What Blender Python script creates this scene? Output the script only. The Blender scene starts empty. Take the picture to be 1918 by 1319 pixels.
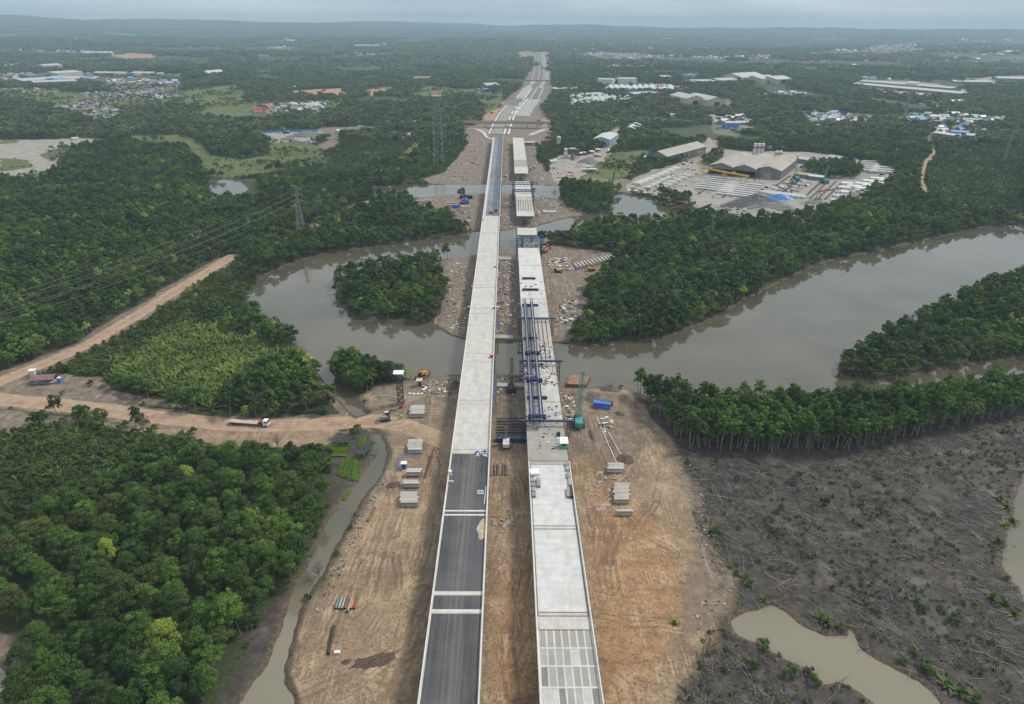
import bpy, bmesh, math, random
import numpy as np
from mathutils import Matrix, Vector
R = math.radians
C = bpy.context.scene.collection
scene = bpy.context.scene

# ------------------------------------------------------------------ camera
CAM_H, PITCH, YAW, ROLL, FPX = 146.0, R(25.4), R(0.54), R(0.5), 1279.0
cd = bpy.data.cameras.new('camera'); cam = bpy.data.objects.new('camera', cd); C.objects.link(cam)
cd.sensor_width = 36.0; cd.lens = FPX / 1918 * 36.0; cd.clip_start = 1.0; cd.clip_end = 120000.0
ROT = Matrix.Rotation(-YAW, 3, 'Z') @ Matrix.Rotation(math.pi / 2 - PITCH, 3, 'X') @ Matrix.Rotation(ROLL, 3, 'Z')
cam.matrix_world = Matrix.Translation((0, 0, CAM_H)) @ ROT.to_4x4()
scene.camera = cam

# ------------------------------------------------------------------ sky, sun, exposure
SUN_EL, SUN_AZ = R(50), R(62)          # azimuth measured from +Y towards +X
w = bpy.data.worlds.new('World'); scene.world = w; w.use_nodes = True
nt = w.node_tree; nt.nodes.clear()
def N(nt, t, **k):
    n = nt.nodes.new(t)
    for a, b in k.items(): setattr(n, a, b)
    return n
out = N(nt, 'ShaderNodeOutputWorld'); bg = N(nt, 'ShaderNodeBackground'); bg.inputs['Strength'].default_value = 0.1
sky = N(nt, 'ShaderNodeTexSky', sky_type='NISHITA', sun_disc=False, sun_elevation=SUN_EL, sun_rotation=SUN_AZ, air_density=1.0, dust_density=2.0)
tc = N(nt, 'ShaderNodeTexCoord'); mp = N(nt, 'ShaderNodeMapping'); mp.inputs['Scale'].default_value = (1.0, 1.0, 9.0)
n1 = N(nt, 'ShaderNodeTexNoise'); n1.inputs['Scale'].default_value = 3.0; n1.inputs['Detail'].default_value = 7; n1.inputs['Roughness'].default_value = 0.6
rp = N(nt, 'ShaderNodeValToRGB'); rp.color_ramp.elements[0].position = 0.38; rp.color_ramp.elements[0].color = (3.9, 5.0, 5.8, 1)
rp.color_ramp.elements[1].position = 0.68; rp.color_ramp.elements[1].color = (6.7, 7.4, 7.7, 1)
mx = N(nt, 'ShaderNodeMix', data_type='RGBA'); mx.inputs['Factor'].default_value = 0.86
L = nt.links.new
L(tc.outputs['Generated'], mp.inputs['Vector']); L(mp.outputs[0], n1.inputs['Vector']); L(n1.outputs[0], rp.inputs[0])
sxz = N(nt, 'ShaderNodeSeparateXYZ'); L(tc.outputs['Generated'], sxz.inputs[0])
er_ = N(nt, 'ShaderNodeMapRange'); er_.inputs[1].default_value = 0.02; er_.inputs[2].default_value = 0.45; L(sxz.outputs[2], er_.inputs[0])
hi = N(nt, 'ShaderNodeMix', data_type='RGBA', blend_type='MULTIPLY'); hi.inputs[7].default_value = (1.35, 1.2, 1.1, 1); L(er_.outputs[0], hi.inputs[0]); L(rp.outputs[0], hi.inputs[6])      # the deck of cloud is whiter overhead, bluer low down
L(sky.outputs[0], mx.inputs[6]); L(hi.outputs[2], mx.inputs[7]); L(mx.outputs[2], bg.inputs[0]); L(bg.outputs[0], out.inputs[0])
sd = bpy.data.lights.new('sun', 'SUN'); sd.energy = 2.4; sd.angle = R(10); sd.color = (1.0, 0.94, 0.84)
sun = bpy.data.objects.new('sun', sd); C.objects.link(sun)
sdir = Vector((math.sin(SUN_AZ) * math.cos(SUN_EL), math.cos(SUN_AZ) * math.cos(SUN_EL), math.sin(SUN_EL)))
sun.rotation_euler = sdir.to_track_quat('Z', 'Y').to_euler()
vs = scene.view_settings; vs.view_transform = 'Standard'; vs.look = 'None'; vs.exposure = 0.32; vs.gamma = 1.0; vs.use_curve_mapping = False
scene.cycles.max_bounces = 5; scene.cycles.diffuse_bounces = 2; scene.cycles.glossy_bounces = 2
scene.cycles.transmission_bounces = 2; scene.cycles.volume_bounces = 0; scene.cycles.caustics_reflective = False; scene.cycles.caustics_refractive = False

# ------------------------------------------------------------------ numpy helpers: noise, terrain, unprojection
Rn = np.array(ROT)
def vnoise(x, y, seed=0):
    x = np.asarray(x, float); y = np.asarray(y, float)
    xi = np.floor(x); yi = np.floor(y); fx = x - xi; fy = y - yi
    fx = fx * fx * (3 - 2 * fx); fy = fy * fy * (3 - 2 * fy)
    def h(a, b):
        s = np.sin(a * 127.1 + b * 311.7 + seed * 74.7) * 43758.5453
        return s - np.floor(s)
    return (h(xi, yi) * (1 - fx) + h(xi + 1, yi) * fx) * (1 - fy) + (h(xi, yi + 1) * (1 - fx) + h(xi + 1, yi + 1) * fx) * fy
def fbm(x, y, seed=0, o=4):
    s = 0; a = 0.5
    for i in range(o):
        s = s + a * vnoise(x * 2 ** i, y * 2 ** i, seed + i); a *= 0.5
    return s / (1 - 0.5 ** o)
def ss(a, b, x):
    t = np.clip((x - a) / (b - a), 0, 1); return t * t * (3 - 2 * t)
def terrain(x, y):
    d = np.hypot(x, y)
    n = fbm(x / 520, y / 520, 3, 4)
    z = ss(1000, 2600, d) * 30 * np.clip(n - 0.35, 0, 1) * 1.6
    z = z + ss(2600, 7000, d) * 62 * np.clip(fbm(x / 1600, y / 1100, 9, 4) - 0.36, 0, 1) * 1.7
    z = z + ss(7000, 13800, d) * (78 + 30 * ss(0, 9000, -x) + 210 * np.clip(fbm(x / 2600, y / 1900, 21, 4) - 0.40, 0, 1)) * (1 - 0.25 * ss(0, 9000, x))
    road = np.exp(-((x - 60) / 160.0) ** 2) * (1 - ss(3800, 4600, d))
    return z * (1 - road)
def P(px, py, z=None, up=0.0):
    """point on the ground (or on the level z) seen at a spot of the photograph: used to survey the site"""
    px = np.asarray(px, float); py = np.asarray(py, float)
    v = np.stack([(px - 959) / FPX, -(py - 659.5) / FPX, -np.ones_like(px)], -1) @ Rn.T
    zz = np.zeros_like(px) if z is None else np.full_like(px, z)
    for i in range(1 if z is not None else 14):
        t = (zz + up - CAM_H) / np.minimum(v[..., 2], -0.0035)
        x = v[..., 0] * t; y = v[..., 1] * t
        if z is None: zz = 0.5 * zz + 0.5 * terrain(x, y) if i else terrain(x, y)
    return x, y
def G(px, py, z=None):
    x, y = P(px, py, z); x = float(x); y = float(y)
    return (x, y, float(terrain(x, y)) if z is None else z)
def in_poly(poly, X, Y):
    ins = np.zeros(X.shape, bool); n = len(poly)
    for i in range(n):
        x0, y0 = poly[i]; x1, y1 = poly[(i + 1) % n]
        c = ((y0 > Y) != (y1 > Y)) & (X < (x1 - x0) * (Y - y0) / ((y1 - y0) or 1e-9) + x0)
        ins ^= c
    return ins
def seg_d(p, q, X, Y):
    dx, dy = q[0] - p[0], q[1] - p[1]; l = dx * dx + dy * dy + 1e-9
    t = np.clip(((X - p[0]) * dx + (Y - p[1]) * dy) / l, 0, 1)
    return np.hypot(X - p[0] - t * dx, Y - p[1] - t * dy)
def sdf(poly, X, Y, closed=True, margin=40):
    """signed distance, positive inside; -margin far away"""
    poly = np.asarray(poly); out_ = np.full(X.shape, -float(margin))
    lo = poly.min(0) - margin; hi = poly.max(0) + margin
    m = (X > lo[0]) & (X < hi[0]) & (Y > lo[1]) & (Y < hi[1])
    if not m.any(): return out_
    x = X[m]; y = Y[m]; d = np.full(x.shape, 1e9); n = len(poly)
    for i in range(n if closed else n - 1):
        d = np.minimum(d, seg_d(poly[i], poly[(i + 1) % n], x, y))
    if closed: d = np.where(in_poly(poly, x, y), d, -d)
    else: d = -d
    out_[m] = np.maximum(d, -margin); return out_
def wp(pts, z=None):
    a = np.array(pts, float); x, y = P(a[:, 0], a[:, 1], z); return np.stack([x, y], 1)

# ------------------------------------------------------------------ survey of the land (corner points read off the photograph)
WZ = -0.5
WATER = [
 # main river: right reach
 [(2100,410),(1918,422),(1850,424),(1780,440),(1700,458),(1600,480),(1540,492),(1500,510),(1450,535),(1400,560),(1350,590),(1310,610),(1250,632),(1180,642),(1120,645),(1070,645),(1045,643),(985,641),(925,641),(865,636),(842,628),(815,611),(760,602),(700,600),(650,586),(634,572),(628,545),(640,520),(670,505),(720,500),(775,494),(805,488),(835,486),(885,479),(935,470),(1010,465),(1018,452),(1010,424),(935,433),(890,434),(870,440),(800,448),(740,455),(690,465),(640,470),(590,480),(540,497),(500,515),(475,535),(462,552),(463,575),(490,602),(520,617),(550,640),(568,655),(590,690),(605,710),(625,735),(650,765),(667,782),(690,775),(670,755),(655,735),(642,716),(626,704),(616,692),(620,684),(640,680),(680,690),(740,700),(775,712),(800,708),(845,703),(870,701),(925,701),(985,703),(1030,712),(1055,726),(1110,727),(1140,722),(1178,730),(1225,745),(1300,768),(1400,775),(1500,774),(1600,768),(1700,760),(1800,747),(1900,733),(2100,722),(2100,655),(1918,670),(1850,680),(1780,690),(1700,705),(1640,714),(1600,711),(1575,705),(1568,692),(1572,680),(1650,632),(1720,600),(1780,570),(1850,540),(1918,520),(2100,480)],
 # northern channel and basin
 [(690,350),(735,347),(835,346),(930,346),(1000,346),(1048,349),(1050,374),(1000,366),(930,363),(880,363),(835,366),(760,374),(700,371)],
 [(1146,366),(1180,363),(1230,374),(1270,384),(1300,390),(1285,404),(1240,420),(1180,420),(1146,418),(1105,432),(1040,447),(1020,456),(1006,452),(1006,424),(1060,409),(1110,401),(1146,397)],
 [(395,340),(425,336),(455,342),(466,356),(455,366),(410,366),(385,352)],
 # creek beside the site
 [(700,812),(713,815),(728,850),(715,884),(690,920),(666,960),(641,1000),(616,1050),(592,1090),(570,1130),(555,1170),(541,1210),(530,1260),(545,1300),(560,1400),(410,1400),(448,1319),(470,1290),(500,1250),(515,1210),(530,1160),(545,1120),(560,1085),(583,1050),(603,1000),(625,960),(650,925),(680,890),(697,860),(699,835)],
 # ponds in the mud flat
 [(1368,1165),(1400,1147),(1445,1135),(1470,1145),(1500,1168),(1545,1192),(1588,1192),(1592,1180),(1600,1190),(1612,1215),(1660,1245),(1720,1275),(1775,1330),(1850,1400),(1720,1400),(1640,1322),(1610,1300),(1575,1277),(1540,1280),(1528,1262),(1500,1246),(1440,1215),(1400,1200),(1375,1183)],
 [(2100,870),(1922,890),(1905,920),(1898,960),(1885,1010),(1876,1060),(1893,1080),(1905,1100),(1918,1125),(2100,1160)],
 [(-200,1230),(0,1250),(20,1258),(27,1290),(8,1330),(-200,1500)],
]
# land classes: 0 sand, 1 dark mud, 2 road, 3 grass, 4 pale yard, 5 orange soil, 6 grey site mud, 7 settled ground
LAND = [
 (0, 9, [(520,1500),(530,1330),(522,1260),(553,1160),(598,1085),(640,1010),(680,945),(712,895),(735,862),(716,812),(700,795),(690,775),(680,740),(705,722),(770,710),(800,706),(858,698),(925,699),(985,700),(1045,720),(1120,722),(1176,728),(1186,742),(1210,770),(1240,800),(1285,850),(1300,900),(1310,960),(1330,1010),(1368,1060),(1380,1110),(1360,1160),(1340,1200),(1310,1250),(1280,1330),(1240,1500)]),
 (1, 9, [(1265,825),(1300,838),(1400,842),(1550,846),(1700,820),(1800,800),(1890,772),(1918,760),(2100,740),(2100,1600),(1220,1600),(1275,1325),(1310,1250),(1345,1200),(1365,1160),(1385,1110),(1372,1060),(1340,1010),(1318,960),(1306,900),(1295,860)]),
 (0, 4, [(1300,905),(1340,900),(1395,915),(1400,945),(1350,950),(1330,1005),(1350,1030),(1320,1010),(1305,960)]),
 (6, 3, [(818,492),(885,478),(935,468),(1012,462),(1030,458),(1110,468),(1150,474),(1160,482),(1130,512),(1105,545),(1098,580),(1085,612),(1062,642),(1040,642),(925,642),(865,638),(840,630),(812,612),(826,590),(842,545),(835,520),(822,505)]),
 (6, 3, [(775,376),(800,368),(835,364),(880,361),(930,361),(960,361),(1048,366),(1062,385),(1095,398),(1110,402),(1062,410),(1010,422),(935,433),(890,433),(868,430),(850,416),(838,404),(790,400),(762,388)]),
 (6, 4, [(868,240),(905,238),(1030,238),(1040,258),(1008,272),(1006,295),(1024,322),(1060,347),(1000,349),(835,346),(780,340),(838,320),(858,292),(878,270)]),
 (6, 6, [(1092,330),(1130,334),(1180,336),(1195,345),(1180,362),(1120,352),(1060,346),(1060,335)]),
 (6, 10, [(872,242),(895,231),(925,207),(955,180),(978,160),(992,128),(994,98),(1032,96),(1033,150),(1037,175),(1016,205),(1032,240)]),
 (4, 4, [(1172,358),(1186,335),(1225,318),(1262,308),(1300,296),(1310,285),(1290,280),(1330,262),(1345,264),(1345,278),(1400,284),(1500,284),(1560,290),(1612,300),(1660,316),(1684,338),(1640,352),(1600,378),(1560,390),(1530,404),(1480,408),(1430,412),(1400,416),(1330,412),(1298,404),(1302,388),(1270,376),(1240,370)]),
 (4, 4, [(1030,300),(1045,292),(1075,290),(1100,290),(1128,278),(1142,262),(1146,240),(1160,236),(1162,262),(1156,282),(1132,300),(1110,318),(1090,330),(1060,345),(1042,340),(1028,322)]),
 (3, 4, [(1095,318),(1118,308),(1135,298),(1160,284),(1215,282),(1232,294),(1205,312),(1190,330),(1150,336),(1098,332)]),
 (6, 3, [(50,712),(90,700),(140,702),(190,706),(208,728),(300,748),(345,764),(200,752),(100,742),(0,734),(0,724)]),
 (6, 3, [(-60,766),(0,766),(60,772),(120,780),(170,792),(110,800),(60,796),(30,812),(-60,812)]),
 (0, 3, [(180,786),(260,796),(330,800),(450,808),(560,804),(690,797),(700,812),(640,820),(600,838),(520,836),(440,838),(380,826),(320,812),(240,802)]),
 (1, 3, [(610,825),(640,806),(690,806),(700,840),(698,862),(682,892),(652,928),(628,960),(604,1004),(584,1052),(560,1088),(545,1122),(530,1162),(515,1212),(500,1252),(470,1292),(430,1330),(410,1330),(446,1250),(470,1190),(500,1150),(545,1080),(590,1020),(620,960),(632,900)]),
 (6, 5, [(-100,1165),(0,1180),(60,1182),(80,1200),(50,1240),(30,1275),(20,1330),(-100,1500)]),
 (6, 2, [(556,648),(566,645),(600,688),(618,712),(640,742),(672,772),(700,742),(712,724),(726,760),(700,788),(640,790),(600,786),(640,776),(605,735),(585,700)]),
 (4, 12, [(-200,262),(0,262),(100,261),(150,258),(200,262),(200,274),(150,276),(132,290),(122,305),(104,322),(80,345),(-200,338)]),
 (3, 6, [(365,262),(400,290),(450,299),(500,292),(505,268),(560,264),(600,275),(620,295),(612,310),(540,317),(490,328),(430,335),(388,328),(372,305),(352,282),(240,270),(232,256),(340,252)]),
 (4, 6, [(474,250),(520,247),(600,244),(608,256),(590,268),(560,270),(500,266),(478,262)]),
 (6, 8, [(590,248),(600,238),(700,238),(720,243),(700,250),(640,252),(636,274),(600,286),(592,275),(615,262)]),
 (3, 15, [(325,178),(360,166),(440,160),(452,166),(462,180),(560,180),(640,184),(645,200),(610,214),(540,220),(470,228),(430,226),(380,222),(340,205)]),
 (5, 10, [(546,170),(640,165),(656,184),(600,188),(550,187)]), (5, 10, [(676,168),(738,160),(734,176),(690,180)]),
 (3, 10, [(740,190),(800,160),(860,168),(905,165),(925,170),(905,200),(880,180)]),
 (3, 15, [(-200,168),(20,166),(110,170),(200,176),(330,190),(300,206),(230,206),(100,200),(60,192),(-200,190)]),
 (7, 15, [(205,168),(260,160),(345,170),(350,184),(300,190),(220,180)]), (7, 15, [(85,196),(180,190),(230,206),(225,224),(180,230),(120,212)]), (7, 12, [(140,176),(200,172),(300,190),(280,200),(170,190)]),
 (1, 3, [(1172,726),(1225,742),(1300,765),(1400,772),(1500,770),(1600,766),(1700,758),(1800,746),(1918,732),(2000,726),(2000,765),(1890,782),(1700,830),(1550,856),(1290,850),(1230,795)]),
 (7, 15, [(0,140),(120,136),(260,140),(345,152),(340,166),(200,164),(0,160)]),
 (5, 25, [(190,104),(240,99),(300,101),(290,108),(230,110)]),
 (5, 8, [(905,212),(925,200),(945,190),(925,225),(905,225)]), (5, 8, [(1005,228),(1018,222),(1040,228),(1030,236),(1008,238)]),
 (3, 5, [(930,172),(945,165),(940,200),(912,212),(906,200)]),
 (6, 8, [(1270,188),(1300,184),(1370,186),(1380,200),(1330,206),(1280,204)]),
 (4, 12, [(1596,154),(1640,150),(1760,158),(1818,170),(1800,184),(1700,180),(1640,172)]),
 (4, 12, [(1770,145),(1918,142),(1960,160),(1850,158)]),
 (7, 12, [(1500,222),(1560,212),(1660,216),(1760,214),(1880,222),(1890,234),(1760,236),(1640,228),(1520,236)]),
 (7, 8, [(1740,242),(1830,236),(1850,250),(1800,268),(1745,262)]),
 (7, 8, [(1330,222),(1400,218),(1410,240),(1380,256),(1335,250)]),
 (0, 12, [(965,98),(1000,94),(1000,112),(975,110)]),
 (7, 25, [(1085,104),(1120,98),(1250,106),(1235,116),(1120,116)]),
 (7, 25, [(1600,94),(1700,88),(1725,96),(1640,106)]),
 (3, 5, [(745,300),(755,285),(770,275),(790,255),(800,262),(775,290),(760,312)]),
]
ROADS = [  # width in metres, points
 (9.5, [(-60,743),(0,748),(100,757),(200,768),(300,782),(380,790),(430,795),(510,797),(600,794),(700,788),(760,797),(845,832)]),
 (9.0, [(-60,742),(0,715),(60,690),(120,665),(170,643),(220,612),(280,577),(340,537),(400,502),(434,480)]),
 (7.0, [(540,446),(565,436),(600,420),(640,402),(690,378)]),
 (7.0, [(1735,258),(1750,288),(1730,310),(1724,340),(1736,368)]),
 (7.0, [(1160,232),(1152,258),(1150,280),(1120,300),(1060,330),(1048,345)]),
 (6.0, [(790,236),(780,248),(768,262)]), (7.0, [(1325,258),(1340,275),(1330,290)]),
 (7.0, [(870,236),(900,239),(915,246)]),(6.0, [(190,196),(260,184),(330,190)]),
]
CORR = [(16.5, ROADS[1][1]), (12, ROADS[2][1]), (12.5, ROADS[0][1][:12])]
# vegetation that is not tall forest: kind, outline
LOW = [
 ('nipa', [(250,660),(275,622),(330,585),(362,580),(400,610),(470,640),(500,648),(560,660),(585,690),(540,680),(470,700),(440,742),(400,768),(330,750),(250,730),(210,715),(215,690)]),
 ('scrub', [(125,700),(160,672),(250,632),(275,622),(250,660),(215,690),(210,715),(300,745),(360,770),(180,705)]),
 ('scrub', [(-80,775),(60,800),(170,800),(300,820),(330,850),(230,880),(150,960),(0,980),(-80,980)]),
 ('scrub', [(-80,745),(0,712),(60,695),(120,672),(170,650),(225,620),(285,586),(345,545),(405,508),(434,482),(470,490),(470,530),(420,560),(350,600),(290,640),(230,690),(130,720),(40,735)]),
 ('scrub', [(330,812),(450,812),(560,806),(690,800),(650,890),(612,905),(560,872),(450,866),(380,862),(300,862)]),
 ('scrub', [(430,500),(470,500),(480,530),(462,556),(452,600),(400,590),(370,575),(350,570),(400,530)]),
 ('scrub', [(500,262),(640,275),(740,240),(800,260),(700,330),(600,345),(480,340),(380,340),(470,330),(560,318),(618,305)]),
 ('scrub', [(800,300),(870,240),(880,262),(840,320),(820,346),(760,348)]),
 ('scrub', [(1008,268),(1048,256),(1052,292),(1040,305),(1034,330),(1058,347),(1020,325),(1004,295)]),
 ('scrub', [(1050,330),(1120,345),(1180,360),(1180,372),(1290,400),(1240,380),(1180,330),(1190,322),(1160,340)]),
 ('scrub', [(1720,330),(1760,270),(1918,280),(1918,420),(1850,400),(1720,372)]),
]
RUTS = [  # paths worn by the machines: half width of the band, points
 (6.0, [(640,797),(700,792),(760,800),(820,822),(850,850)]), (4.5, [(760,803),(800,830),(815,870),(812,930),(800,1000),(785,1080)]), (3.5, [(700,770),(760,775),(820,770),(850,790)]),
 (3.5, [(735,905),(715,960),(690,1010),(650,1100),(610,1210)]), (3.0, [(742,1040),(748,1090),(752,1130)]), (4.5, [(790,1110),(770,1160),(755,1220),(730,1290)]), (3.0, [(700,1180),(720,1140),(735,1100)]),
 (5.0, [(925,840),(950,870),(978,920),(985,980),(978,1040)]), (3.0, [(930,1150),(950,1180),(955,1230),(960,1300)]), (4.0, [(948,835),(940,870),(930,900),(925,960)]),
 (6.0, [(1068,720),(1078,790),(1092,850),(1110,930),(1128,1010),(1140,1100)]), (4.0, [(1100,790),(1115,850),(1140,900),(1150,980),(1128,1060)]), (3.5, [(1190,790),(1200,840),(1180,890),(1130,930)]),
 (3.0, [(1120,1150),(1180,1165),(1270,1170)]), (3.0, [(1125,1240),(1160,1280),(1180,1330)]), (3.5, [(1200,800),(1240,860),(1230,940),(1180,1010)]),
 (4.0, [(1035,650),(1045,600),(1035,540),(1025,490)]), (3.0, [(1060,600),(1075,560),(1060,520),(1045,500)]), (4.0, [(948,610),(940,560),(945,510)]), (4.0, [(868,600),(850,560),(858,520),(880,500)]),
 (5.0, [(660,1150),(700,1080),(715,1020),(735,960)]), (5.0, [(640,1290),(700,1250),(760,1215),(790,1170)]), (4.0, [(560,1300),(640,1270),(720,1290)]), (5.0, [(700,860),(735,880),(745,940),(730,1000)]), (4.0, [(1125,870),(1150,940),(1200,1000),(1260,1040)]), (5.0, [(1090,830),(1100,880),(1130,960),(1170,940)]), (4.0, [(945,900),(960,960),(940,1010),(925,1060)]), (4.0, [(990,1060),(975,1120),(985,1180),(960,1240)]), (4.0, [(700,740),(760,745),(820,730)]), (4.0, [(1100,745),(1140,800),(1200,830)]), (3.0, [(0,752),(200,770),(430,797),(600,796),(700,790)]), (2.6, [(0,715),(120,665),(280,577),(434,480)]), (4.0, [(960,340),(948,300),(950,262)]), (5.0, [(850,340),(870,300),(890,262)])]
RPATH = []
def rut_field(X, Y):
    if not RPATH: RPATH.extend((w_, wp(p)) for w_, p in RUTS)
    pat = 0.25 + 1.1 * np.clip(fbm(X / 9, Y / 9, 81, 2), 0, 1); f = np.zeros(X.shape); xw = X + (fbm(X / 6, Y / 6, 71, 3) - 0.5) * 2.4; yw = Y + (fbm(X / 6, Y / 6, 73, 3) - 0.5) * 2.4
    for k, (w_, p) in enumerate(RPATH):
        d = -sdf(p, xw, yw, False, 15); f = np.maximum(f, ss(w_, w_ * 0.55, d) * (0.5 + 0.5 * np.cos(d * 2 * math.pi / (1.7 + 0.25 * (k % 3)) + k)) * pat)
    return f
for q_ in ([(0,296),(55,300),(62,314),(0,322)], [(20,335),(90,318),(100,326),(70,345)], [(70,292),(120,274),(160,270),(100,302)], [(0,262),(40,262),(30,268),(0,270)]): LAND.append((3, 8, q_))
ISLET = [(622,698),(638,683),(690,691),(740,702),(770,712),(758,722),(700,722),(690,735),(664,735),(640,712)]
GROVES = [[(1500,320),(1530,306),(1592,304),(1614,322),(1600,335),(1540,336)], [(1220,372),(1240,366),(1292,379),(1284,388),(1240,385)], [(1315,302),(1345,283),(1358,287),(1340,313),(1320,313)], [(1196,300),(1215,300),(1222,318),(1200,330),(1188,322)],
 [(370,262),(400,250),(480,250),(498,262),(500,285),(470,296),(400,280)], [(340,202),(370,200),(395,208),(380,216)], [(455,186),(470,182),(560,182),(640,184),(640,188),(560,190),(460,192)]]
NOTREE = [[(380,335),(480,335),(498,378),(400,380)], [(700,800),(770,830),(750,900),(665,1040),(605,1180),(565,1400),(430,1400),(470,1290),(500,1240),(530,1150),(560,1080),(600,1000),(650,920),(690,860)], [(680,785),(700,740),(720,715),(860,700),(860,830),(700,800)], [(605,820),(700,800),(712,830),(690,900),(640,975),(600,978),(625,900)], [(1115,715),(1180,722),(1190,745),(1215,780),(1180,760),(1110,730)]]
WPOLY = [wp(p, WZ) for p in WATER]
LPOLY = [(c, s, wp(p)) for c, s, p in LAND]
_r = np.random.default_rng(33); FARV = []
for i in range(150):      # small fields, bare plots and hamlets all over the far plain
    d_ = 1700 + 9500 * _r.random() ** 1.2; x_ = (_r.random() * 1.5 - 0.75) * d_
    if abs(x_ - 60) < 300: continue
    s_ = _r.uniform(25, 95) * (0.6 + d_ / 4500); k_ = int(_r.integers(8, 13)); c_ = int(_r.choice([3, 3, 3, 5, 7, 7, 7, 7])) if x_ > 0 else int(_r.choice([3, 3, 3, 3, 5, 7]))
    FARV.append((c_, x_, d_, s_)); LPOLY.append((c_, 20, np.array([(x_ + s_ * 1.6 * math.cos(a) * _r.uniform(0.5, 1.2), d_ + s_ * 0.9 * math.sin(a) * _r.uniform(0.5, 1.2)) for a in np.linspace(0, 6.283, k_, endpoint=False)])))
RLINE = [(wd, wp(p)) for wd, p in ROADS]
CLINE = [(wd, wp(p)) for wd, p in CORR]
VPOLY = [(k, wp(p)) for k, p in LOW]
def water_sd(X, Y):
    s = np.full(X.shape, -60.0)
    for p in WPOLY: s = np.maximum(s, sdf(p, X, Y, True, 60))
    return s
def land_masks(X, Y):
    m = np.zeros(X.shape + (8,), np.float32)
    X0, Y0 = X, Y; am = 8.0 + 14 * ss(500, 2500, Y); X = X + (fbm(X / 14, Y / 14, 41, 4) - 0.5) * am; Y = Y + (fbm(X / 14 + 50, Y / 14, 43, 4) - 0.5) * am
    for c, soft, p in LPOLY:
        s = sdf(p, X, Y, True, 40); m[..., c] = np.maximum(m[..., c], ss(-soft, soft, s))
    for wd, p in CLINE:
        s = wd / 2 + sdf(p, X, Y, False, 40); m[..., 6] = np.maximum(m[..., 6], ss(-3, 3, s))
    X, Y = X0, Y0
    for wd, p in RLINE:
        s = wd / 2 + sdf(p, X, Y, False, 40); m[..., 2] = np.maximum(m[..., 2], ss(-1.5, 1.5, s))
    return m
def ground_z(X, Y, wsd=None, lm=None):
    if wsd is None: wsd = water_sd(X, Y)
    z = terrain(X, Y)
    rough = (fbm(X / 2.2, Y / 2.2, 5, 3) - 0.5) * 0.5 + (fbm(X / 13, Y / 13, 8, 2) - 0.5) * 0.7
    z = z + rough * (1 - ss(1200, 2500, Y)) * ss(-1.0, -6.0, wsd) * 0.6
    wob = (fbm(X / 5, Y / 5, 31, 3) - 0.5) * 2.2
    z = z - 0.10 * rut_field(X, Y) * ss(-1.0, -4.0, wsd)
    return np.where(wsd > -3.5, np.minimum(z, np.clip(WZ - 0.5 * (wsd + wob), -3.0, 0.0)), z)
def gz(x, y): return float(ground_z(np.array([x]), np.array([y]))[0])
def gp(px, py):
    x, y = P(np.array(float(px)), np.array(float(py))); x, y = float(x), float(y); return (x, y, gz(x, y))
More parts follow.
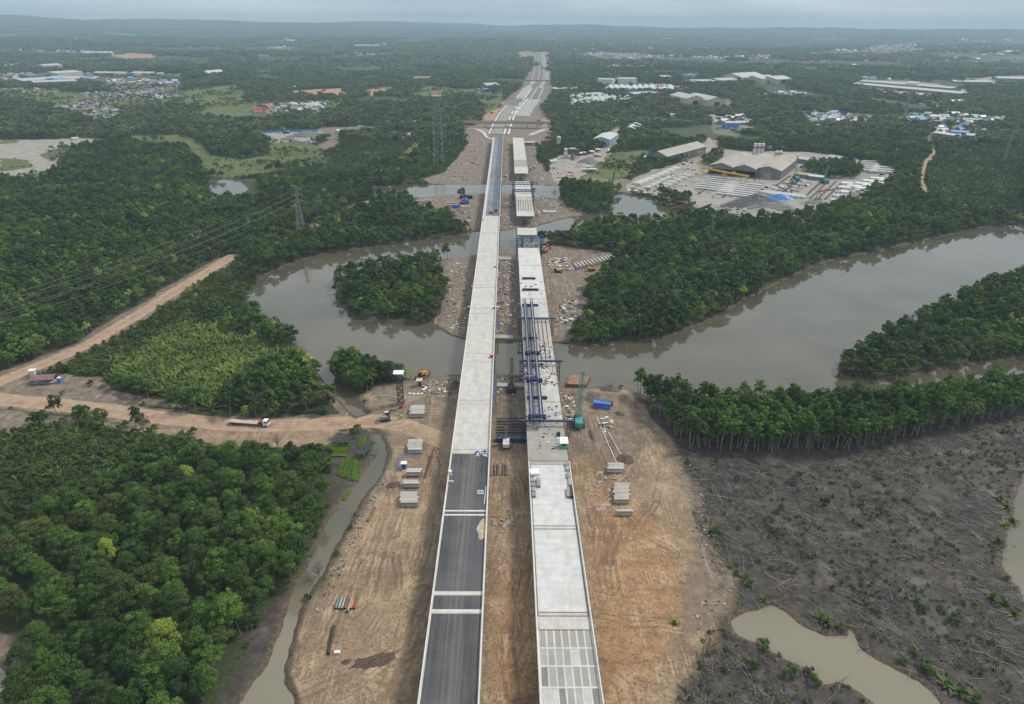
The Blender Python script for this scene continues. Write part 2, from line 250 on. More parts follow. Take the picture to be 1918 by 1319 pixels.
# ------------------------------------------------------------------ builders
class MB:
    """collects shapes; build() links them as ONE mesh object"""
    def __init__(s): s.v = []; s.f = []; s.m = []; s.k = 0
    def add(s, vs, fs):
        b = len(s.v); s.v += [tuple(v) for v in vs]; s.f += [tuple(i + b for i in f) for f in fs]; s.m += [s.k] * len(fs); return s
    def box(s, c, d, rz=0, top=1.0):
        x, y, z = d[0] / 2, d[1] / 2, d[2] / 2; cs, sn = math.cos(rz), math.sin(rz); vs = []
        for dz in (-z, z):
            t = top if dz > 0 else 1
            for dx, dy in ((-x, -y), (x, -y), (x, y), (-x, y)):
                dx *= t; dy *= t; vs.append((c[0] + dx * cs - dy * sn, c[1] + dx * sn + dy * cs, c[2] + dz))
        return s.add(vs, [(0, 3, 2, 1), (4, 5, 6, 7), (0, 1, 5, 4), (1, 2, 6, 5), (2, 3, 7, 6), (3, 0, 4, 7)])
    def tube(s, p, q, r, n=6, r2=None, cap=True):
        p, q = Vector(p), Vector(q); a = (q - p)
        if a.length < 1e-6: return s
        a.normalize(); u = a.orthogonal().normalized(); w_ = a.cross(u); r2 = r if r2 is None else r2
        vs = [tuple(p + (u * math.cos(t) + w_ * math.sin(t)) * r) for t in [2 * math.pi * i / n for i in range(n)]]
        vs += [tuple(q + (u * math.cos(t) + w_ * math.sin(t)) * r2) for t in [2 * math.pi * i / n for i in range(n)]]
        fs = [(i, (i + 1) % n, n + (i + 1) % n, n + i) for i in range(n)]
        if cap: fs += [tuple(range(n))[::-1], tuple(range(n, 2 * n))]
        return s.add(vs, fs)
    def bar(s, p, q, w_): return s.tube(p, q, w_ * 0.707, 4)
    def prism(s, pts, z0, z1):
        n = len(pts)
        vs = [(x, y, z0) for x, y in pts] + [(x, y, z1) for x, y in pts]
        return s.add(vs, [tuple(range(n))[::-1], tuple(range(n, 2 * n))] + [(i, (i + 1) % n, n + (i + 1) % n, n + i) for i in range(n)])
    def yprism(s, prof, y0, y1):
        """profile in x,z swept along y"""
        n = len(prof); vs = [(x, y0, z) for x, z in prof] + [(x, y1, z) for x, z in prof]
        return s.add(vs, [tuple(range(n)), tuple(range(n, 2 * n))[::-1]] + [(i, n + i, n + (i + 1) % n, (i + 1) % n) for i in range(n)])
    def slab(s, a, b, c, d, t):
        """sloping sheet through four corners with thickness t"""
        q = [Vector(i) for i in (a, b, c, d)]; o = Vector((0, 0, t))
        return s.add([tuple(i) for i in q] + [tuple(i - o) for i in q], [(0, 1, 2, 3), (7, 6, 5, 4), (0, 4, 5, 1), (1, 5, 6, 2), (2, 6, 7, 3), (3, 7, 4, 0)])
    def build(s, name, mat, parent=None, loc=None, rz=0):
        me = bpy.data.meshes.new(name); me.from_pydata(s.v, [], s.f)
        for m_ in (mat if isinstance(mat, (list, tuple)) else [mat]): me.materials.append(m_)
        if isinstance(mat, (list, tuple)): me.polygons.foreach_set('material_index', s.m)
        me.update(); o = bpy.data.objects.new(name, me); C.objects.link(o)
        if parent: o.parent = parent
        if loc: o.location = loc
        o.rotation_euler.z = rz
        return o
def tag(o, label=None, cat=None, group=None, kind=None):
    if label: o['label'] = label
    if cat: o['category'] = cat
    if group: o['group'] = group
    if kind: o['kind'] = kind
    return o
def thing(name, label, cat, loc=(0, 0, 0), rz=0, group=None):
    o = bpy.data.objects.new(name, None); C.objects.link(o); o.location = loc; o.rotation_euler = (0, 0, rz)
    o.empty_display_size = 0.5
    return tag(o, label, cat, group)
def copy_tree(o, parent=None):
    c = o.copy(); C.objects.link(c); c.parent = parent
    for ch in list(o.children): copy_tree(ch, c)
    return c
def np_mesh(name, V, F, mat, smooth=False):
    """V (n,3), F (m,k)"""
    me = bpy.data.meshes.new(name); k = F.shape[1]
    me.vertices.add(len(V)); me.vertices.foreach_set('co', V.astype(np.float32).ravel())
    me.loops.add(F.size); me.loops.foreach_set('vertex_index', F.astype(np.int32).ravel())
    me.polygons.add(len(F)); me.polygons.foreach_set('loop_start', (np.arange(len(F)) * k).astype(np.int32))
    if smooth: me.polygons.foreach_set('use_smooth', np.ones(len(F), bool))
    me.update(calc_edges=True)
    if mat: me.materials.append(mat)
    return me

# ------------------------------------------------------------------ materials
def newmat(name):
    m = bpy.data.materials.new(name); m.use_nodes = True; n = m.node_tree; n.nodes.clear()
    o = N(n, 'ShaderNodeOutputMaterial'); b = N(n, 'ShaderNodeBsdfPrincipled'); n.links.new(b.outputs[0], o.inputs[0])
    return m, n, b
def mixc(n, fac, a, b_, mode='MIX'):
    x = N(n, 'ShaderNodeMix', data_type='RGBA', blend_type=mode)
    for s_, v in ((0, fac), (6, a), (7, b_)):
        if isinstance(v, (int, float)): x.inputs[s_].default_value = v
        elif isinstance(v, (tuple, list)): x.inputs[s_].default_value = (*v[:3], 1)
        else: n.links.new(v, x.inputs[s_])
    return x.outputs[2]
def math_(n, op, a, b_=0.0, c=None, clamp=False):
    x = N(n, 'ShaderNodeMath', operation=op, use_clamp=clamp)
    for i, v in enumerate((a, b_, c)):
        if v is None: continue
        if isinstance(v, (int, float)): x.inputs[i].default_value = v
        else: n.links.new(v, x.inputs[i])
    return x.outputs[0]
def mrange(n, v, a, b_, lo=0.0, hi=1.0):
    x = N(n, 'ShaderNodeMapRange', clamp=True); n.links.new(v, x.inputs[0])
    for i, q in ((1, a), (2, b_), (3, lo), (4, hi)): x.inputs[i].default_value = q
    return x.outputs[0]
def noise(n, vec, scale, detail=4, rough=0.55, stretch=None, dist=0.0):
    t = N(n, 'ShaderNodeTexNoise'); t.inputs['Scale'].default_value = scale; t.inputs['Detail'].default_value = detail
    t.inputs['Roughness'].default_value = rough; t.inputs['Distortion'].default_value = dist
    if stretch:
        mp_ = N(n, 'ShaderNodeMapping'); mp_.inputs['Scale'].default_value = stretch[:3]
        if len(stretch) > 3: mp_.inputs['Rotation'].default_value = (0, 0, stretch[3])
        n.links.new(vec, mp_.inputs['Vector']); vec = mp_.outputs[0]
    n.links.new(vec, t.inputs['Vector']); return t.outputs[0]
def coords(n, kind='Object'):
    return N(n, 'ShaderNodeTexCoord').outputs[kind]
def bump(n, b, h, strength=0.3, dist=0.1):
    x = N(n, 'ShaderNodeBump'); x.inputs['Strength'].default_value = strength; x.inputs['Distance'].default_value = dist
    n.links.new(h, x.inputs['Height']); n.links.new(x.outputs[0], b.inputs['Normal'])
_mc = {}
def paint(name, c, rough=0.5, metal=0.0, var=0.25, scale=0.6, dirt=None, vary=0.0):
    """a plain surface with weathering: blotches, streaks and some dirt colour"""
    if name in _mc: return _mc[name]
    m, n, b = newmat(name); v = coords(n)
    a = noise(n, v, scale, 5, 0.6); a2 = noise(n, v, scale * 5, 3, 0.6, (1, 1, 0.25))
    dk = tuple(x * (1 - var) for x in c); lt = tuple(min(1, x * (1 + var * 0.6)) for x in c)
    col = mixc(n, mrange(n, a, 0.35, 0.65), dk, lt)
    col = mixc(n, mrange(n, a2, 0.52, 0.75, 0, 0.55), col, dirt or tuple(x * 0.45 for x in c))
    if vary:
        oi = N(n, 'ShaderNodeObjectInfo'); hs = N(n, 'ShaderNodeHueSaturation'); n.links.new(col, hs.inputs['Color'])
        n.links.new(mrange(n, oi.outputs['Random'], 0, 1, 1 - vary, 1 + vary), hs.inputs['Value']); col = hs.outputs[0]
    n.links.new(col, b.inputs['Base Color']); b.inputs['Roughness'].default_value = rough; b.inputs['Metallic'].default_value = metal
    bump(n, b, a2, 0.25, 0.05); _mc[name] = m; return m
def concrete(name, c, streak=(0.25, 0.04), stain=0.4, lines=0.0, scale=0.35):
    if name in _mc: return _mc[name]
    m, n, b = newmat(name); g = N(n, 'ShaderNodeNewGeometry').outputs['Position']
    a = noise(n, g, scale, 6, 0.6); s2 = noise(n, g, 1.0, 4, 0.6, (streak[0], streak[1], 1)); s3 = noise(n, g, 2.5, 3, 0.7); s4 = noise(n, g, 0.09, 3, 0.5)
    col = mixc(n, mrange(n, a, 0.3, 0.7), tuple(x * 0.82 for x in c), tuple(min(1, x * 1.1) for x in c))
    col = mixc(n, mrange(n, s2, 0.5, 0.72, 0, 0.5), col, tuple(x * 0.62 for x in c))
    col = mixc(n, mrange(n, s3, 0.6, 0.75, 0, stain), col, (c[0] * 0.42, c[1] * 0.40, c[2] * 0.37))
    col = mixc(n, mrange(n, s4, 0.45, 0.7, 0, 0.35), col, (c[0] * 0.8, c[1] * 0.74, c[2] * 0.66))
    if lines:
        tx = N(n, 'ShaderNodeTexWave', bands_direction='Y'); tx.inputs['Scale'].default_value = lines; tx.inputs['Distortion'].default_value = 0.6
        tx.inputs['Detail'].default_value = 2; n.links.new(g, tx.inputs['Vector'])
        col = mixc(n, mrange(n, tx.outputs['Fac'], 0.9, 1.0, 0, 0.22), col, tuple(x * 0.6 for x in c))
    n.links.new(col, b.inputs['Base Color']); b.inputs['Roughness'].default_value = 0.85; bump(n, b, s3, 0.3, 0.04); _mc[name] = m; return m
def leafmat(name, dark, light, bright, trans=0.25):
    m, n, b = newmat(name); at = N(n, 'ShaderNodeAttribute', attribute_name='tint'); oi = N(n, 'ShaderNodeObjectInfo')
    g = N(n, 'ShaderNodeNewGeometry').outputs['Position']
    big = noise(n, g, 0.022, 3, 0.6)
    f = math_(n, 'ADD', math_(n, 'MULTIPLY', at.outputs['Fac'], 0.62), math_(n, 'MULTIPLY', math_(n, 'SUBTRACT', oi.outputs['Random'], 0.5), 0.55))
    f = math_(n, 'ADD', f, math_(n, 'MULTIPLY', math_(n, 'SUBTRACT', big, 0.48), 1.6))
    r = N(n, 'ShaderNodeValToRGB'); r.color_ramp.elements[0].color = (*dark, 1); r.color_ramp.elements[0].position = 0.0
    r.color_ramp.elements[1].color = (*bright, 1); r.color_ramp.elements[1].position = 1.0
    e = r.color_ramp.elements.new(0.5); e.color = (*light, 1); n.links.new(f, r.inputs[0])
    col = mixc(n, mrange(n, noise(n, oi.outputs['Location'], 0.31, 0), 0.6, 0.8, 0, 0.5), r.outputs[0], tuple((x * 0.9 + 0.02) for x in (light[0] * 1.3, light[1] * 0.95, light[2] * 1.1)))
    n.links.new(col, b.inputs['Base Color']); b.inputs['Roughness'].default_value = 0.65; b.inputs['Specular IOR Level'].default_value = 0.3
    tr = N(n, 'ShaderNodeBsdfTranslucent'); n.links.new(mixc(n, 1.0, col, (1.0, 1.0, 0.55), 'MULTIPLY'), tr.inputs[0])
    ms = N(n, 'ShaderNodeMixShader'); ms.inputs[0].default_value = trans
    o = [q for q in n.nodes if q.type == 'OUTPUT_MATERIAL'][0]
    n.links.new(b.outputs[0], ms.inputs[1]); n.links.new(tr.outputs[0], ms.inputs[2]); n.links.new(ms.outputs[0], o.inputs[0])
    return m

# ------------------------------------------------------------------ ground sheet
def ground_material():
    m, n, b = newmat('ground'); g = N(n, 'ShaderNodeNewGeometry').outputs['Position']
    A = N(n, 'ShaderNodeAttribute', attribute_name='land_a'); B = N(n, 'ShaderNodeAttribute', attribute_name='land_b')
    A2 = N(n, 'ShaderNodeAttribute', attribute_name='land_c'); B2 = N(n, 'ShaderNodeAttribute', attribute_name='land_d')
    sa = N(n, 'ShaderNodeSeparateColor'); sb = N(n, 'ShaderNodeSeparateColor'); sc_ = N(n, 'ShaderNodeSeparateColor'); sdd = N(n, 'ShaderNodeSeparateColor')
    n.links.new(A.outputs['Color'], sa.inputs[0]); n.links.new(B.outputs['Color'], sb.inputs[0]); n.links.new(A2.outputs['Color'], sc_.inputs[0]); n.links.new(B2.outputs['Color'], sdd.inputs[0])
    sand, mud, road = sa.outputs[0], sa.outputs[1], sa.outputs[2]
    grass, yard, orange = sb.outputs[0], sb.outputs[1], sb.outputs[2]
    site, town, bank = sc_.outputs[0], sc_.outputs[1], sc_.outputs[2]
    rust = sdd.outputs[0]; wet = sdd.outputs[1]; ruts = sdd.outputs[2]
    e1 = noise(n, g, 0.11, 6, 0.65); e2 = noise(n, g, 0.9, 5, 0.65); fine = noise(n, g, 3.2, 4, 0.7); mid = noise(n, g, 0.28, 5, 0.6); big = noise(n, g, 0.025, 4, 0.55)
    trk = noise(n, g, 1.0, 5, 0.6, (0.75, 0.05, 1, 0.05), 0.8)             # ruts running with the bridge
    trk2 = noise(n, g, 1.0, 4, 0.55, (0.09, 0.9, 1, 0.5), 1.5)
    far = noise(n, g, 0.006, 5, 0.6)
    base = mixc(n, mrange(n, e2, 0.35, 0.65), (0.022, 0.030, 0.013), (0.058, 0.072, 0.026))
    base = mixc(n, mrange(n, far, 0.4, 0.65, 0, 0.6), base, (0.055, 0.075, 0.035))
    def edge(mask, k=0.55, w_=0.12):
        f = math_(n, 'ADD', mask, math_(n, 'MULTIPLY', math_(n, 'SUBTRACT', math_(n, 'ADD', math_(n, 'MULTIPLY', e1, 0.55), math_(n, 'MULTIPLY', e2, 0.45)), 0.5), k))
        return mrange(n, f, 0.5 - w_, 0.5 + w_)
    col = base
    townc = mixc(n, mrange(n, e1, 0.35, 0.62), (0.11, 0.115, 0.075), (0.20, 0.17, 0.125)); townc = mixc(n, mrange(n, far, 0.4, 0.6, 0, 0.7), townc, (0.10, 0.13, 0.06))
    col = mixc(n, edge(town, 1.0, 0.2), col, townc)
    gr = mixc(n, mrange(n, e2, 0.3, 0.7), (0.048, 0.078, 0.018), (0.110, 0.145, 0.032)); gr = mixc(n, mrange(n, e1, 0.42, 0.66, 0, 0.7), gr, (0.165, 0.150, 0.060)); gr = mixc(n, mrange(n, noise(n, g, 0.03, 5, 0.6), 0.48, 0.58, 0, 0.6), gr, (0.055, 0.085, 0.028))
    gr = mixc(n, mrange(n, mid, 0.58, 0.75, 0, 0.6), gr, (0.05, 0.085, 0.025))
    sm = mixc(n, mrange(n, mid, 0.3, 0.66), (0.085, 0.065, 0.050), (0.235, 0.188, 0.148)); sm = mixc(n, mrange(n, fine, 0.5, 0.75, 0, 0.6), sm, (0.29, 0.245, 0.20))
    sm = mixc(n, mrange(n, e2, 0.55, 0.72, 0, 0.75), sm, (0.062, 0.050, 0.041)); sm = mixc(n, mrange(n, trk, 0.56, 0.66, 0, 0.6), sm, (0.36, 0.32, 0.28))
    sm = mixc(n, mrange(n, trk2, 0.56, 0.68, 0, 0.5), sm, (0.10, 0.08, 0.065))
    col = mixc(n, edge(site, 0.6), col, sm)
    sn = mixc(n, mrange(n, mid, 0.3, 0.7), (0.225, 0.158, 0.105), (0.375, 0.275, 0.182)); sn = mixc(n, mrange(n, big, 0.42, 0.62, 0, 0.85), sn, (0.165, 0.112, 0.075))
    sn = mixc(n, mrange(n, rust, 0.2, 0.9, 0, 0.8), sn, mixc(n, mrange(n, mid, 0.35, 0.65), (0.25, 0.135, 0.065), (0.42, 0.235, 0.115)))
    sn = mixc(n, mrange(n, e1, 0.55, 0.66, 0, 0.75), sn, (0.43, 0.325, 0.205))
    tm = mrange(n, big, 0.48, 0.56); sn = mixc(n, math_(n, 'MULTIPLY', mrange(n, trk, 0.57, 0.66, 0, 0.55), tm), sn, (0.12, 0.082, 0.057)); sn = mixc(n, math_(n, 'MULTIPLY', mrange(n, trk2, 0.60, 0.68, 0, 0.5), mrange(n, mid, 0.5, 0.56)), sn, (0.42, 0.31, 0.19))
    sn = mixc(n, mrange(n, fine, 0.56, 0.72, 0, 0.4), sn, (0.12, 0.084, 0.058)); sn = mixc(n, mrange(n, fine, 0.40, 0.30, 0, 0.3), sn, (0.44, 0.35, 0.25))
    sn = mixc(n, math_(n, 'MULTIPLY', mrange(n, noise(n, g, 1.0, 4, 0.6, (1.1, 0.10, 1, -0.25), 1.2), 0.52, 0.60, 0, 0.6), mrange(n, noise(n, g, 0.06, 4, 0.6), 0.49, 0.57)), sn, (0.47, 0.36, 0.225))
    cl = noise(n, g, 1.15, 5, 0.75); sn = mixc(n, mrange(n, cl, 0.52, 0.62, 0, 0.75), sn, (0.095, 0.064, 0.043)); sn = mixc(n, mrange(n, cl, 0.44, 0.34, 0, 0.4), sn, (0.46, 0.35, 0.23)); sn = mixc(n, math_(n, 'MULTIPLY', mrange(n, noise(n, g, 0.07, 6, 0.7), 0.57, 0.62), 0.65), sn, (0.11, 0.073, 0.048))
    sn = mixc(n, mrange(n, wet, 0.25, 0.8, 0, 0.8), sn, sm)
    col = mixc(n, edge(sand, 1.2, 0.15), col, sn)
    md = mixc(n, mrange(n, mid, 0.32, 0.68), (0.034, 0.029, 0.026), (0.086, 0.074, 0.067)); md = mixc(n, mrange(n, e1, 0.56, 0.7, 0, 0.75), md, (0.165, 0.140, 0.125))
    md = mixc(n, mrange(n, fine, 0.5, 0.75, 0, 0.55), md, (0.022, 0.019, 0.018)); md = mixc(n, mrange(n, trk2, 0.58, 0.66, 0, 0.5), md, (0.10, 0.085, 0.076))
    col = mixc(n, edge(mud, 1.2, 0.2), col, md)
    col = mixc(n, math_(n, 'MULTIPLY', mrange(n, ruts, 0.35, 0.8, 0, 0.42), math_(n, 'MAXIMUM', sand, math_(n, 'MAXIMUM', site, road))), col, mixc(n, e2, (0.05, 0.034, 0.025), (0.15, 0.105, 0.072)))
    col = mixc(n, math_(n, 'MULTIPLY', math_(n, 'MULTIPLY', mrange(n, ruts, 0.06, 0.16), mrange(n, ruts, 0.34, 0.22)), math_(n, 'MULTIPLY', math_(n, 'MULTIPLY', math_(n, 'MAXIMUM', sand, site), mrange(n, e1, 0.45, 0.6)), 0.55)), col, (0.45, 0.34, 0.22))
    og = mixc(n, mrange(n, e1, 0.35, 0.65), (0.27, 0.155, 0.09), (0.42, 0.27, 0.175)); col = mixc(n, edge(orange, 0.9), col, og)
    yd = mixc(n, mrange(n, e2, 0.3, 0.7), (0.23, 0.215, 0.19), (0.37, 0.355, 0.325)); yd = mixc(n, mrange(n, e1, 0.48, 0.64, 0, 0.8), yd, (0.20, 0.178, 0.15)); yd = mixc(n, mrange(n, noise(n, g, 0.05, 5, 0.65), 0.55, 0.66, 0, 0.5), yd, (0.12, 0.13, 0.07))
    col = mixc(n, edge(yard, 0.5), col, yd)
    col = mixc(n, edge(grass, 0.8), col, gr)
    rd = mixc(n, mrange(n, mid, 0.3, 0.7), (0.30, 0.205, 0.140), (0.43, 0.315, 0.225)); rd = mixc(n, mrange(n, fine, 0.5, 0.72, 0, 0.4), rd, (0.20, 0.135, 0.095))
    col = mixc(n, mrange(n, math_(n, 'ADD', road, math_(n, 'MULTIPLY', math_(n, 'SUBTRACT', e2, 0.5), 0.5)), 0.4, 0.6), col, rd)
    bk = mixc(n, mrange(n, e2, 0.35, 0.65), (0.045, 0.035, 0.026), (0.13, 0.098, 0.075))
    col = mixc(n, mrange(n, bank, 0.3, 0.8), col, bk)
    col = mixc(n, math_(n, 'MULTIPLY', mrange(n, ruts, 0.35, 0.75, 0, 0.45), road), col, (0.16, 0.105, 0.07)); n.links.new(col, b.inputs['Base Color'])
    damp = math_(n, 'MULTIPLY', mud, mrange(n, noise(n, g, 0.16, 6, 0.65), 0.52, 0.64)); n.links.new(math_(n, 'SUBTRACT', 0.93, math_(n, 'MULTIPLY', damp, 0.62)), b.inputs['Roughness']); b.inputs['Specular IOR Level'].default_value = 0.35
    h = math_(n, 'ADD', math_(n, 'MULTIPLY', fine, 0.35), math_(n, 'ADD', math_(n, 'MULTIPLY', trk, 0.35), math_(n, 'MULTIPLY', e2, 0.6)))
    bump(n, b, h, 0.9, 0.5)
    return m
rows = np.concatenate([[-400, -150, -20, 20], np.geomspace(45, 15000, 1250)]); cols = np.sign(np.linspace(-1, 1, 1001)) * np.abs(np.linspace(-1, 1, 1001)) ** 1.0
Yg, Ug = np.meshgrid(rows, cols, indexing='ij'); Xg = Ug * (0.93 * np.maximum(Yg, 0) + 110)
wsd = water_sd(Xg, Yg); LM = land_masks(Xg, Yg); Zg = ground_z(Xg, Yg, wsd)
nr, nc = Xg.shape
idx = np.arange(nr * nc).reshape(nr, nc)
Fg = np.stack([idx[:-1, :-1], idx[:-1, 1:], idx[1:, 1:], idx[1:, :-1]], -1).reshape(-1, 4)
me = np_mesh('ground', np.stack([Xg, Yg, Zg], -1).reshape(-1, 3), Fg, ground_material(), True)
bank = ss(-3.2, -0.2, wsd) * (1 - 0.0 * wsd)
oz = [wp(p) for p in ([(925,1330),(930,1180),(940,1060),(960,1000),(1000,1100),(1010,1330)], [(1120,1330),(1110,1000),(1170,930),(1260,1000),(1270,1150),(1200,1330)], [(1095,860),(1150,880),(1160,980),(1100,960)])]
rust = np.zeros_like(Xg)
for p in oz: rust = np.maximum(rust, ss(-7, 6, sdf(p, Xg, Yg, True, 30)))
dark_polys = [wp(p) for p in ([(925,700),(1045,720),(1185,740),(1240,800),(1200,860),(1085,850),(930,860),(920,860)], [(690,720),(860,700),(850,770),(800,840),(700,790)], [(830,850),(800,1319),(780,1319),(800,1000)], [(1250,850),(1300,860),(1330,1000),(1390,1100),(1290,1200),(1300,1000)], [(715,800),(740,830),(735,900),(690,960),(600,1100),(580,1150),(600,1060),(690,910)])]  # outlines where the sand blends into the darker site-mud colour
wet = np.zeros_like(Xg)
for p in dark_polys: wet = np.maximum(wet, ss(-6, 6, sdf(p, Xg, Yg, True, 30)))
for nm, ch in (('land_a', (LM[..., 0], LM[..., 1], LM[..., 2])), ('land_b', (LM[..., 3], LM[..., 4], LM[..., 5])), ('land_c', (LM[..., 6], LM[..., 7], bank)), ('land_d', (rust, wet, rut_field(Xg, Yg)))):
    at = me.color_attributes.new(nm, 'FLOAT_COLOR', 'POINT')
    at.data.foreach_set('color', np.stack([*ch, np.ones_like(ch[0])], -1).astype(np.float32).ravel())
ground = bpy.data.objects.new('ground', me); C.objects.link(ground); tag(ground, kind='structure')
del Xg, Yg, Zg, LM, wsd, Fg, idx

# water
def water_material():
    m, n, b = newmat('river_water'); g = N(n, 'ShaderNodeNewGeometry').outputs['Position']
    sx = N(n, 'ShaderNodeSeparateXYZ'); n.links.new(g, sx.inputs[0])
    a = noise(n, g, 0.03, 4, 0.5)
    col = mixc(n, mrange(n, a, 0.35, 0.65), (0.070, 0.064, 0.044), (0.098, 0.090, 0.064))
    silt = mrange(n, sx.outputs[1], 190, 130)      # the side pools carry pale silt, the tidal river is browner
    col = mixc(n, silt, col, (0.185, 0.170, 0.120))
    n.links.new(col, b.inputs['Base Color']); b.inputs['Roughness'].default_value = 0.035; b.inputs['IOR'].default_value = 1.62
    rip = math_(n, 'ADD', noise(n, g, 0.8, 3, 0.6, (1, 0.5, 1)), math_(n, 'MULTIPLY', noise(n, g, 0.12, 2, 0.5), 0.8))
    bump(n, b, rip, 0.07, 0.30)
    return m
wm = MB().add([(-1500, 0, WZ), (1500, 0, WZ), (1500, 1300, WZ), (-1500, 1300, WZ)], [(0, 1, 2, 3)]).build('river_water', water_material()); tag(wm, kind='structure')

# haze
hm = bpy.data.materials.new('haze'); hm.use_nodes = True; n = hm.node_tree; n.nodes.clear()
ho = N(n, 'ShaderNodeOutputMaterial'); hv = N(n, 'ShaderNodeVolumePrincipled'); n.links.new(hv.outputs[0], ho.inputs['Volume'])
hv.inputs['Color'].default_value = (0.55, 0.76, 0.93, 1); hv.inputs['Density'].default_value = 0.00011; hv.inputs['Anisotropy'].default_value = 0.0
hz = MB().box((0, 7300, 168), (38000, 15800, 350)).build('haze', hm); tag(hz, 'pale blue haze lying over the whole plain', 'haze', kind='stuff')
rl = ['nearest', 'second', 'third', 'fourth', 'fifth', 'sixth', 'seventh', 'eighth', 'ninth', 'tenth', 'eleventh', 'twelfth', 'thirteenth']
# ------------------------------------------------------------------ bridges
ZD = 8.0
K_CON = concrete('deck_concrete', (0.49, 0.48, 0.455), stain=0.6, lines=0.22)
K_CON2 = concrete('fresh_deck_concrete', (0.54, 0.545, 0.545), stain=0.55, lines=0.12)
K_DIRTY = concrete('dirty_deck_concrete', (0.31, 0.30, 0.275), stain=0.8)
K_LIGHT = concrete('parapet_concrete', (0.66, 0.66, 0.66), stain=0.35, scale=0.8)
K_GREY = concrete('pier_concrete', (0.36, 0.355, 0.335), stain=0.5)
K_GIRD = concrete('girder_concrete', (0.40, 0.39, 0.36), stain=0.6, scale=0.9)
K_GIRD2 = concrete('pale_girder_concrete', (0.47, 0.46, 0.44), stain=0.5, scale=0.9)
K_WHITE = paint('white_paint', (0.74, 0.75, 0.76), 0.6, var=0.08, dirt=(0.45, 0.44, 0.42))
K_BLUE = paint('blue_steel', (0.005, 0.016, 0.095), 0.6, 0.0, 0.25, dirt=(0.05, 0.06, 0.12))
K_DBLUE = paint('dull_blue_steel', (0.030, 0.060, 0.135), 0.5, 0.1, 0.3, dirt=(0.06, 0.05, 0.05))
K_SBLUE = paint('truss_blue', (0.06, 0.14, 0.28), 0.5, 0.1, 0.3)
K_DARK = paint('dark_steel', (0.035, 0.035, 0.038), 0.6, 0.2, 0.3)
K_STEEL = paint('galvanised_steel', (0.30, 0.31, 0.32), 0.5, 0.4, 0.2)
K_RUST = paint('rusty_steel', (0.20, 0.085, 0.045), 0.8, 0.1, 0.35, dirt=(0.09, 0.045, 0.03))
K_RED = paint('red_paint', (0.50, 0.03, 0.04), 0.5)
K_ORANGE = paint('orange_paint', (0.52, 0.16, 0.03), 0.5)
K_YEL = paint('yellow_paint', (0.60, 0.33, 0.03), 0.5)
K_TEAL = paint('teal_paint', (0.07, 0.33, 0.30), 0.5, 0.1)
K_GREEN = paint('green_sheet', (0.05, 0.42, 0.20), 0.6)
K_LIME = paint('lime_paint', (0.25, 0.55, 0.05), 0.5)
K_TARP = paint('blue_tarpaulin', (0.05, 0.19, 0.60), 0.45)
K_SKYB = paint('blue_roof_sheet', (0.07, 0.25, 0.58), 0.45, vary=0.25)
K_GLASS = paint('dark_glass', (0.02, 0.025, 0.03), 0.1)
K_WOOD = paint('timber', (0.30, 0.22, 0.14), 0.85, var=0.35, scale=1.5)
K_TYRE = paint('tyre_rubber', (0.02, 0.02, 0.02), 0.9)
def asphalt(name, c, streak=True, cx=-12.6):
    m, n, b = newmat(name); g = N(n, 'ShaderNodeNewGeometry').outputs['Position']
    a = noise(n, g, 0.5, 5, 0.65); s1 = noise(n, g, 1.0, 5, 0.6, (1.3, 0.018, 1)); f = noise(n, g, 6, 3, 0.7); bgn = noise(n, g, 0.07, 4, 0.6)
    col = mixc(n, mrange(n, a, 0.3, 0.7), tuple(x * 0.8 for x in c), tuple(x * 1.25 for x in c))
    col = mixc(n, mrange(n, s1, 0.45, 0.68, 0, 0.75), col, tuple(x * 2.1 + 0.02 for x in c))
    col = mixc(n, mrange(n, bgn, 0.42, 0.62, 0, 0.75), col, tuple(x * 1.9 + 0.012 for x in c))
    if streak:      # pale dust carried along the middle by site traffic
        sx = N(n, 'ShaderNodeSeparateXYZ'); n.links.new(g, sx.inputs[0])
        d_ = math_(n, 'ABSOLUTE', math_(n, 'ADD', math_(n, 'SUBTRACT', sx.outputs[0], cx), math_(n, 'MULTIPLY', math_(n, 'SUBTRACT', bgn, 0.5), 2.5)))
        k = math_(n, 'MULTIPLY', mrange(n, d_, 0.0, 3.4, 0.75, 0), mrange(n, s1, 0.25, 0.75, 0.15, 0.8)); col = mixc(n, k, col, (0.20, 0.185, 0.165))
    n.links.new(col, b.inputs['Base Color']); b.inputs['Roughness'].default_value = 0.85; bump(n, b, f, 0.2, 0.02); return m
K_ASPH = asphalt('asphalt', (0.040, 0.041, 0.044)); K_ASPH2 = asphalt('blue_grey_asphalt', (0.058, 0.068, 0.090), False); K_ASPH3 = asphalt('pale_primed_asphalt', (0.105, 0.120, 0.145), False)
def yd(py, z=ZD): return float(P(np.array(947.0), np.array(float(py)), z)[1])
LX0, LX1, RX0, RX1 = -19.7, -5.6, 7.9, 22.5
def parapet(x, y0, y1, side):
    m = MB(); m.yprism([(x - 0.22, ZD), (x + 0.22, ZD), (x + 0.12, ZD + 0.95), (x - 0.12, ZD + 0.95)], y0, y1); return m
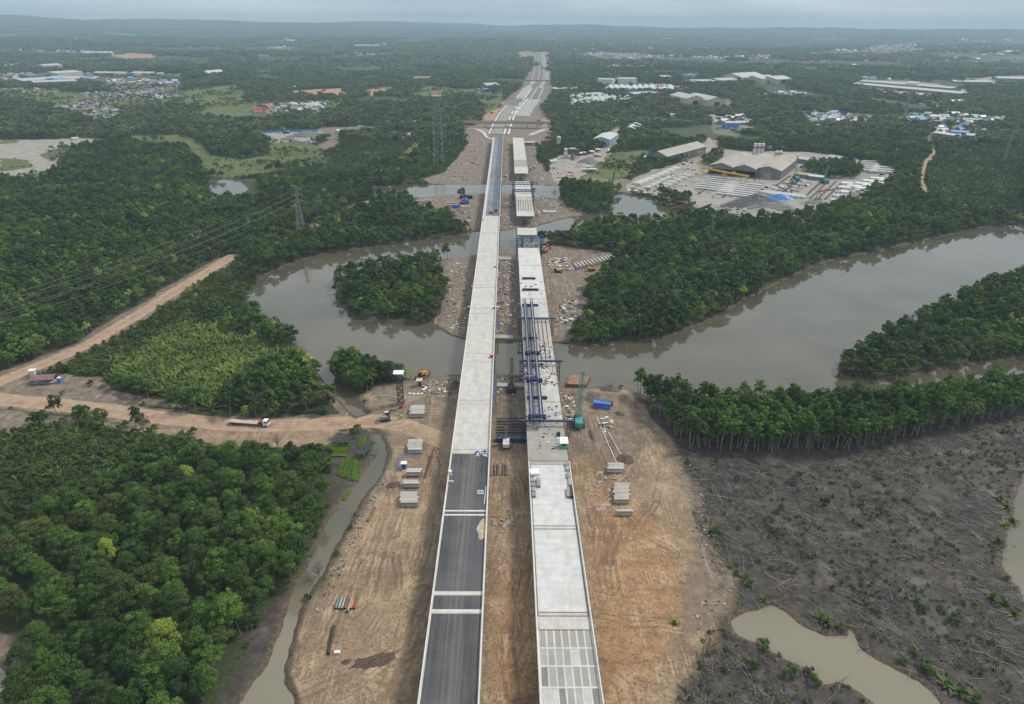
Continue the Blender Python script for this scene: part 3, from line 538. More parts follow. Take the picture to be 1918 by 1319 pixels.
def span(root, x0, x1, y0, y1, mat, girders=True, thick=0.28, gap=0.12):
    y0 += gap / 2; y1 -= gap / 2
    MB().box(((x0 + x1) / 2, (y0 + y1) / 2, ZD - thick / 2), (x1 - x0, y1 - y0, thick)).build('deck_slab', mat, root)
    if girders:
        m = MB(); n_ = 7; w_ = (x1 - x0 - 1.2) / n_
        for i in range(n_):
            cx = x0 + 0.6 + w_ * (i + 0.5)
            m.yprism([(cx - 0.35, ZD - 2.3), (cx + 0.35, ZD - 2.3), (cx + 0.35, ZD - 2.0), (cx + 0.12, ZD - 1.8), (cx + 0.12, ZD - 0.6), (cx + 0.45, ZD - 0.4), (cx + 0.45, ZD - thick - 0.003), (cx - 0.45, ZD - thick - 0.003), (cx - 0.45, ZD - 0.4), (cx - 0.12, ZD - 0.6), (cx - 0.12, ZD - 1.8), (cx - 0.35, ZD - 2.0)], y0 + 0.1, y1 - 0.1)
        m.build('girder_row', K_GREY, root)
def pier(root, x0, x1, y, w_=2.4, top=ZD - 2.35):
    cx = (x0 + x1) / 2; m = MB(); m.box((cx, y, top - 0.75), (x1 - x0 - 0.6, w_, 1.5)); m.build('pier_cap', K_GREY, root)
    for s in (-1, 1): MB().box((cx + s * 3.6, y, (top - 1.5 - 3) / 2), (2.0, 1.9, top - 1.5 + 3)).build('pier_column', K_GREY, root)
lb = thing('road_bridge', 'finished left-hand concrete bridge running away from the camera, dark asphalt on its nearest spans', 'bridge', (0, 0, 0))
lj = [-20, 20, 62, yd(1330), yd(1145), yd(961), yd(849), yd(753), yd(669), yd(583), yd(539), yd(502), yd(472), yd(436), yd(412), yd(385), yd(365), yd(346), yd(327), yd(310), yd(294), yd(280), yd(268), yd(257)]
for i in range(len(lj) - 1): span(lb, LX0, LX1, lj[i], lj[i + 1], K_CON)
for y in lj[2:-1]: pier(lb, LX0, LX1, y)
for s, x in ((-1, LX0 + 0.25), (1, LX1 - 0.25)):
    for a, b in ((-20, 105), (105, 206), (206, 460), (460, 985)): parapet(x, a + 0.02, b - 0.02, s).build('parapet', K_LIGHT, lb)
for a, b in zip([-20, yd(1142), yd(1108), yd(963.6), yd(956)], [yd(1149), yd(1115), yd(966), yd(958.4), yd(850)]):
    MB().box(((LX0 + LX1) / 2, (a + b) / 2, ZD + 0.03), (LX1 - LX0 - 1.3, b - a - 0.3, 0.06)).build('asphalt_layer', K_ASPH, lb)
for py in (1145, 1112, 965, 957):
    y = yd(py); MB().box(((LX0 + LX1) / 2, y, ZD + 0.035), (LX1 - LX0 - 1.0, 0.42, 0.07)).build('expansion_joint', K_LIGHT, lb)
for py in (842, 757, 750, 677, 662, 588, 578, 539, 502, 472, 436):
    y = yd(py); MB().box(((LX0 + LX1) / 2, y, ZD + 0.02), (LX1 - LX0 - 1.2, 0.28, 0.04)).build('joint_strip', concrete('joint_grout', (0.27, 0.22, 0.18), stain=0.6), lb)
yA, yB = yd(404.5), 984.0
MB().box((-14.9, (yA + yB) / 2, ZD + 0.03), (4.9, yB - yA, 0.06)).build('asphalt_layer', K_ASPH3, lb)
MB().box((-9.35, (yA + yB) / 2, ZD + 0.032), (6.15, yB - yA, 0.064)).build('asphalt_layer', K_ASPH2, lb)
MB().box(((LX0 + LX1) / 2, 986.5, ZD + 0.4), (13, 0.5, 0.8)).build('end_barrier', paint('red_white_barrier', (0.55, 0.12, 0.10), 0.6, var=0.5), lb)
rb = thing('road_bridge', 'unfinished right-hand concrete bridge with open girders and gaps over the river', 'bridge', (0, 0, 0))
for a, b, m_ in ((-20, 20, K_CON), (20, 62, K_CON), (62, yd(1330), K_CON), (yd(1330), yd(1180), K_DIRTY), (yd(1180), yd(1150), K_CON), (yd(1150), yd(989), K_CON2), (yd(989), yd(868), K_CON2), (yd(868), yd(790), K_DIRTY), (yd(790), yd(753), K_CON), (yd(753), yd(690), K_CON), (yd(598), yd(565), K_CON), (yd(565), yd(544), K_CON2), (yd(544), yd(520), K_CON2), (yd(520), yd(497), K_CON2), (yd(497), yd(464), K_CON2), (492, 512, K_CON), (548, 565, K_CON), (606, 632, K_CON), (634, 660, K_CON2), (662, 686, K_CON2), (728, 765, K_CON), (765, 810, K_DIRTY), (810, 880, K_CON), (880, 985, K_CON)):
    span(rb, RX0, RX1, a, b, m_)
for y in (62, yd(1330), yd(1165), yd(989), yd(868), yd(790), yd(753), yd(676), yd(598), yd(544), yd(497), yd(464), 502, 556, 606, 647, 683, 731, 765, 810, 850, 890, 930): pier(rb, RX0, RX1, y)
for s, x in ((-1, RX0 + 0.22), (1, RX1 - 0.22)):
    for a, b in ((-20, 105), (105, yd(868))): parapet(x, a + 0.02, b, s).build('parapet', K_LIGHT, rb)
# open girders over the two half-built spans
for (a, b) in ((yd(690) + .1, yd(645)), (yd(645) + .2, yd(598) - .1), (565.2, 605.8)):
    for i in range(7):
        cx = RX0 + 1.0 + i * (RX1 - RX0 - 2.0) / 6
        m = MB().yprism([(cx - 0.4, ZD - 2.3), (cx + 0.4, ZD - 2.3), (cx + 0.14, ZD - 1.9), (cx + 0.14, ZD - 0.7), (cx + 0.82, ZD - 0.5), (cx + 0.82, ZD - 0.30), (cx - 0.82, ZD - 0.30), (cx - 0.82, ZD - 0.5), (cx - 0.14, ZD - 0.7), (cx - 0.14, ZD - 1.9)], a, b)
        m.build('girder', K_GIRD, rb)
    m = MB()
    for k in range(4):
        y = a + (b - a) * (k + 0.5) / 4
        for i in range(6):
            cx = RX0 + 1.0 + (i + 0.5) * (RX1 - RX0 - 2.0) / 6; m.box((cx, y, ZD - 1.1), (1.8, 0.25, 1.3))
    m.build('cross_beam', K_GREY, rb)
# cast strips between the precast panels of the nearest spans
m = MB(); gw = (RX1 - RX0 - 1.2) / 7
for i in range(0, 8): m.box((RX0 + 0.6 + gw * i, (yd(1178) + 60) / 2, ZD + 0.02), (0.42, yd(1178) - 60, 0.04))
m2 = MB(); ys_ = [yd(1214), yd(1248), yd(1288), yd(1335), 96, 89, 82, 75, 68]
for y in ys_: m2.box(((RX0 + RX1) / 2, y, ZD + 0.026), (RX1 - RX0 - 0.8, 0.5, 0.052))
m3 = MB()
for i in range(0, 8): m3.box((RX0 + 0.6 + gw * i, (yd(1178) + yd(1152)) / 2, ZD + 0.02), (0.3, yd(1152) - yd(1178) - 0.8, 0.04))
m.build('cast_strip', K_CON2, rb); m2.build('cast_strip', K_CON2, rb); m3.build('cast_strip', K_CON2, rb)
random.seed(4)
for j in range(len(ys_) - 1):
    for i in range(7):
        if random.random() < 0.55:
            MB().box((RX0 + 0.6 + gw * (i + 0.5), (ys_[j] + ys_[j + 1]) / 2, ZD + 0.008), (gw - 0.5, abs(ys_[j] - ys_[j + 1]) - 0.6, 0.016)).build('deck_panel', [K_GREY, K_CON, K_DIRTY, concrete('panel_dark', (0.20, 0.19, 0.17))][random.choice([0, 0, 1, 2, 3])], rb)
for py in (1180, 1154, 1147, 991, 985, 870, 863, 753, 560, 544, 497):
    MB().box(((RX0 + RX1) / 2, yd(py), ZD + 0.03), (RX1 - RX0 - 1.0, 0.30, 0.07)).build('joint_strip', concrete('rust_joint', (0.22, 0.13, 0.09), stain=0.7), rb)
for x in (RX0 + 0.7, RX1 - 0.75):
    MB().box((x, (105 + yd(868)) / 2, ZD + 0.012), (0.35, yd(868) - 105, 0.024)).build('gutter', concrete('gutter_grime', (0.20, 0.17, 0.14), stain=0.7), rb)
MB().box((RX1 - 0.05, (yd(868) + yd(690)) / 2, ZD - 0.1), (0.35, yd(690) - yd(868), 0.5)).build('edge_form', K_RUST, rb)

# ------------------------------------------------------------------ lattice helpers
def lattice(m, p, q, w0, w1, n_, r, sides=4):
    p, q = Vector(p), Vector(q); a = (q - p).normalized(); u = a.cross(Vector((0, 0, 1))); u = u.normalized() if u.length > 0.05 else Vector((1, 0, 0)); v = a.cross(u)
    cs = [(-1, -1), (1, -1), (1, 1), (-1, 1)]
    def pt(t, c): w_ = w0 + (w1 - w0) * t; return p + (q - p) * t + (u * c[0] + v * c[1]) * w_ / 2
    for c in cs: m.tube(pt(0, c), pt(1, c), r, 4)
    for i in range(n_):
        t0, t1 = i / n_, (i + 1) / n_
        for k in range(4):
            c, d = cs[k], cs[(k + 1) % 4]
            m.tube(pt(t0, c), pt(t1, d), r * 0.6, 3, cap=False); m.tube(pt(t0, c), pt(t0, d), r * 0.6, 3, cap=False)
            if i % 2: m.tube(pt(t0, d), pt(t1, c), r * 0.6, 3, cap=False)
    return m
def beam_truss(m, x0, x1, y, z, h, r, wd=0.0, n_=12):
    """flat truss along x"""
    for zz in (z, z + h): m.bar((x0, y, zz), (x1, y, zz), r * 2)
    for i in range(n_):
        a = x0 + (x1 - x0) * i / n_; b = x0 + (x1 - x0) * (i + 1) / n_
        m.bar((a, y, z if i % 2 else z + h), (b, y, z + h if i % 2 else z), r * 1.3)
# the launching gantry on the unfinished bridge
yl0, yl1 = yd(788, 11), yd(562, 11)
lg = thing('launching_gantry', 'long twin-beamed blue launching gantry lying along the unfinished bridge', 'gantry', (0, 0, 0))
for cx in (10.0, 13.7):
    m = MB(); z0, z1 = ZD + 1.9, ZD + 4.0
    for dx in (-0.55, 0.55):
        for z in (z0, z1): m.box((cx + dx, (yl0 + yl1) / 2, z), (0.34, yl1 - yl0, 0.38))
        n_ = 44; st = (yl1 - yl0) / n_
        for i in range(n_):
            a = yl0 + i * st; m.bar((cx + dx, a, z0 if i % 2 else z1), (cx + dx, a + st, z1 if i % 2 else z0), 0.16)
            if i % 2 == 0: m.bar((cx - 0.55, a, z1), (cx + 0.55, a, z1), 0.12)
    m.build('truss_beam', K_BLUE, lg)
    MB().box((cx, (yl0 + yl1) / 2, z1 + 0.02), (0.42, yl1 - yl0 - 1, 0.12)).build('rail', K_STEEL, lg)
for py, fl in ((662, 1), (713, 1), (781, 0)):
    y = yd(py, 12.5); m = MB()
    for z in (ZD + 4.5, ZD + 5.4): m.box((11.85, y, z), (6.6, 0.7, 0.35))
    for x in (8.9, 14.8): m.box((x, y, ZD + 4.6), (0.9, 1.8, 1.3))
    m.box((11.85, y, ZD + 5.0), (1.6, 1.6, 1.1)); m.build('trolley', K_BLUE, lg)
    MB().tube((11.8, y - 0.4, ZD + 4.6), (11.8, y + 0.4, ZD + 4.6), 0.55, 10).build('winch_drum', K_STEEL, lg)
    if fl:
        f = MB().box((10.0, y + 1.1, ZD + 6.9), (1.5, 0.05, 0.45)); f.build('flag', K_RED, lg)
        MB().box((10.0, y + 1.1, ZD + 6.45), (1.5, 0.05, 0.45)).build('flag', K_WHITE, lg); MB().tube((9.3, y + 1.1, ZD + 5.0), (9.3, y + 1.1, ZD + 7.2), 0.05).build('flag_pole', K_STEEL, lg)
def portal(lab, py, xa, xb, z, legs, mat, wd=0.9, h=0.6, feet=0.0):
    y = yd(py, z); t = thing('support_frame', lab, 'support frame', (0, y, 0), group='blue cross frames carrying the launching gantry')
    MB().box(((xa + xb) / 2, 0, z), (xb - xa, wd, h)).build('cross_beam', mat, t)
    for x in legs:
        m = MB()
        for dx in (-0.45, 0.45): m.box((x + dx, 0, (z - h / 2 + feet) / 2), (0.3, 0.4, z - h / 2 - feet))
        for k in range(5):
            a = feet + (z - feet) * k / 5; b = feet + (z - feet) * (k + 1) / 5; m.bar((x - 0.45 if k % 2 else x + 0.45, 0, a), (x + 0.45 if k % 2 else x - 0.45, 0, b - 0.4), 0.15)
        m.build('leg', mat, t)
portal('widest dark blue cross frame at the near end of the launching gantry', 788, 5.2, 26.2, 10.2, (6.5, 24.0), K_DBLUE)
portal('bright blue cross frame over the clutter by the gantry middle, right leg in the water', 676, 5.9, 25.6, 10.0, (6.8, 23.9), K_BLUE)
portal('dark blue cross frame at the far end of the open girders', 596, 5.8, 25.6, 9.6, (6.7, 24.0), K_DBLUE)
for py, xa, xb, lab in ((743, 8.6, 17.0, 'short dull blue cross beam under the near half of the gantry'), (707, 8.4, 14.6, 'short dull blue cross beam under the gantry between the two flags'), (632, 8.3, 15.4, 'short blue cross beam lying on the open girders'), (570, 8.6, 17.5, 'short blue cross beam under the far tip of the gantry'), (520, 9.4, 17.6, 'lone blue beam lying on the white deck beyond the gantry'), (541, 9.2, 18.6, 'blue beam with two jacks on it on the white deck beyond the gantry')):
    y = yd(py, 9); t = thing('cross_beam', lab, 'steel beam', (0, y, ZD)); MB().box(((xa + xb) / 2, 0, 0.72), (xb - xa, 0.9, 0.9)).build('beam', K_DBLUE if py not in (520, 541) else K_BLUE, t)
    m = MB(); [m.box((x, 0, 0.13), (0.8, 1.4, 0.26)) for x in (xa + 0.8, xb - 0.8)]; m.build('bearing_pad', K_DARK, t)
    if py in (541, 632):
        for x in (11.0, 14.3):
            m = MB(); [m.box((x + dx, dy, 1.9), (0.18, 0.18, 1.5)) for dx in (-0.5, 0.5) for dy in (-0.4, 0.4)]; m.box((x, 0, 2.6), (1.3, 1.1, 0.3)); m.build('jack', K_BLUE, t)
# truss portals over the river gap and the far works
for py, z, xa, xb, lab, two in ((449, 12.0, 6.2, 26.0, 'big pale blue double truss portal crane over the river gap in the unfinished bridge', 1), (359, 13.0, 4.8, 25.5, 'nearer of the two small blue portal cranes over the far pier segments', 0), (346, 13.0, 4.6, 25.0, 'farther of the two small blue portal cranes over the far pier segments', 0)):
    y = yd(py, z); t = thing('portal_crane', lab, 'portal crane', (0, y, 0))
    for dy in ((-2.6, 2.6) if two else (-1.0, 1.0)):
        m = MB(); beam_truss(m, xa, xb, dy, z, 1.9, 0.16); m.build('truss_beam', K_SBLUE if two else K_BLUE, t)
    m = MB()
    for i in range(10):
        x = xa + (xb - xa) * (i + 0.5) / 10; m.bar((x, -2.6 if two else -1, z + 1.9), (x, 2.6 if two else 1, z + 1.9), 0.2)
    m.build('tie', K_SBLUE if two else K_BLUE, t)
    for x in (xa + 0.9, xb - 1.9):
        for dy in (-2.2, 2.2):
            lattice(MB(), (x, dy, -1.0), (x, dy * 0.6, z), 1.0, 1.0, 8, 0.11).build('leg', K_DBLUE, t)
    MB().box((xb - 1.5, 0, z + 2.6), (2.0, 2.4, 1.2)).build('winch', K_BLUE, t)
# things lying on the decks
def lowlabel(o, lab, cat, **k): return tag(o, lab, cat, **k)
def board(px, py, lab):
    x, y = P(np.array(float(px)), np.array(float(py)), ZD + 0.8); t = thing('sign_board', lab, 'sign board', (float(x), float(y), ZD))
    MB().slab((-1.1, -0.35, 0.25), (1.1, -0.35, 0.25), (1.1, 0.35, 1.45), (-1.1, 0.35, 1.45), 0.05).build('panel', K_WHITE, t)
    m = MB()
    for i in range(3):
        x0 = -0.72 + i * 0.5; m.slab((x0, -0.06, 0.765), (x0 + 0.4, -0.06, 0.765), (x0 + 0.4, 0.14, 1.10), (x0, 0.14, 1.10), 0.02)
    m.build('lettering', K_SKYB, t); m = MB()
    for s in (-0.9, 0.9): m.bar((s, -0.3, 0), (s, -0.3, 0.3), 0.06); m.bar((s, 0.6, 0), (s, 0.33, 1.4), 0.06)
    m.build('leg', K_STEEL, t)
board(900, 922, 'white sign board with blue marks standing on the dark asphalt of the left bridge'); board(1041, 832, 'white sign board with blue marks standing on the dirty deck of the right bridge')
def bundle(px, py, L_, n_, lab, rz=0, mat=K_STEEL):
    x, y = P(np.array(float(px)), np.array(float(py)), ZD); m = MB()
    for i in range(n_):
        for k in range(2): m.tube((-0.45 + i * 0.9 / max(1, n_ - 1), -L_ / 2, 0.28 + k * 0.42), (-0.45 + i * 0.9 / max(1, n_ - 1), L_ / 2, 0.28 + k * 0.42), 0.2, 6)
    o = m.build('pipe_bundle', mat, None, (float(x), float(y), ZD), rz); return tag(o, lab, 'bundle')
for i in range(5): bundle(1000 - i * 0.9, 929 - i * 9.2, 2.0, 4, rl[i] + ' grey crate in the row along the right bridge\'s left parapet', 0.06, K_GREY if i % 2 else K_STEEL)
bundle(1008.5, 906, 4.6, 4, "long grey pipe bundle beside the crates at the right bridge's left parapet", 0.03, K_STEEL)
for i, (px, py, l) in enumerate(((1070, 925, 5.0), (1064, 925, 4.5), (1068, 905, 4.0), (1065, 892, 3.2), (1063, 880, 2.4), (1061, 872, 1.8))): bundle(px, py, l, 4, rl[i] + ' grey pipe bundle along the right parapet of the right bridge', -0.04, K_STEEL if i % 2 else K_DARK if i == 0 else K_GREY)
def onp(px, py, z): x, y = P(np.array(float(px)), np.array(float(py)), z); return (float(x), float(y), z)
lowlabel(MB().box((0, 0, 0.5), (3.2, 3.0, 1.0), 0.15).build('plywood_stack', K_WHITE, None, onp(1001, 887, ZD)), 'white plywood stack against the left parapet of the right bridge', 'plywood stack')
lowlabel(MB().box((0, 0, 0.35), (1.8, 0.45, 0.7)).build('kerb_block', K_LIGHT, None, onp(845, 904, ZD)), 'short white block beside the left parapet on the asphalt', 'kerb block')
lowlabel(MB().tube((0, 0, 0.15), (0.3, 9.5, 0.15), 0.12).build('pvc_pipe', K_WHITE, None, onp(907, 945, ZD)), 'long thin white pipe lying along the right parapet on the asphalt', 'pipe')
lowlabel(MB().box((0, 0, 0.9), (1.1, 1.0, 1.8)).build('water_tank', K_WHITE, None, onp(843.5, 890, ZD)), 'small white tank at the left parapet of the asphalted bridge', 'tank')
for i, (px, py) in enumerate(((921, 669), (884, 540), (878, 578), (925, 578), (927.5, 501), (904.5, 413))):
    t = thing('barrel_group', ['large red heap of barriers by the right parapet beyond the third concrete span', 'red barrel at the left parapet halfway along the concrete deck', 'red barrel at the left parapet nearest the concrete joint pair', 'red barrel at the right parapet by the concrete joint pair', 'red barrel at the right parapet far along the concrete deck', 'red barrel at the left parapet near the start of the blue-grey asphalt'][i], 'barrel', onp(px, py, ZD))
    MB().tube((0, 0, 0), (0, 0, 1.1 if i else 1.4), 0.55 if i else 0.9, 10).build('drum', K_RED, t); MB().tube((0, 0, 1.1 if i else 1.4), (0, 0, 1.2 if i else 1.5), 0.5, 10).build('lid', K_WHITE, t)
def clutter(name, lab, area, n_, z, smax, mats, seed, cat='clutter', flat=0.35, gap=False):
    """small loose things nobody would count, strewn over an area"""
    random.seed(seed); m = MB(); pl = wp(area, z); lo = pl.min(0); hi = pl.max(0); k = 0
    while k < n_:
        x = random.uniform(lo[0], hi[0]); y = random.uniform(lo[1], hi[1])
        if not in_poly(pl, np.array([x]), np.array([y]))[0]: continue
        k += 1; m.k = random.randrange(len(mats)); s = random.uniform(0.25, 1) ** 1.5 * smax
        m.box((x, y, z + s * flat / 2), (s, s * random.uniform(0.2, 0.8), s * flat * random.uniform(0.4, 1)), random.uniform(0, 3.14), random.uniform(0.7, 1))
    return tag(m.build(name, mats, None), lab, cat, kind='stuff')
clutter('site_clutter', 'loose steel, timber and formwork strewn on the bridge deck below the gantry middle', [(978, 722), (1045, 722), (1040, 680), (974, 680)], 230, ZD, 1.6, [K_DARK, K_GIRD, K_WHITE, K_DBLUE, K_WOOD, K_STEEL], 3)
clutter('site_clutter', 'a few loose boards and tools on the deck around the gantry foot', [(990, 845), (1060, 845), (1052, 760), (985, 760)], 90, ZD, 1.2, [K_WOOD, K_GIRD, K_WHITE, K_DARK, K_RED, K_TARP], 5)
clutter('site_clutter', 'timber offcuts on the near ends of the open girders', [(1012, 672), (1036, 672), (1031, 640), (1010, 640)], 80, ZD - 0.3, 1.4, [K_DARK, K_WOOD, K_WHITE], 6)
clutter('site_clutter', 'blue and white odds and ends at the far edge of the near asphalt', [(888, 856), (916, 856), (916, 846), (890, 846)], 40, ZD, 1.4, [K_TARP, K_WHITE, K_STEEL, K_DARK], 8)
clutter('site_clutter', 'tools and jacks scattered on the white deck beyond the gantry', [(970, 575), (1022, 575), (1012, 515), (971, 515)], 50, ZD, 1.3, [K_BLUE, K_DARK, K_STEEL], 9)
clutter('site_clutter', 'grey clutter on the dirty segments by the river gap', [(966, 463), (1010, 463), (1008, 456), (966, 456)], 60, ZD, 2.0, [K_GIRD, K_DARK, K_WHITE], 10)
clutter('timber_scraps', 'tan planks and poles dropped on the ground between the bridges', [(918, 935), (955, 935), (985, 1070), (935, 1070)], 110, 0.0, 2.6, [K_WOOD, K_WOOD, K_DIRTY], 11, 'timber', 0.08)
clutter('timber_scraps', 'tan planks and poles on the churned ground right of the bridges', [(1090, 880), (1150, 880), (1150, 960), (1100, 960)], 70, 0.0, 2.6, [K_WOOD, K_WOOD, K_DIRTY], 12, 'timber', 0.08)
# sand left on the asphalt
x0, y0, _ = onp(902, 992, ZD); m = MB(); ang = [2 * math.pi * i / 22 for i in range(22)]
m.prism([(math.cos(a) * 1.6 * random.uniform(0.6, 1.15) - 0.25 * math.sin(a), math.sin(a) * 5.2 * random.uniform(0.7, 1.1)) for a in ang], 0.06, 0.10)
lowlabel(m.build('sand_patch', paint('sand', (0.44, 0.36, 0.26), 0.95, var=0.3), None, (x0 + 0.2, y0, ZD)), 'pale sand patch spilled on the asphalt of the left bridge', 'sand')
# white canopy on the deck
t = thing('site_canopy', 'white canopy with green netting at the right edge of the right bridge', 'canopy', onp(1056, 836, ZD))
MB().slab((-1.6, -1.6, 2.2), (1.6, -1.6, 2.2), (1.5, 1.8, 2.9), (-1.5, 1.8, 2.9), 0.15).build('roof', K_WHITE, t)
m = MB(); [m.bar((x, y, 0), (x, y, 2.3), 0.12) for x in (-1.4, 1.4) for y in (-1.4, 1.5)]; m.build('post', K_STEEL, t)
MB().box((0.2, -1.7, 0.6), (3.0, 0.3, 1.2)).build('netting', K_GREEN, t); MB().box((0, 0.4, 0.5), (1.6, 1.2, 1.0)).build('counter', K_DARK, t)
lowlabel(MB().box((0, 0, 0.7), (1.2, 1.0, 1.4)).add([(-.6, -.5, 1.4), (.6, -.5, 1.4), (0, 0, 1.9)], [(0, 1, 2)]).build('generator', K_DARK, None, onp(1046, 816, ZD)), 'dark generator box standing behind the white sign board', 'generator')
# paving machine far along the left bridge
t = thing('road_roller', 'cream road roller at the near edge of the blue-grey asphalt', 'road roller', onp(919.5, 399, ZD + 0.1), 0.05)
MB().box((0, 0.4, 1.3), (1.8, 2.6, 1.0)).box((0, 0.8, 2.9), (1.8, 2.0, 0.15)).build('body', paint('cream_paint', (0.55, 0.45, 0.33)), t); MB().tube((-1.0, -1.7, 0.7), (1.0, -1.7, 0.7), 0.7, 14).build('drum', K_DARK, t)
m = MB(); [m.bar((x, y, 1.7), (x, y, 2.9), 0.1) for x in (-0.8, 0.8) for y in (0, 1.6)]; m.build('cab_post', K_DARK, t); MB().tube((-1.0, 1.7, 0.65), (1.0, 1.7, 0.65), 0.65, 14).build('wheel', K_TYRE, t)
lowlabel(MB().box((0, 0, 0.8), (1.6, 2.4, 1.0)).box((0, 0.3, 1.6), (1.2, 1.0, 0.6)).tube((-0.9, -0.8, 0.4), (0.9, -0.8, 0.4), 0.4).tube((-0.9, 0.8, 0.4), (0.9, 0.8, 0.4), 0.4).build('small_roller', K_DARK, None, onp(929, 396, ZD)), 'dark small roller beside the right parapet next to the cream one', 'roller')
# ------------------------------------------------------------------ roads beyond the bridges
K_ROADG = concrete('grey_road_base', (0.25, 0.245, 0.22), stain=0.3, scale=0.1); K_ROADD = concrete('far_asphalt', (0.125, 0.135, 0.155), stain=0.2, scale=0.05, streak=(0.2, 0.01)); K_ROADL = concrete('far_pale_concrete', (0.33, 0.34, 0.32), stain=0.2, scale=0.05)
K_YARDC = concrete('pale_yard_concrete', (0.42, 0.41, 0.39), stain=0.4, scale=0.1); K_CURB = concrete('white_kerb', (0.62, 0.60, 0.56), stain=0.3, scale=0.2)
def ribbon(name, pts_, w_, mat, lift, off=0.0, dash=None):
    p = wp(pts_); q = []
    for i in range(len(p) - 1):
        n_ = max(2, int(np.hypot(*(p[i + 1] - p[i])) / 12))
        for k in range(n_): q.append(p[i] + (p[i + 1] - p[i]) * k / n_)
    q.append(p[-1]); q = np.array(q); t = np.gradient(q, axis=0); t /= np.hypot(t[:, 0], t[:, 1])[:, None] + 1e-9; nn = np.stack([t[:, 1], -t[:, 0]], 1)
    m = MB(); A = q + nn * (off - w_ / 2); B = q + nn * (off + w_ / 2); za = terrain(A[:, 0], A[:, 1]) + lift; zb = terrain(B[:, 0], B[:, 1]) + lift
    V = [(A[i][0], A[i][1], za[i]) for i in range(len(q))] + [(B[i][0], B[i][1], zb[i]) for i in range(len(q))]; n_ = len(q)
    m.add(V, [(i, n_ + i, n_ + i + 1, i + 1) for i in range(n_ - 1) if not dash or i % dash[0] < dash[1]]); return tag(m.build(name, mat), kind='structure')
LC = [(930, 252), (936, 236), (947, 213), (960, 198), (974, 185), (988.5, 165), (1001, 151), (1005, 140), (1005.5, 131), (1005, 110), (1008, 97)]
RC = [(972, 215), (985, 198), (1001, 185), (1012, 165), (1021, 150), (1021, 131), (1017, 112), (1016, 98), (1030, 94)]
ribbon('road', LC[:4], 17, K_ROADG, 0.55); ribbon('road', LC[3:5], 16, K_ROADD, 0.60); ribbon('road', LC[4:7], 16, K_ROADL, 0.64); ribbon('road', LC[6:], 16, K_ROADD, 0.68)
ribbon('road', [(975, 218), (985, 202), (1000, 186)], 34, K_ROADL, 0.45); ribbon('road', RC[2:4], 15, K_ROADD, 0.60); ribbon('road', RC[3:5], 12, K_ROADL, 0.55); ribbon('road', RC[4:], 17, K_ROADG, 0.66)
for pts_, off, w_ in ((LC[:6], 11.5, 3.2), (LC[:5], 18, 3.4), (LC[:4], -11.5, 2.6), (LC[4:6], -9.0, 1.8), (LC[4:6], 9.5, 1.8), (RC[2:4], 8.5, 1.8), (RC[2:4], -8.5, 1.8), (LC[6:], -9.5, 1.5), (LC[6:], 9.5, 1.5), (RC[4:], 9.5, 1.6)):
    ribbon('kerb_strip', pts_, w_, K_CURB, 0.80, off, (7, 5) if w_ > 3 else None)
ribbon('path', [(872, 240), (893, 243), (905, 249), (912, 258), (925, 262)], 3.5, K_CURB, 0.5); ribbon('path', [(903, 165), (893, 150), (890, 152)], 4, K_CURB, 0.6); ribbon('road', [(880, 239), (900, 243), (912, 253)], 6, K_ROADL, 0.42); ribbon('path', [(1030, 238), (1012, 246), (992, 254)], 10, K_YARDC, 0.4)
ribbon('track', [(1172, 410), (1176, 395), (1205, 366), (1300, 312), (1335, 275)], 0.01, K_YARDC, -5)
for lab, y0, xa, xb, z, w_ in (('nearer grey concrete overpass crossing the unfinished highway just beyond the bridges', 1150, -72, 70, 8.5, 10), ('farther grey concrete overpass crossing the highway in the distance', 2075, -105, 120, 10, 12)):
    zt = float(terrain(np.array([0.0]), np.array([float(y0)]))[0]); t = thing('overpass', lab, 'overpass', (0, y0, zt)); m = MB().box(((xa + xb) / 2, 0, z), (xb - xa, w_, 1.0)); m.build('deck_slab', K_GREY, t)
    for s in (-1, 1): MB().box(((xa + xb) / 2, s * (w_ / 2 - 0.2), z + 1.0), (xb - xa, 0.3, 1.1)).build('parapet', K_GREY, t)
    m = MB(); [m.box(((xa + xb) / 2, dy, z - 1.1), (xb - xa - 4, 0.6, 1.25)) for dy in (-3, -1, 1, 3)]; m.build('girder', K_GREY, t)
    for k in range(5): x = xa + 4 + (xb - xa - 8) * k / 4; MB().box((x, 0, z / 2 - 1.2), (1.6, w_ * 0.7, z - 1.2)).build('pier', K_GREY, t)
# ------------------------------------------------------------------ sheds
K_RG = paint('grey_roof_sheet', (0.34, 0.32, 0.28), 0.5, var=0.2, scale=0.08, dirt=(0.20, 0.16, 0.12)); K_RP = paint('pale_roof_sheet', (0.42, 0.43, 0.43), 0.5, var=0.15, scale=0.1); K_RW = paint('white_roof_sheet', (0.50, 0.53, 0.56), 0.45, var=0.1, scale=0.1)
K_RT = paint('tan_roof_sheet', (0.37, 0.315, 0.25), 0.6, var=0.25, scale=0.06, dirt=(0.26, 0.14, 0.08)); K_WG = paint('grey_wall_sheet', (0.17, 0.175, 0.17), 0.6, var=0.25, scale=0.3); K_WW = paint('white_wall', (0.60, 0.62, 0.62), 0.7, var=0.12, scale=0.2); K_WC = paint('cream_wall', (0.45, 0.42, 0.35), 0.7)
K_WB = paint('pale_blue_wall', (0.33, 0.39, 0.48), 0.6); K_RR = paint('red_roof_tile', (0.30, 0.085, 0.06), 0.7, vary=0.3); K_RB = paint('brown_roof_sheet', (0.20, 0.135, 0.10), 0.7, vary=0.3); K_RL = paint('light_tin_roof', (0.27, 0.275, 0.27), 0.5, vary=0.35); K_RGN = paint('green_roof_sheet', (0.10, 0.30, 0.24), 0.6)
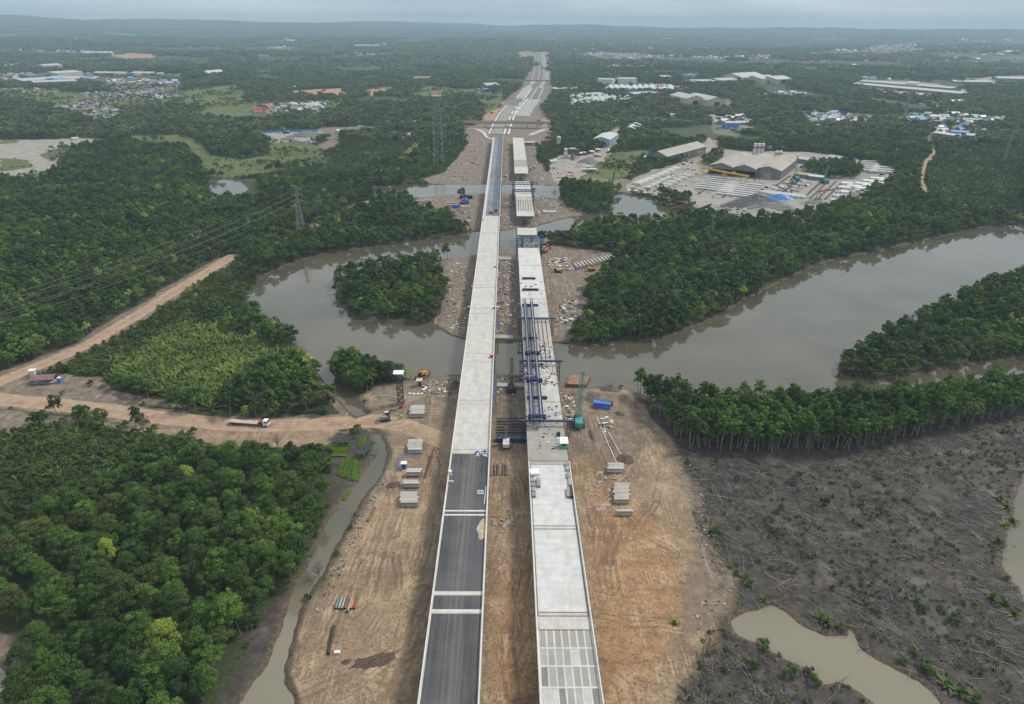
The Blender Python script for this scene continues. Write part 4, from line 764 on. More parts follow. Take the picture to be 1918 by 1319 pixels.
def shed(lab, e1, e2, w_, eave, ridge, roof, wall, cat='warehouse', open_=False, grp=None, name='warehouse', strips=0):
    a, b = G(*e1), G(*e2); dx, dy = b[0] - a[0], b[1] - a[1]; L_ = math.hypot(dx, dy); rz = math.atan2(dy, dx)
    t = thing(name, lab, cat, (a[0], a[1], min(a[2], b[2])), rz, grp); h = w_ / 2; o = 0.6
    m = MB(); m.slab((-o, -h - o, eave), (L_ + o, -h - o, eave), (L_ + o, 0, ridge), (-o, 0, ridge), 0.2); m.slab((-o, 0, ridge), (L_ + o, 0, ridge), (L_ + o, h + o, eave), (-o, h + o, eave), 0.2)
    for i in range(strips): x = L_ * (i + 0.5) / strips; m.slab((x - 0.15, -h, eave + 0.30), (x + 0.15, -h, eave + 0.30), (x + 0.15, 0, ridge + 0.2), (x - 0.15, 0, ridge + 0.2), 0.1)
    m.build('roof', roof, t); g_ = eave - 0.25; r_ = ridge - 0.3
    prof = [(0, -h), (0, h)]
    def wall_(pts_): m2.add(pts_ + [(x + (0.15 if x < L_ / 2 else -0.15), y * 0.997, z) for x, y, z in pts_], [tuple(range(len(pts_))), tuple(range(len(pts_), 2 * len(pts_)))[::-1]])
    m2 = MB(); wall_([(L_, -h, -2), (L_, h, -2), (L_, h, g_), (L_, 0, r_), (L_, -h, g_)])
    for s in (-1, 1): m2.box((L_ / 2, s * h, (g_ - 2) / 2), (L_, 0.2, g_ + 2))
    if not open_: wall_([(0, -h, -2), (0, h, -2), (0, h, g_), (0, 0, r_), (0, -h, g_)])
    else:
        wall_([(0, -h, g_ * 0.72), (0, h, g_ * 0.72), (0, h, g_), (0, 0, r_), (0, -h, g_)])
    m2.build('wall', wall, t)
    if not open_ and w_ > 7: MB().box((-0.06, 0, eave * 0.32), (0.12, w_ * 0.28, eave * 0.64)).build('door', K_DARK if wall is not K_WG else K_RG, t)
    return t
shed('long grey-roofed open shed standing alone on the grass left of the precast yard', (1229, 307), (1303, 287), 27, 10, 15, K_RG, K_WG, open_=True, strips=14)
shed('left bay of the big tan-grey triple shed in the precast yard', (1349, 328), (1391, 306), 27, 9.5, 13.5, K_RG, K_WG, open_=True, strips=12, grp='triple shed'); shed('middle bay of the big tan-grey triple shed in the precast yard', (1392, 332), (1428, 308), 25, 9.5, 13.5, K_RG, K_WG, open_=True, strips=12, grp='triple shed'); shed('right bay of the big triple shed with rust-tinted roof', (1436, 335), (1468, 311), 27, 9.5, 13.5, K_RT, K_WG, strips=12, grp='triple shed')
shed('long pale roof behind the big trees at the back of the precast yard', (1474, 300), (1548, 312), 12, 5, 7, K_RP, K_WG, strips=8); shed('low rusty-roofed open shed right of the triple shed', (1488, 331), (1515, 334), 9, 4, 5.5, K_RT, K_WG, open_=True); shed('low white-roofed extension of the rusty shed', (1516, 335), (1542, 338), 10, 4, 5.2, K_RW, K_WG, open_=True)
shed('small curved white roof at the far right of the precast yard', (1554, 301), (1580, 305), 10, 5, 7.5, K_RP, K_WG)
shed('pale blue-grey two-tone shed beside the curving yard road', (1126, 275), (1142, 264), 23, 10, 13, K_RW, K_WB, strips=6); shed('lean-to wing on the front of the two-tone shed', (1119, 270), (1124, 268), 8, 6, 8, K_RW, K_WW)
shed('small white-roofed shed behind the curving yard road', (1178, 250), (1190, 241), 18, 7, 10, K_RW, K_WW); shed('tiny white store by the batching plant', (1029, 306), (1041, 305), 6, 3, 4, K_RW, K_WW); shed('tiny white hut left of the long grey open shed', (1198, 301), (1206, 300), 6, 4, 6, K_RW, K_WW)
shed('white truck-like shelter right of the far deck end', (983, 272), (999, 272), 6, 4, 5, K_RW, K_WG)
for i in range(11): shed(rl[i % 13].replace('nearest', 'leftmost') + ' bay of the white saw-tooth warehouse row right of the highway', (1140 + i * 11.4, 172.5 + i * 0.15), (1142 + i * 11.2, 162.5), 17, 7, 11, K_RW, K_WB, grp='bays of the white saw-tooth warehouse')
for i in range(9): shed(rl[i].replace('nearest', 'leftmost') + ' bay of the grey multi-bay warehouse right of the highway', (1078 + i * 12.5, 203 - i * 1.2), (1072 + i * 12.5, 184 - i * 0.2), 15, 7, 10, K_RP, K_WB, grp='bays of the grey multi-bay warehouse')
for i, (e1, e2, w_, ev, ri, rf, wl, lab) in enumerate((
 ((1302, 197), (1270, 188), 42, 13, 19, K_RP, K_WC, 'big pale gabled warehouse beside the dark bare plot, left gable'), ((1342, 199), (1300, 189), 42, 12, 18, K_RP, K_WC, 'big pale gabled warehouse beside the dark bare plot, right gable'),
 ((1122, 158), (1150, 158), 40, 14, 16, K_RP, K_WW, 'left of two pale blocks above the saw-tooth warehouses'), ((1155, 157), (1188, 157), 42, 14, 16, K_RP, K_WW, 'right of two pale blocks above the saw-tooth warehouses'),
 ((1085, 184), (1124, 181), 30, 8, 11, K_RP, K_WB, 'wide white-roofed shed between the two warehouse rows'), ((1035, 172), (1100, 169), 26, 8, 11, K_RP, K_WG, 'long low cream buildings beside the highway verge'),
 ((1178, 183), (1230, 179), 35, 9, 12, K_RP, K_WB, 'pale shed right of the two warehouse rows'), ((1184, 207), (1205, 206), 16, 5, 7, K_RP, K_WB, 'small pale-roofed house above the dark wood'),
 ((1290, 158), (1330, 156), 45, 9, 12, K_RP, K_WW, 'pale long shed left of the three big far roofs'), ((1335, 156), (1370, 154), 45, 9, 13, K_RP, K_WW, 'white stepped shed beside the three big far roofs'),
 ((1368, 153), (1412, 150), 75, 12, 22, K_RP, K_WC, 'left and largest of the three big far roofs'), ((1408, 155), (1438, 152), 60, 11, 18, K_RP, K_WC, 'middle of the three big far roofs'), ((1436, 156), (1465, 153), 60, 11, 18, K_RP, K_WC, 'right of the three big far roofs'),
 ((1232, 149), (1250, 148), 40, 8, 11, K_RP, K_WG, 'dark-walled shed far right of the saw-tooth row'), ((1278, 146), (1298, 145), 40, 9, 10, K_SKYB, K_WB, 'small blue-roofed far shed'),
 ((1606, 160), (1812, 182), 55, 9, 12, K_RP, K_WG, 'longest grey roof of the right-hand factory'), ((1616, 156), (1790, 172), 40, 9, 12, K_RP, K_WG, 'second long grey roof of the right-hand factory, behind the longest'), ((1660, 177), (1745, 185), 45, 8, 11, K_RP, K_WG, 'lower grey roof in front of the right-hand factory'),
 ((1700, 163), (1720, 164), 30, 12, 15, K_RW, K_WW, 'small bright white roof atop the right-hand factory'), ((1780, 153), (1850, 158), 60, 8, 11, K_RP, K_WG, 'grey roof far behind the right-hand factory'), ((1862, 150), (1930, 152), 60, 8, 11, K_RP, K_WG, 'pale roof at the right edge of the far plain'),
 ((1772, 196), (1800, 196), 25, 8, 11, K_RW, K_WB, 'blue-white shed below the right-hand factory'), ((1752, 254), (1790, 260), 14, 5, 7, K_RW, K_WG, 'bright white-roofed shed beside the dirt track on the right'), ((1780, 252), (1812, 254), 14, 5, 7, K_SKYB, K_WG, 'sky-blue roof among the houses on the right'),
 ((1355, 240), (1383, 240), 16, 9, 11, K_RP, K_SKYB, 'blue-fronted two-storey block among the houses behind the precast yard'), ((1390, 249), (1408, 250), 14, 8, 10, K_RB, K_WG, 'brown stepped building in front of the blue-fronted block'),
 ((1590, 125), (1600, 124), 40, 8, 11, K_RW, K_WW, 'far lone white shed on the right plain'), ((1875, 77), (1890, 77), 60, 12, 20, K_RW, K_WW, 'far bright white hall near the right horizon'),
 ((30, 158), (110, 150), 60, 9, 13, K_RP, K_WG, 'left wing of the big pale factory on the left plain'), ((60, 161), (140, 156), 50, 9, 12, K_RP, K_WG, 'front wing of the big pale factory on the left plain'), ((100, 152), (190, 154), 60, 10, 14, K_RP, K_WG, 'right wing of the big pale factory on the left plain'), ((92, 146), (140, 142), 60, 12, 16, K_RP, K_WC, 'tall back hall of the big pale factory on the left plain'),
 ((45, 150), (66, 149), 30, 12, 15, K_SKYB, K_WG, 'bright blue roof on the left wing of the factory'), ((100, 158), (120, 156), 26, 12, 15, K_SKYB, K_WG, 'bright blue roof in the middle of the factory'), ((155, 156), (178, 154), 26, 12, 15, K_SKYB, K_WG, 'bright blue roof at the right of the factory'), ((20, 154), (36, 153), 26, 7, 9, K_SKYB, K_WG, 'small blue roof left of the factory'),
 ((182, 142), (240, 141), 30, 9, 12, K_RP, K_WG, 'long pale shed right of the factory'), ((251, 142), (291, 141), 26, 8, 11, K_RP, K_WG, 'second pale shed farther right of the factory'), ((385, 142), (415, 140), 20, 8, 14, K_RW, K_WW, 'small white pointed roof alone in the forest'),
 ((132, 104), (148, 104), 70, 9, 12, K_SKYB, K_WB, 'light blue shed left of the long white hall'), ((154, 103), (210, 103), 80, 12, 18, K_RP, K_WW, 'long white hall beside the orange bare ground'), ((0, 128), (15, 128), 40, 8, 11, K_RP, K_WG, 'pale shed at the left edge of the plain'), ((16, 127), (28, 126), 40, 8, 11, K_RP, K_WG, 'second pale shed near the left edge of the plain'),
 ((75, 131), (110, 129), 40, 14, 18, K_RP, K_WC, 'cream hall with a raised middle on the left plain'), ((498, 88), (560, 86), 70, 8, 12, K_RP, K_WG, 'far left factory roof on the forest ridge'), ((540, 79), (552, 78), 70, 14, 20, K_RW, K_WW, 'small white hall above the far ridge factory'), ((666, 88), (710, 87), 90, 10, 15, K_RP, K_WG, 'far pale factory roof left of the highway'), ((620, 88), (640, 88), 70, 9, 13, K_RP, K_WG, 'small far roof between the two ridge factories'), ((796, 97), (812, 96), 60, 9, 13, K_SKYB, K_WB, 'far small blue roof left of the highway'),
 ((752, 235), (780, 234), 13, 5, 7, K_SKYB, K_WW, 'long blue-roofed shed by the pale farm track'), ((728, 252), (746, 252), 9, 4, 5.5, K_RP, K_WG, 'narrow pale shed below the blue-roofed one'), ((752, 257), (769, 257), 12, 4, 7, K_RP, K_WC, 'hipped pale house below the blue-roofed shed'), ((752, 263), (759, 263), 5, 3, 4, K_SKYB, K_WB, 'small blue-covered stall at the end of the farm track'),
 ((774, 152), (806, 150), 28, 8, 12, K_RB, K_WG, 'brown-roofed farm buildings in the forest clearing'), ((905, 166), (928, 165), 30, 9, 14, K_RP, K_WG, 'pale hall with light-blue annex left of the highway'), ((893, 170), (912, 169), 14, 4, 5, K_SKYB, K_WB, 'light blue annex in front of the pale hall'), ((806, 180), (820, 179), 16, 6, 9, K_RR, K_WC, 'red-roofed house behind the tall pylon'), ((549, 168), (561, 167), 18, 7, 9, K_RP, K_WB, 'small pale shed beside the red bare earth'),
 ((630, 250), (642, 249), 10, 4, 6, K_RW, K_WW, 'small white site hut by the gravel depot'), ((946, 186), (960, 186), 10, 3, 5, K_RR, K_WW, 'small red-roofed shelter on the highway verge'),
 ((135, 263), (146, 262), 8, 3, 4, K_RW, K_WW, 'white-roofed hut at the top of the bare field'), ((178, 271), (192, 272), 7, 3, 4, K_RW, K_WW, 'white tent at the right end of the bare field'), ((1715, 230), (1730, 229), 14, 6, 8, K_SKYB, K_WB, 'blue shed right of the mobile mast'))):
    shed(lab, e1, e2, w_, ev, ri, rf, wl)
# ------------------------------------------------------------------ precast yard fittings
def silo(lab, px, py, h, w_=3.6, n_=3):
    t = thing('silo_tower', lab, 'silos', gp(px, py))
    for i in range(n_):
        x = (i - (n_ - 1) / 2) * (w_ + 0.5); s = MB().tube((x, 0, 4), (x, 0, h), w_ / 2, 14).tube((x, 0, 4), (x, 0, 1.5), w_ / 2, 14, 0.4).build('silo', K_WW, t); MB().tube((x, 0, h * 0.72), (x, 0, h * 0.82), w_ / 2 + 0.04, 14).build('red_band', K_RED, s); MB().tube((x, 0, h), (x, 0, h + 0.9), w_ / 2, 14, 0.3).build('cap', K_WW, s)
    m = MB(); [m.bar((x, y, -0.5), (x, y, h * 0.6), 0.3) for x in (-w_ * n_ / 2, w_ * n_ / 2) for y in (-1.8, 1.8)]; m.build('frame', K_STEEL, t)
silo('taller red-banded white silo tower behind the triple shed', 1418, 299, 19, 4.2, 3); silo('shorter red-banded white silo tower behind the triple shed', 1456, 302, 12, 4.2, 2); silo('red-banded white silo beside the batching plant frame', 1059, 297, 12, 4.4, 1); silo('slim white silo tower rising out of the trees right of the far deck', 1046, 275, 13, 5.5, 1)
t = thing('batching_plant', 'red-framed concrete batching plant by the gravel heap', 'batching plant', gp(1073, 296)); MB().box((0, 3, 8), (15, 7, 4.5)).build('bunker', K_RUST, t); m = MB(); [m.bar((x, y, 0), (x, y, 6.5), 0.5) for x in (-7, -2, 3, 7) for y in (0, 6)]; m.build('frame', K_RUST, t)
MB().slab((-3, -18, 1.0), (0, -18, 1.0), (1, 2, 9), (-2, 2, 9), 0.8).build('conveyor', K_DARK, t); MB().box((-1, 1, 11.2), (8, 5, 1.2)).build('hood', K_RW, t)
t0 = thing('mixer_truck', '', 'truck'); MB().box((3.2, 0, 1.7), (2.0, 2.4, 2.2), 0, 0.9).build('cab', K_WHITE, t0); MB().tube((-3.5, 0, 2.9), (1.6, 0, 2.2), 0.8, 10, 1.3).tube((-3.5, 0, 2.9), (-4.3, 0, 3.2), 0.8, 10, 0.4).build('drum', K_WHITE, t0); m = MB().box((-0.3, 0, 0.9), (8.2, 2.2, 0.5))
for x in (-3, -1.8, 3): m.tube((x, -1.2, 0.5), (x, 1.2, 0.5), 0.5, 10)
m.build('chassis', K_DARK, t0)
for i, (px, py, rz, lab) in enumerate(((1083, 291, 70, 'white mixer truck right against the batching plant'), (1088, 291, 75, 'second white mixer truck from the batching plant'), (1094, 290, 110, 'third white mixer truck from the batching plant'), (1108, 288, 40, 'white mixer truck alone before the bushes'), (1120, 284, 30, 'white mixer truck under the bush by the two-tone shed'), (1140, 286, 60, 'nearest mixer truck in the cluster along the yard road'), (1146, 283, 65, 'second mixer truck in the cluster along the yard road'), (1149, 279, 70, 'farthest mixer truck in the cluster along the yard road'), (1120, 294, 10, 'white mixer truck before the small gravel heap'), (1097, 322, 160, 'white wagon left at the edge of the green grass'), (1111, 322, 10, 'white mixer truck on the green grass edge'), (1103, 317, 140, 'white mixer truck behind the pair on the grass edge'))):
    o = t0 if i == 0 else copy_tree(t0); o.location = gp(px, py); o.rotation_euler = (0, 0, R(rz)); o.scale = (1.15,) * 3; tag(o, lab, 'truck', 'white mixer trucks of the batching plant')
def gantry_crane(lab, a, b, h, w_=1.4, mat=K_YEL):
    a, b = gp(*a), gp(*b); L_ = math.hypot(b[0] - a[0], b[1] - a[1]); t = thing('gantry_crane', lab, 'gantry crane', (a[0], a[1], 0), math.atan2(b[1] - a[1], b[0] - a[0]))
    m = MB(); [m.box((L_ / 2, dy, h), (L_ + 4, 0.5, 1.3)) for dy in (-w_, w_)]; m.build('bridge_beam', mat, t); MB().box((L_ * 0.4, 0, h + 1.1), (2.5, 3, 1.2)).build('trolley', mat, t)
    for x in (0, L_): 
        m = MB(); [m.bar((x, s * 3, 0), (x, s * w_, h - 0.5), 0.55) for s in (-1, 1)]; m.box((x, 0, 0.5), (0.7, 7.5, 0.6)); m.build('leg', mat, t)
gantry_crane('left yellow gantry crane in front of the triple shed', (1314, 329), (1354, 337), 8.5); gantry_crane('right yellow gantry crane in front of the triple shed', (1357, 338), (1397, 345), 8.5); gantry_crane('yellow gantry crane half hidden beside the long open shed', (1284, 292), (1314, 296), 7, 1.2); gantry_crane('thin tan gantry crane at the right of the precast yard', (1532, 374), (1569, 369), 8, 0.8, K_WOOD)
def pack(px, py, n_, dx, L_, w_, h, rz, lab, grp, mat=K_GIRD2, k=1, dpy=0.0):
    for i in range(n_):
        a = gp(px + dx * i, py + dpy * i); o = MB().box((0, 0, h / 2), (w_, L_, h), 0, 0.96).box((0, 0, h + 0.16), (w_ * 0.8, L_ * 0.9, 0.3)).build('precast_beam', mat, None, a, rz); tag(o, rl[i % 13].replace('nearest', 'first') + ' ' + lab, 'precast beam', grp)
for r_ in range(7): pack(1326 + r_ * 3.2 , 356 - r_ * 3.6, 2, 22, 4.5, 26 - r_ * 0.5, 1.4, R(-26), 'pale beam from the left in row %s of the left crane bay' % ['one', 'two', 'three', 'four', 'five', 'six', 'seven'][r_], 'precast beams in the left crane bay', K_GIRD2 if r_ % 2 else K_RP, dpy=2.5)
for r_ in range(7): pack(1362 + r_ * 3.4, 366 - r_ * 3.6, 2, 20, 4.5, 24, 1.4, R(-26), 'pale beam from the left in row %s of the right crane bay' % ['one', 'two', 'three', 'four', 'five', 'six', 'seven'][r_], 'precast beams in the right crane bay', K_RP if r_ % 2 else K_GIRD2, dpy=2.5)
pack(1438, 364, 7, 9.5, 18, 9, 2, R(35), 'pale green-white panel from the left in the row behind the blue tarpaulin', 'panels behind the blue tarpaulin', paint('pale_green_sheet', (0.40, 0.46, 0.43)), dpy=0.9)
pack(1196, 345, 8, 10, 14, 9, 1.8, R(-32), 'grey block pack in the diagonal strip left of the triple shed', 'block packs in the diagonal strip', K_GIRD2, dpy=-4.0); pack(1240, 352, 6, 9.5, 12, 10, 1.8, R(-32), 'dark block pack in the second diagonal strip left of the triple shed', 'block packs in the second strip', K_GIRD, dpy=-4.2); pack(1215, 352, 5, 9, 12, 6, 1.5, R(-32), 'white pack in the narrow diagonal strip', 'white packs in the narrow strip', K_RP, dpy=-4.2)
for r_ in range(5): pack(1622 + r_ * 3, 322 - r_ * 4, 2, 27, 7, 26, 2.6, R(-8), 'long beam bundle in row %s of the far right storage ground' % ['one', 'two', 'three', 'four', 'five'][r_], 'beam bundles of the far storage ground', K_RP, dpy=3)
for r_ in range(4): pack(1600 + r_ * 14, 352 - r_ * 5, 2, 14, 9, 14, 2.2, R(-15), 'white stack of pair %s near the right tree edge of the yard' % ['one', 'two', 'three', 'four'][r_], 'white stacks near the right tree edge', K_WW, dpy=4)
pack(1586, 345, 5, -4.5, 9, 12, 1.5, R(-20), 'white slab of the line right of the yard rails', 'white slabs right of the yard rails', K_WW, dpy=8)
RAILS = [((1505, 372), (1540, 338)), ((1517, 373), (1552, 339)), ((1531, 374), (1566, 340)), ((1545, 374), (1578, 342)), ((1447, 353), (1480, 330)), ((1308, 364), (1348, 338)), ((1352, 371), (1396, 345)), ((1465, 360), (1500, 340))]
for i, (a, b) in enumerate(RAILS):
    a, b = gp(*a), gp(*b); tag(MB().bar((0, 0, 0.35), (b[0] - a[0], b[1] - a[1], 0.35), 1.2).build('crane_rail', K_DARK, None, a), rl[i].replace('nearest', 'first') + ' dark crane rail line of the precast yard', 'rail', 'crane rails of the precast yard')
YR = [K_RP, K_GIRD2, K_GIRD, K_DARK, K_WW, K_RUST]
for i, (ar, n_, sz, lab) in enumerate((([(1440, 352), (1500, 335), (1520, 345), (1480, 368)], 240, 5, 'grey steel moulds and offcuts in the middle of the precast yard'), ([(1175, 352), (1230, 318), (1300, 296), (1320, 320), (1300, 380), (1240, 368)], 210, 5, 'stores on the left part of the precast yard'), ([(1300, 345), (1420, 330), (1470, 370), (1400, 375), (1310, 372)], 160, 4, 'small stores on the central precast yard'), ([(1560, 380), (1660, 320), (1640, 350), (1600, 376)], 130, 7, 'stacks and stores on the right part of the precast yard'), ([(1330, 395), (1400, 400), (1395, 385), (1330, 380)], 60, 4, 'scrap around the jetty of the precast yard'), ([(1280, 300), (1320, 290), (1310, 280), (1270, 292)], 60, 5, 'white stores beside the long open shed'), ([(1030, 310), (1090, 330), (1060, 343), (1035, 330)], 70, 3.5, 'scrap in the batching yard'), ([(1180, 362), (1230, 372), (1225, 360), (1185, 352)], 60, 4, 'dark stores on the jetty bank'))):
    clutter('yard_stores', lab, ar, n_, 0.0, sz, YR, 300 + i, 'stores', 0.35)
for (x0, y0), (x1, y1), w_, lab in (((1255, 396), (1303, 382), 4, 'long rusty sheet-pile quay at the basin end'), ((1305, 397), (1333, 386), 4, 'short black sheet-pile wall beside the rusty quay')):
    a, b = gp(x0, y0), gp(x1, y1); L_ = math.hypot(b[0] - a[0], b[1] - a[1]); m = MB()
    for i in range(int(L_ / 1.2)): m.box((i * 1.2 + 0.6, 0.25 * (i % 2), 0.6), (1.15, 0.35, 3.4))
    m.box((L_ / 2, 0.1, 2.4), (L_, 0.9, 0.35)); tag(m.build('quay_wall', K_RUST if w_ and x0 == 1255 else K_DARK, None, (a[0], a[1], 0), math.atan2(b[1] - a[1], b[0] - a[0])), lab, 'quay')
lowlabel(MB().box((0, 0, 0.5), (30, 14, 1.0), -0.25).build('slab', K_WW, None, gp(1308, 400)), 'pale concrete slab at the tree edge beside the basin', 'slab')
x, y = P(np.array(1187.0), np.array(362.5), WZ); t = thing('ferry_boat', 'white wooden boat with long cabin moored at the basin bank', 'boat', (float(x), float(y), WZ), R(-8)); MB().add([(-9, -1.6, 0), (7, -1.6, 0), (11, 0, 0.6), (7, 1.6, 0), (-9, 1.6, 0), (-9, -2, 1.3), (8, -2, 1.3), (13, 0, 2.2), (8, 2, 1.3), (-9, 2, 1.3)], [(0, 4, 3, 2, 1), (5, 6, 7, 8, 9), (0, 1, 6, 5), (1, 2, 7, 6), (2, 3, 8, 7), (3, 4, 9, 8), (4, 0, 5, 9)]).build('hull', K_WHITE, t); MB().box((-2, 0, 2.1), (9, 2.8, 1.6), 0, 0.95).build('cabin', K_WHITE, t); MB().box((-2, -1.42, 2.2), (8, 0.05, 0.6)).build('window', K_GLASS, t)
t = thing('blue_fence', 'long bright blue fence along the far side of the gravel depot', 'fence', (0, 0, 0)); a, b = G(472, 249), G(596, 246); MB().bar((a[0], a[1], a[2] + 1.4), (b[0], b[1], b[2] + 1.4), 2.4).build('panel', K_TARP, t)
# ------------------------------------------------------------------ pylons and masts
def pylon(lab, px, py, H_, w0, w1, arms, base_r=0.13, n_=9, name='pylon', mat=K_STEEL, cat='pylon'):
    a = gp(px, py); t = thing(name, lab, cat, a); m = MB(); zs = [H_ * (1 - (1 - i / n_) ** 1.15) for i in range(n_ + 1)]
    def w_(z): f = z / H_; return (w0 * (1 - f / 0.72) + w1 * (f / 0.72)) if f < 0.72 else w1 * (1 - (f - 0.72) / 0.28 * 0.6)
    for i in range(n_):
        z0, z1 = zs[i], zs[i + 1]; a0, a1 = w_(z0) / 2, w_(z1) / 2; c = [(-1, -1), (1, -1), (1, 1), (-1, 1)]
        for k in range(4):
            p, q = c[k], c[(k + 1) % 4]; m.bar((p[0] * a0, p[1] * a0, z0), (p[0] * a1, p[1] * a1, z1), base_r * 1.6); m.bar((p[0] * a0, p[1] * a0, z0), (q[0] * a1, q[1] * a1, z1), base_r); m.bar((q[0] * a0, q[1] * a0, z0), (p[0] * a1, p[1] * a1, z1), base_r); m.bar((p[0] * a1, p[1] * a1, z1), (q[0] * a1, q[1] * a1, z1), base_r)
    m.build('lattice_body', mat, t)
    for z, l in arms:
        m = MB(); hw = w_(z) / 2
        for s in (-1, 1):
            for yy in (-hw, hw): m.bar((0, yy, z), (s * l, 0, z + 0.2), base_r * 1.2); m.bar((0, yy, z + 1.8), (s * l, 0, z + 0.2), base_r)
            m.bar((s * l, 0, z), (s * l, 0, z - 1.6), 0.16)
        m.build('cross_arm', mat, t)
    return (*a, t)
pa = pylon('steel lattice pylon with three cross-arms standing beside the diagonal dirt road', 565, 440, 38, 6.5, 1.8, [(35, 4.2), (30.5, 4.8), (26, 5.2)])
pb = pylon('very tall slim lattice pylon with a pale platform top left of the bridges', 822, 311, 77, 11, 8.5, [(60, 8.0)], 0.11, 14); pb_o = pb[3]; MB().box((0, 0, 0), (11, 6, 1.5)).build('platform', K_RW, pb_o, (0, 0, 77))
pylon('thin pale mobile mast beside the village on the right', 1692, 229, 50, 7, 2.5, [], 0.25, 8, 'mast', K_STEEL, 'mast'); pylon('thin red and white mast among the warehouses right of the highway', 1228, 205, 72, 5, 2.5, [], 0.3, 10, 'mast', K_RR, 'mast'); pylon('thin mast behind the long white hall on the left plain', 136, 108, 78, 8, 6, [], 0.6, 8, 'mast', K_STEEL, 'mast'); pylon('slim grey pylon at the far right above the dark woods', 1880, 306, 40, 3, 1.5, [(36, 2.5)], 0.1, 8)
dirx, diry = G(0, 662, 0)[0] - pa[0], G(0, 662, 0)[1] - pa[1]
for k, (z, l) in enumerate([(35, 4.2), (30.5, 4.8), (26, 5.2)]):
    for s in (-1, 1):
        m = MB(); A = Vector((pa[0] + s * l, pa[1], z - 1.6)); B = Vector((pa[0] + dirx * 1.5 + s * l, pa[1] + diry * 1.5, z - 1.6)); Cc = Vector((pb[0] + s * 7, pb[1], 58 - k * 3))
        for (p, q, sag) in ((A, B, 9), (A, Cc, 8)):
            for i in range(16):
                f0, f1 = i / 16, (i + 1) / 16; a_ = p.lerp(q, f0); b_ = p.lerp(q, f1); a_.z -= sag * 4 * f0 * (1 - f0); b_.z -= sag * 4 * f1 * (1 - f1); m.tube(a_, b_, 0.04, 3, cap=False)
        tag(m.build('power_line', paint('cable_grey', (0.10, 0.10, 0.10))), ['topmost', 'middle', 'lowest'][k] + ' ' + ('left' if s < 0 else 'right') + '-hand power line over the forest and diagonal road', 'power line', 'power lines over the forest')
# ------------------------------------------------------------------ houses
random.seed(12)
def house_mesh(L_, W_, roof, wall, h=3.2, r=2.0):
    m = MB(); m.k = 1; m.box((0, 0, h / 2 - 0.5), (L_, W_, h + 1)); m.k = 0; o = 0.6
    m.slab((-L_ / 2 - o, -W_ / 2 - o, h - 0.2), (L_ / 2 + o, -W_ / 2 - o, h - 0.2), (L_ / 2 + o, 0, h + r), (-L_ / 2 - o, 0, h + r), 0.15); m.slab((-L_ / 2 - o, 0, h + r), (L_ / 2 + o, 0, h + r), (L_ / 2 + o, W_ / 2 + o, h - 0.2), (-L_ / 2 - o, W_ / 2 + o, h - 0.2), 0.15)
    m.k = 1; [m.add([(s * L_ / 2, -W_ / 2, h), (s * L_ / 2, W_ / 2, h), (s * L_ / 2, 0, h + r - 0.2)], [(0, 1, 2)]) for s in (-1, 1)]; return m
RC_ = {'grey tin': K_RL, 'blue': K_SKYB, 'red': K_RR, 'white': K_RW, 'brown': K_RB, 'green': K_RGN}
proto = {}
def house(kind_, v):
    k = (kind_, v)
    if k not in proto:
        o = house_mesh(*((9, 6), (12, 7), (7, 7), (16, 8))[v], RC_[kind_], K_WW).build('house', [RC_[kind_], [K_WW, K_WC, K_WB, K_WG][v]]); proto[k] = o; return o
    o = proto[k].copy(); C.objects.link(o); return o
vill = [([(1505, 214), (1560, 210), (1620, 222), (1690, 226), (1690, 234), (1640, 235), (1520, 236)], 62, 'the riverside village left of the mobile mast', ('grey tin', 'grey tin', 'blue', 'white', 'brown')),
 ([(1700, 216), (1800, 214), (1885, 224), (1890, 234), (1780, 236), (1700, 234)], 52, 'the village right of the mobile mast', ('grey tin', 'green', 'blue', 'white', 'brown')),
 ([(1742, 240), (1830, 236), (1848, 250), (1800, 262), (1750, 250)], 26, 'the hamlet at the top of the right dirt track', ('brown', 'grey tin', 'blue')),
 ([(1326, 218), (1400, 216), (1412, 236), (1384, 250), (1330, 232)], 22, 'the hamlet behind the precast yard', ('grey tin', 'brown', 'white')),
 ([(472, 204), (500, 200), (508, 213), (480, 216)], 14, 'the left end of the fenced hamlet', ('red',)),
 ([(500, 200), (552, 196), (545, 212), (508, 212)], 16, 'the middle of the fenced hamlet', ('brown', 'grey tin')),
 ([(548, 195), (612, 192), (605, 208), (545, 210)], 26, 'the right end of the fenced hamlet', ('white', 'grey tin', 'brown')),
 ([(1402, 178), (1500, 174), (1512, 178), (1410, 182)], 20, 'the small village right of the pale gabled warehouses', ('red', 'blue', 'white', 'brown')),
 ([(1090, 240), (1170, 236), (1160, 228), (1100, 236)], 8, 'the group behind the two-tone shed', ('grey tin', 'red', 'white')),
 ([(1515, 250), (1545, 247), (1560, 240), (1530, 238)], 7, 'the clearing below the riverside village', ('brown', 'grey tin')),
 ([(740, 160), (765, 154), (790, 158), (770, 163)], 6, 'the farm clearing left of the highway', ('grey tin', 'white')),
 ([(1700, 196), (1800, 194), (1830, 203), (1760, 206)], 22, 'the hamlet below the right-hand factory', ('grey tin', 'blue', 'white')),
 ([(1230, 216), (1270, 210), (1300, 216), (1260, 222)], 7, 'the wood edge below the thin red mast', ('white', 'grey tin'))]
tot = 0
